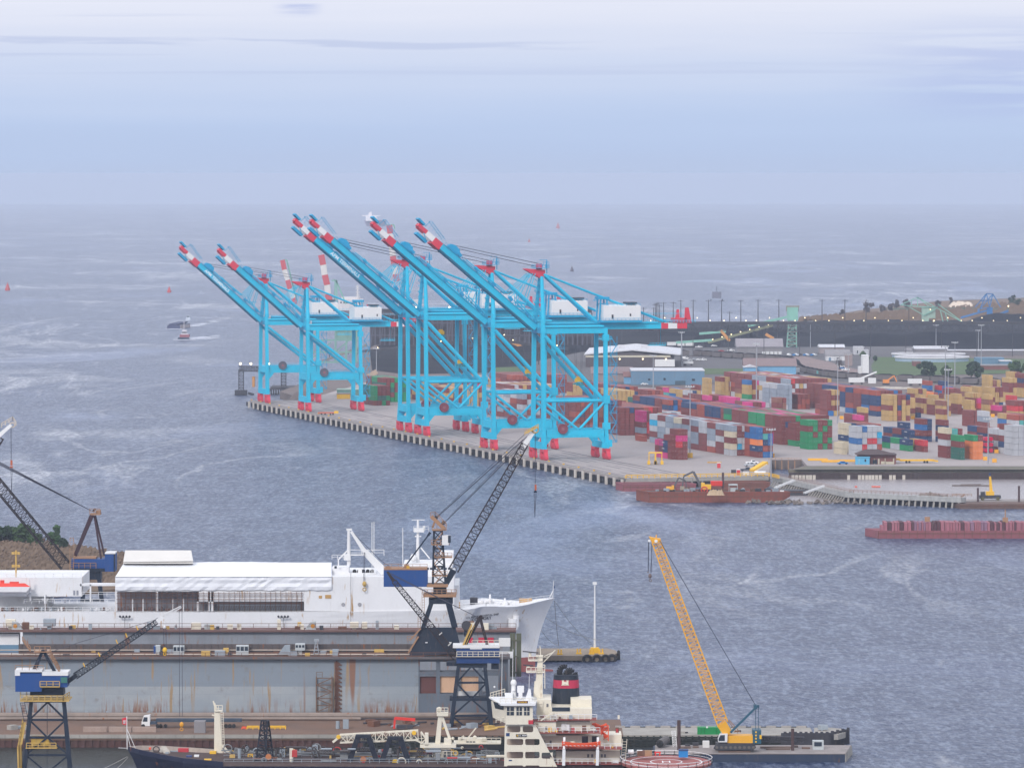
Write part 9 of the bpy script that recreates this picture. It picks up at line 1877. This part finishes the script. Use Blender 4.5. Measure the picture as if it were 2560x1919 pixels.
# calm basin water is the sea itself; yard furniture
def yard(px, py): return P(px, py, ZD+.1)
for i, (px, lb) in enumerate(((1630, 'left of the pair of yellow straddle frames on the apron'), (1647, 'right of the pair of yellow straddle frames on the apron'))):
    p = yard(px, 1160); t = thing('straddle_frame', lb, 'frame', p, 'yellow straddle frames'); b = MB()
    for dx in (-1.4, 1.4):
        for dy in (-1.5, 1.5): b.beam(p+V((dx, dy, 0)), p+V((dx, dy, 5.4)), .35)
    b.cbox(p+V((0, 0, 5.2)), 3.2, 3.4, .5); part('frame', b, YEL, t)
    for dx in (-1.5, 1.5): part('base_weight', MB().cbox(p+V((dx, 0, 0)), 1.3, 3.6, 1.6), YEL, t)
for i, (px, py) in enumerate(((1710, 1142), (1714, 1142), (1705, 1141))): p = yard(px, py); MB().cbox(p, .7, .5, 1.8).build('barrier_post', WHT if i == 1 else YEL, label='small guard post by the round mast base', cat='post', group='guard posts by the magenta stack')
p = yard(1786, 1157); MB().cbox(p, 6.6, .5, .7).build('stored_beam', mat('ochre_timber', (0,0,0)), label='ochre steel beam lying on the apron above the red cabin', cat='beam')
for px, py, lb in ((1797, 1169, 'small red toilet cabin with white roof in the middle of the apron'), (1846, 1186, 'small red toilet cabin near the parked pickups')):
    p = yard(px, py); t = thing('toilet_cabin', lb, 'toilet cabin', p, 'red toilet cabins'); part('cabin', MB().cbox(p, 1.5, 1.5, 2.2), mat('cabin_red', (.55,.04,.05), .5), t); part('roof', MB().cbox(p+V((0, 0, 2.2)), 1.7, 1.7, .25), WHT, t)
p = yard(1834, 1182); MB().cbox(p, 2.2, 1.5, 1.5).build('waste_bin', DKS, label='dark waste bin left of the red toilet cabin', cat='bin')
for x, y, c, k, lb in ((1880, 1159, 'white', 'pickup', 'white pickup behind the grey one near the yellow ramp'), (1876, 1165, 'silver', 'pickup', 'silver pickup between the white and dark ones'), (1866, 1177, 'dark', 'pickup', 'dark pickup with red tail lights beside the yellow ramp'), (2107, 1160, 'blue', 'car', 'bright blue car before the brick building')): car(yard(x, y), .15, c, lb, 6 if k == 'pickup' else 5, k, 'vehicles on the apron')
p = yard(1865, 1186); MB().cbox(p, 2.6, 1.6, 1.2).build('concrete_block', WHT, label='pale block beside the dark pickup', cat='block')
p = yard(1900, 1188); t = thing('tank_trailer', 'white horizontal tank beside the yellow railing', 'tank', p); part('tank', MB().tube(p+V((-2.5, 0, 1.1)), p+V((2.5, 0, 1.1)), .9, 12), WHT, t); part('tank_stand', MB().cbox(p, 4.4, 1.2, .4), DKS, t)
# yellow tilted gangway ramp and dark notch
t = thing('loading_ramp', 'yellow boarding ramp sloping up at the wharf corner', 'ramp', yard(1890, 1178)); b = MB(); a, c = yard(1880, 1178)+V((0, 0, .3)), Q(1914, 1156, yard(1914, 1176).y); b.beam(a, c, 3, 1.4); part('ramp_side', b, YEL, t); b = MB(); b.beam(a+V((.6, -1.6, -.7)), c+V((.6, -1.6, -.7)), .3, .5); part('ramp_edge', b, CREAM, t)
b = MB(); a, c = P(1922, 1150, ZD), P(2003, 1152, ZD); b.rail([a, c], 1.2, 3, .09)
for i in range(5): p = a.lerp(c, i/5); b.beam(p+V((0, -.5, -5)), p+V((0, -.5, 0)), .5)
b.build('notch_railing', BRN, label='brown railing and posts around the dark notch beside the wharf', cat='railing')
c = P(1971, 1168, 0); MB().tube(c+V((0, 0, -1)), V((c.x, c.y, Q(0, 1150, c.y).z)), .5, 8).build('mooring_pile', DKS, label='single dark pile standing in the notch', cat='pile')
# brick gate building and site cabin
shed('brick_building', 'brown brick building with hipped dark roof at the yard edge', 'building', 2146, 2240, 1160, 1137, BRK, RFD, 11, 0, doors=((.42,.44,0,.62,CRM), (.52,.56,0,.6,CRM), (.60,.71,0,.32,CRM), (.70,.72,0,.66,CRM), (.73,.92,0,.28,CRM), (.92,.95,0,.66,CRM), (.38,.5,.05,.5,GLS)))
a = yard(2146, 1160); Yq_ = a.y; b = MB(); xl, xr = Q(2143, 0, Yq_).x, Q(2243, 0, Yq_).x; z0 = Q(0, 1136, Yq_).z; z1 = Q(0, 1124, Yq_).z
b.hexa([(xl, Yq_-1, z0), (xr, Yq_-1, z0), (xr, Yq_+12, z0), (xl, Yq_+12, z0), (xl+5, Yq_+5, z1), (xr-8, Yq_+5, z1), (xr-8, Yq_+6, z1), (xl+5, Yq_+6, z1)]); b.build('hipped_roof', RFD, parent=[o for o in scn.objects if o.get('label') == 'brown brick building with hipped dark roof at the yard edge'][0])
shed('site_office', 'light blue container office left of the brick building', 'cabin', 2139, 2174, 1161, 1144, mat('office_blue', (.10,.36,.55), .6, wear=.1), mat('office_blue', (0,0,0)), 3, 0, doors=((.2,.3,0,.85,mat('door_blue', (.2,.42,.55), .6)), (.64,.74,.45,.8,GLS)))
for i, (x0, x1, y0, y1, lb) in enumerate(((2021, 2070, 1151, 1146, 'left end of the yellow steel beams stored on the yard'), (2055, 2100, 1155, 1149, 'middle bundle of yellow beams stored on the yard'), (2095, 2145, 1154, 1142, 'right bundle of yellow beams beside the blue office'))):
    a = yard(x0, y0); w_ = (x1-x0)*a.y/FPX; t = thing('beam_bundle', lb, 'beams', a, 'yellow spreader beams stored on the yard'); 
    for k in range(4): part('beam', MB().box(a.x, a.y+k*1.6, a.z, a.x+w_, a.y+k*1.6+.9, a.z+.7+.12*(k % 2)), mat('beam_yellow', (.75,.40,.04), .6, wear=.2), t)
a = yard(2250, 1157); t = thing('chassis_trailer', 'long yellow flat trailer right of the brick building', 'trailer', a); b = MB(); b.box(a.x, a.y, a.z+.9, a.x+16, a.y+2.4, a.z+1.7); b.box(a.x-2, a.y, a.z+1.3, a.x, a.y+2, a.z+2.2); b.beam(a+V((13, 1, 1.6)), a+V((18, 1, .8)), .8); part('bed', b, YEL, t)
for dx in (3, 4.4, 11.5, 12.8): part('wheel', MB().tube(a+V((dx, -.1, .55)), a+V((dx, .3, .55)), .55, 10), BLK, t)
for i, (px, py) in enumerate(((1931, 1142), (2282, 1047), (2482, 1042), (2499, 1008), (2491, 1132), (2486, 1155), (2463, 1150), (2104, 1047))):
    p = yard(px, py) if py > 1130 or py < 1130 else None; t = thing('mast_base', f"orange concrete block {['at the foot of the walkway mast', 'before the tan chequered block', 'right of the grey pair', 'behind the magenta low row', 'right of the red tank containers', 'lying right of the orange stack', 'at the foot of the orange stack', 'beyond the wide gap'][i]}", 'concrete block', p, 'orange blocks on the yard'); part('block', MB().cbox(p, 2.0, 1.6, 1.7), mat('block_orange', (.75,.36,.03), .6, wear=.15), t)
# red tank containers
for k in range(3):
    for j in range(2):
        p = P(2460+j*12, 1132, ZD+.1)+V((0, 0, k*2.75)); t = thing('tank_container', f"{['bottom', 'middle', 'top'][k]} red tank container in the {['left', 'right'][j]} stack behind the orange containers", 'tank container', p, 'red tank containers')
        part('tank', MB().tube(p+V((1.2, 0, 1.3)), p+V((-.3, 5.6, 1.3)), 1.05, 14), mat('tank_crimson', (.55,.01,.06), .4, wear=.1), t); b = MB()
        for x in (0, 2.4):
            b.beam(p+V((x, 0, 0)), p+V((x, 0, 2.6)), .16)
        for z in (.08, 2.6): b.beam(p+V((0, 0, z)), p+V((2.4, 0, z)), .16); b.beam(p+V((0, 0, z)), p+V((-1.5, 5.8, z)), .16); b.beam(p+V((2.4, 0, z)), p+V((.9, 5.8, z)), .16)
        part('tank_frame', b, DKS, t)
# low loader near the far cranes
p = P(795, 1037, ZD); t = thing('low_loader', 'red and yellow transport trailer by the second far crane', 'trailer', p); part('bed', MB().box(p.x, p.y, p.z+.8, p.x+10, p.y+2.4, p.z+1.6), mat('loader_rust', (.5,.14,.08), .7, wear=.3), t)
for dx in (2, 4, 7, 8.5): part('wheel', MB().tube(p+V((dx, -.1, .5)), p+V((dx, .3, .5)), .5, 8), BLK, t)
part('yellow_end', MB().box(p.x+9, p.y-.1, p.z+.9, p.x+11.5, p.y+2.2, p.z+2.2), YEL, t)
# ---- boats and buoys in the channel
def seaP(px, py):
    p = P(px, py, 0); r2 = p.x**2+p.y**2; return P(px, py, -r2/2/7.4e6)
p = seaP(424, 850); Y = p.y; q = lambda x, y, d=0: Q(400+x/16.583, 760+y/16.583, Y+d)
t = thing('tugboat', 'dark hulled tugboat heading this way in front of the barge', 'boat', q(1000, 1480))
b = MB(); b.hexa([q(650, 1490), q(1345, 1490), q(1300, 1490, 24), q(700, 1490, 24), q(640, 1450), q(1350, 1450), q(1300, 1450, 24), q(700, 1450, 24)]); b.hexa([q(720, 1455, -1), q(1235, 1455, -1), q(1240, 1450, 20), q(720, 1450, 20), q(760, 1375, -1.5), q(1200, 1385, -1.5), q(1200, 1400, 20), q(760, 1400, 20)]); part('hull', b, mat('tug_dark', (.02,.035,.07), .6), t)
b = MB(); b.box(q(800, 0).x, Y+3, q(0, 1380).z, q(1190, 0).x, Y+14, q(0, 1270).z); part('lower_house', b, mat('tug_red', (.30,.10,.12), .7), t); b = MB(); b.box(q(845, 0).x, Y+4, q(0, 1270).z, q(1150, 0).x, Y+11, q(0, 1230).z); b.box(q(890, 0).x, Y+4.5, q(0, 1235).z, q(1090, 0).x, Y+9, q(0, 1085).z); b.beam(q(995, 1085, 6), q(995, 720, 6), .5); b.box(q(930, 0).x, Y+6, q(0, 1090).z, q(1060, 0).x, Y+7, q(0, 1075).z); wh = part('wheelhouse', b, mat('tug_white', (.6,.58,.62), .6), t); b = MB()
for x in (905, 965, 1035): b.box(q(x, 0).x, Y+4.3, q(0, 1215).z, q(x+45, 0).x, Y+4.5, q(0, 1150).z)
part('window', b, GLS, wh)
WK = mat('wake_foam', (.42,.44,.50), .8, wear=0)
b = MB(); z = p.z+.05; rr = random.Random(2)
for i in range(60): x = 600+rr.random()*850; a = q(x, 1500+rr.random()*18, -1-rr.random()*2); b.box(a.x-.8, a.y-3, z-.3, a.x+.8+rr.random(), a.y+3, z+.3+rr.random()*.5)
part('bow_wave', b, WK, t)
p2 = seaP(434, 823); Y = p2.y; t = thing('hopper_barge', 'dark cargo barge pushed behind the tugboat', 'barge', q(700, 1030, 0)); b = MB(); b.hexa([q(300, 1040), q(830, 1040), q(1240, 1010, 70), q(900, 1010, 70), q(300, 880), q(830, 880), q(1240, 800, 70), q(900, 800, 70)]); part('hull', b, mat('barge_blue_grey', (.06,.07,.13), .7), t)
b = MB(); b.hexa([q(370, 880, 4), q(700, 880, 4), q(1100, 790, 60), q(760, 790, 60), q(370, 820, 4), q(700, 820, 4), q(1160, 720, 60), q(745, 720, 60)]); part('coaming', b, mat('barge_coaming', (.05,.06,.12), .7), t); b = MB(); b.prism([q(832, 1038, .5), q(1238, 1008, 69), q(1238, 820, 69), q(832, 870, .5)], (.2, 0, 0)); part('hull_side', b, mat('barge_buff', (.38,.33,.33), .8), t)
b = MB(); b.box(q(940, 0).x, Y+55, q(0, 720).z, q(1075, 0).x, Y+62, q(0, 540).z); b.box(q(900, 0).x, Y+52, q(0, 740).z, q(1100, 0).x, Y+66, q(0, 660).z); part('pusher_wheelhouse', b, mat('pusher_white', (.5,.55,.62), .6), t); b = MB(); b.box(q(950, 0).x, Y+54.8, q(0, 610).z, q(1060, 0).x, Y+55, q(0, 560).z); part('window', b, GLS, t)
b = MB()
for i in range(50): x = 250+rr.random()*620; a = q(x, 1045+rr.random()*10, -1-rr.random()*2); b.box(a.x-.8, a.y-3, p2.z-.3, a.x+.8+rr.random(), a.y+3, p2.z+.3+rr.random()*.4)
part('bow_wave', b, WK, t)
def wake(px0, py0, px1, py1, w0, w1, label, seed):
    rr = random.Random(seed); b = MB()
    for i in range(60):
        t_ = rr.random(); x = px0+(px1-px0)*t_; y = py0+(py1-py0)*t_+(rr.random()-.5)*(w0+(w1-w0)*t_); p = seaP(x, y); s_ = (1.5+rr.random()*4)*(1-t_*.4); b.add([p+V((-s_, -s_*1.5, .08)), p+V((s_*1.3, -s_*1.2, .08)), p+V((s_, s_*1.4, .08)), p+V((-s_*1.2, s_*1.2, .08))], [(0, 1, 2, 3)])
    b.build('wake', WK, label=label, cat='wake', kind='stuff')
wake(478, 815, 590, 790, 4, 8, 'pale wake trailing right of the barge', 1); wake(486, 846, 545, 842, 3, 9, 'pale wake trailing right of the tugboat', 2)
for i, (x, yb, yt, col, lb) in enumerate([(423, 731, 715, (.50,.08,.07), 'red channel buoy left of the raised far crane booms'), (19, 726, 706, (.50,.08,.07), 'red channel buoy at the left edge of the photo'), (1395, 571, 556, (.45,.12,.12), 'faint red buoy far out beyond the cranes'), (1323, 605, 596, (.45,.12,.12), 'tiny faint red buoy left of the other faint ones'), (1430, 678, 664, (.12,.10,.12), 'faint dark beacon beyond the crane mast')]):
    p = seaP(x, yb); Y = p.y; h = (yb-yt)*Y/FPX; t = thing('channel_buoy', lb, 'buoy', p, 'navigation buoys in the channel'); w_ = h*.32; part('float', MB().tube(p+V((0, 0, -.3)), p+V((0, 0, h*.3)), w_, 10), mat('buoy_%d' % i, col, .6), t); b = MB(); b.tube(p+V((0, 0, h*.3)), p+V((0, 0, h*.8)), w_*.8, 8, w_*.35); b.tube(p+V((0, 0, h*.8)), p+V((0, 0, h)), w_*.16, 6); part('tower', b, mat('buoy_%d' % i, col, .6), t)
p = seaP(1792, 752); t = thing('channel_light', 'small square white and dark beacon platform beyond the wooden poles', 'beacon', p); Y = p.y; part('platform', MB().box(p.x-5, Y, p.z+3, p.x+5, Y+6, p.z+10), mat('beacon_grey', (.16,.16,.2), .7), t); part('stilts', MB().box(p.x-7, Y+1, p.z-1, p.x-6, Y+2, p.z+2).box(p.x+6, Y+1, p.z-1, p.x+7, Y+2, p.z+2), DKS, t); part('mast', MB().beam((p.x, Y+3, p.z+10), (p.x, Y+3, p.z+16), .5), DKS, t)
# far container ship in the haze
p = seaP(925, 566); Y = p.y; q = lambda x, y, d=0: Q(860+x/11.06, 520+y/11.06, Y+d); t = thing('container_ship', 'pale container ship almost lost in the haze beyond the booms', 'ship', q(850, 500))
b = MB(); b.hexa([q(620, 500), q(1150, 500, 60), q(1150, 500, 90), q(620, 500, 60), q(560, 340), q(1160, 330, 60), q(1160, 330, 90), q(560, 340, 60)]); part('hull', b, mat('ship_mauve', (.20,.16,.22), .7), t)
b = MB(); b.box(q(600, 0).x, Y, q(0, 360).z, q(900, 0).x, Y+25, q(0, 205).z); b.box(q(490, 0).x, Y+2, q(0, 225).z, q(1005, 0).x, Y+14, q(0, 200).z); b.beam(q(750, 200, 8), q(750, 100, 8), 3); b.beam(q(705, 200, 8), q(712, 120, 8), 6); part('bridge_house', b, mat('far_white', (.85,.80,.80), .6), t)
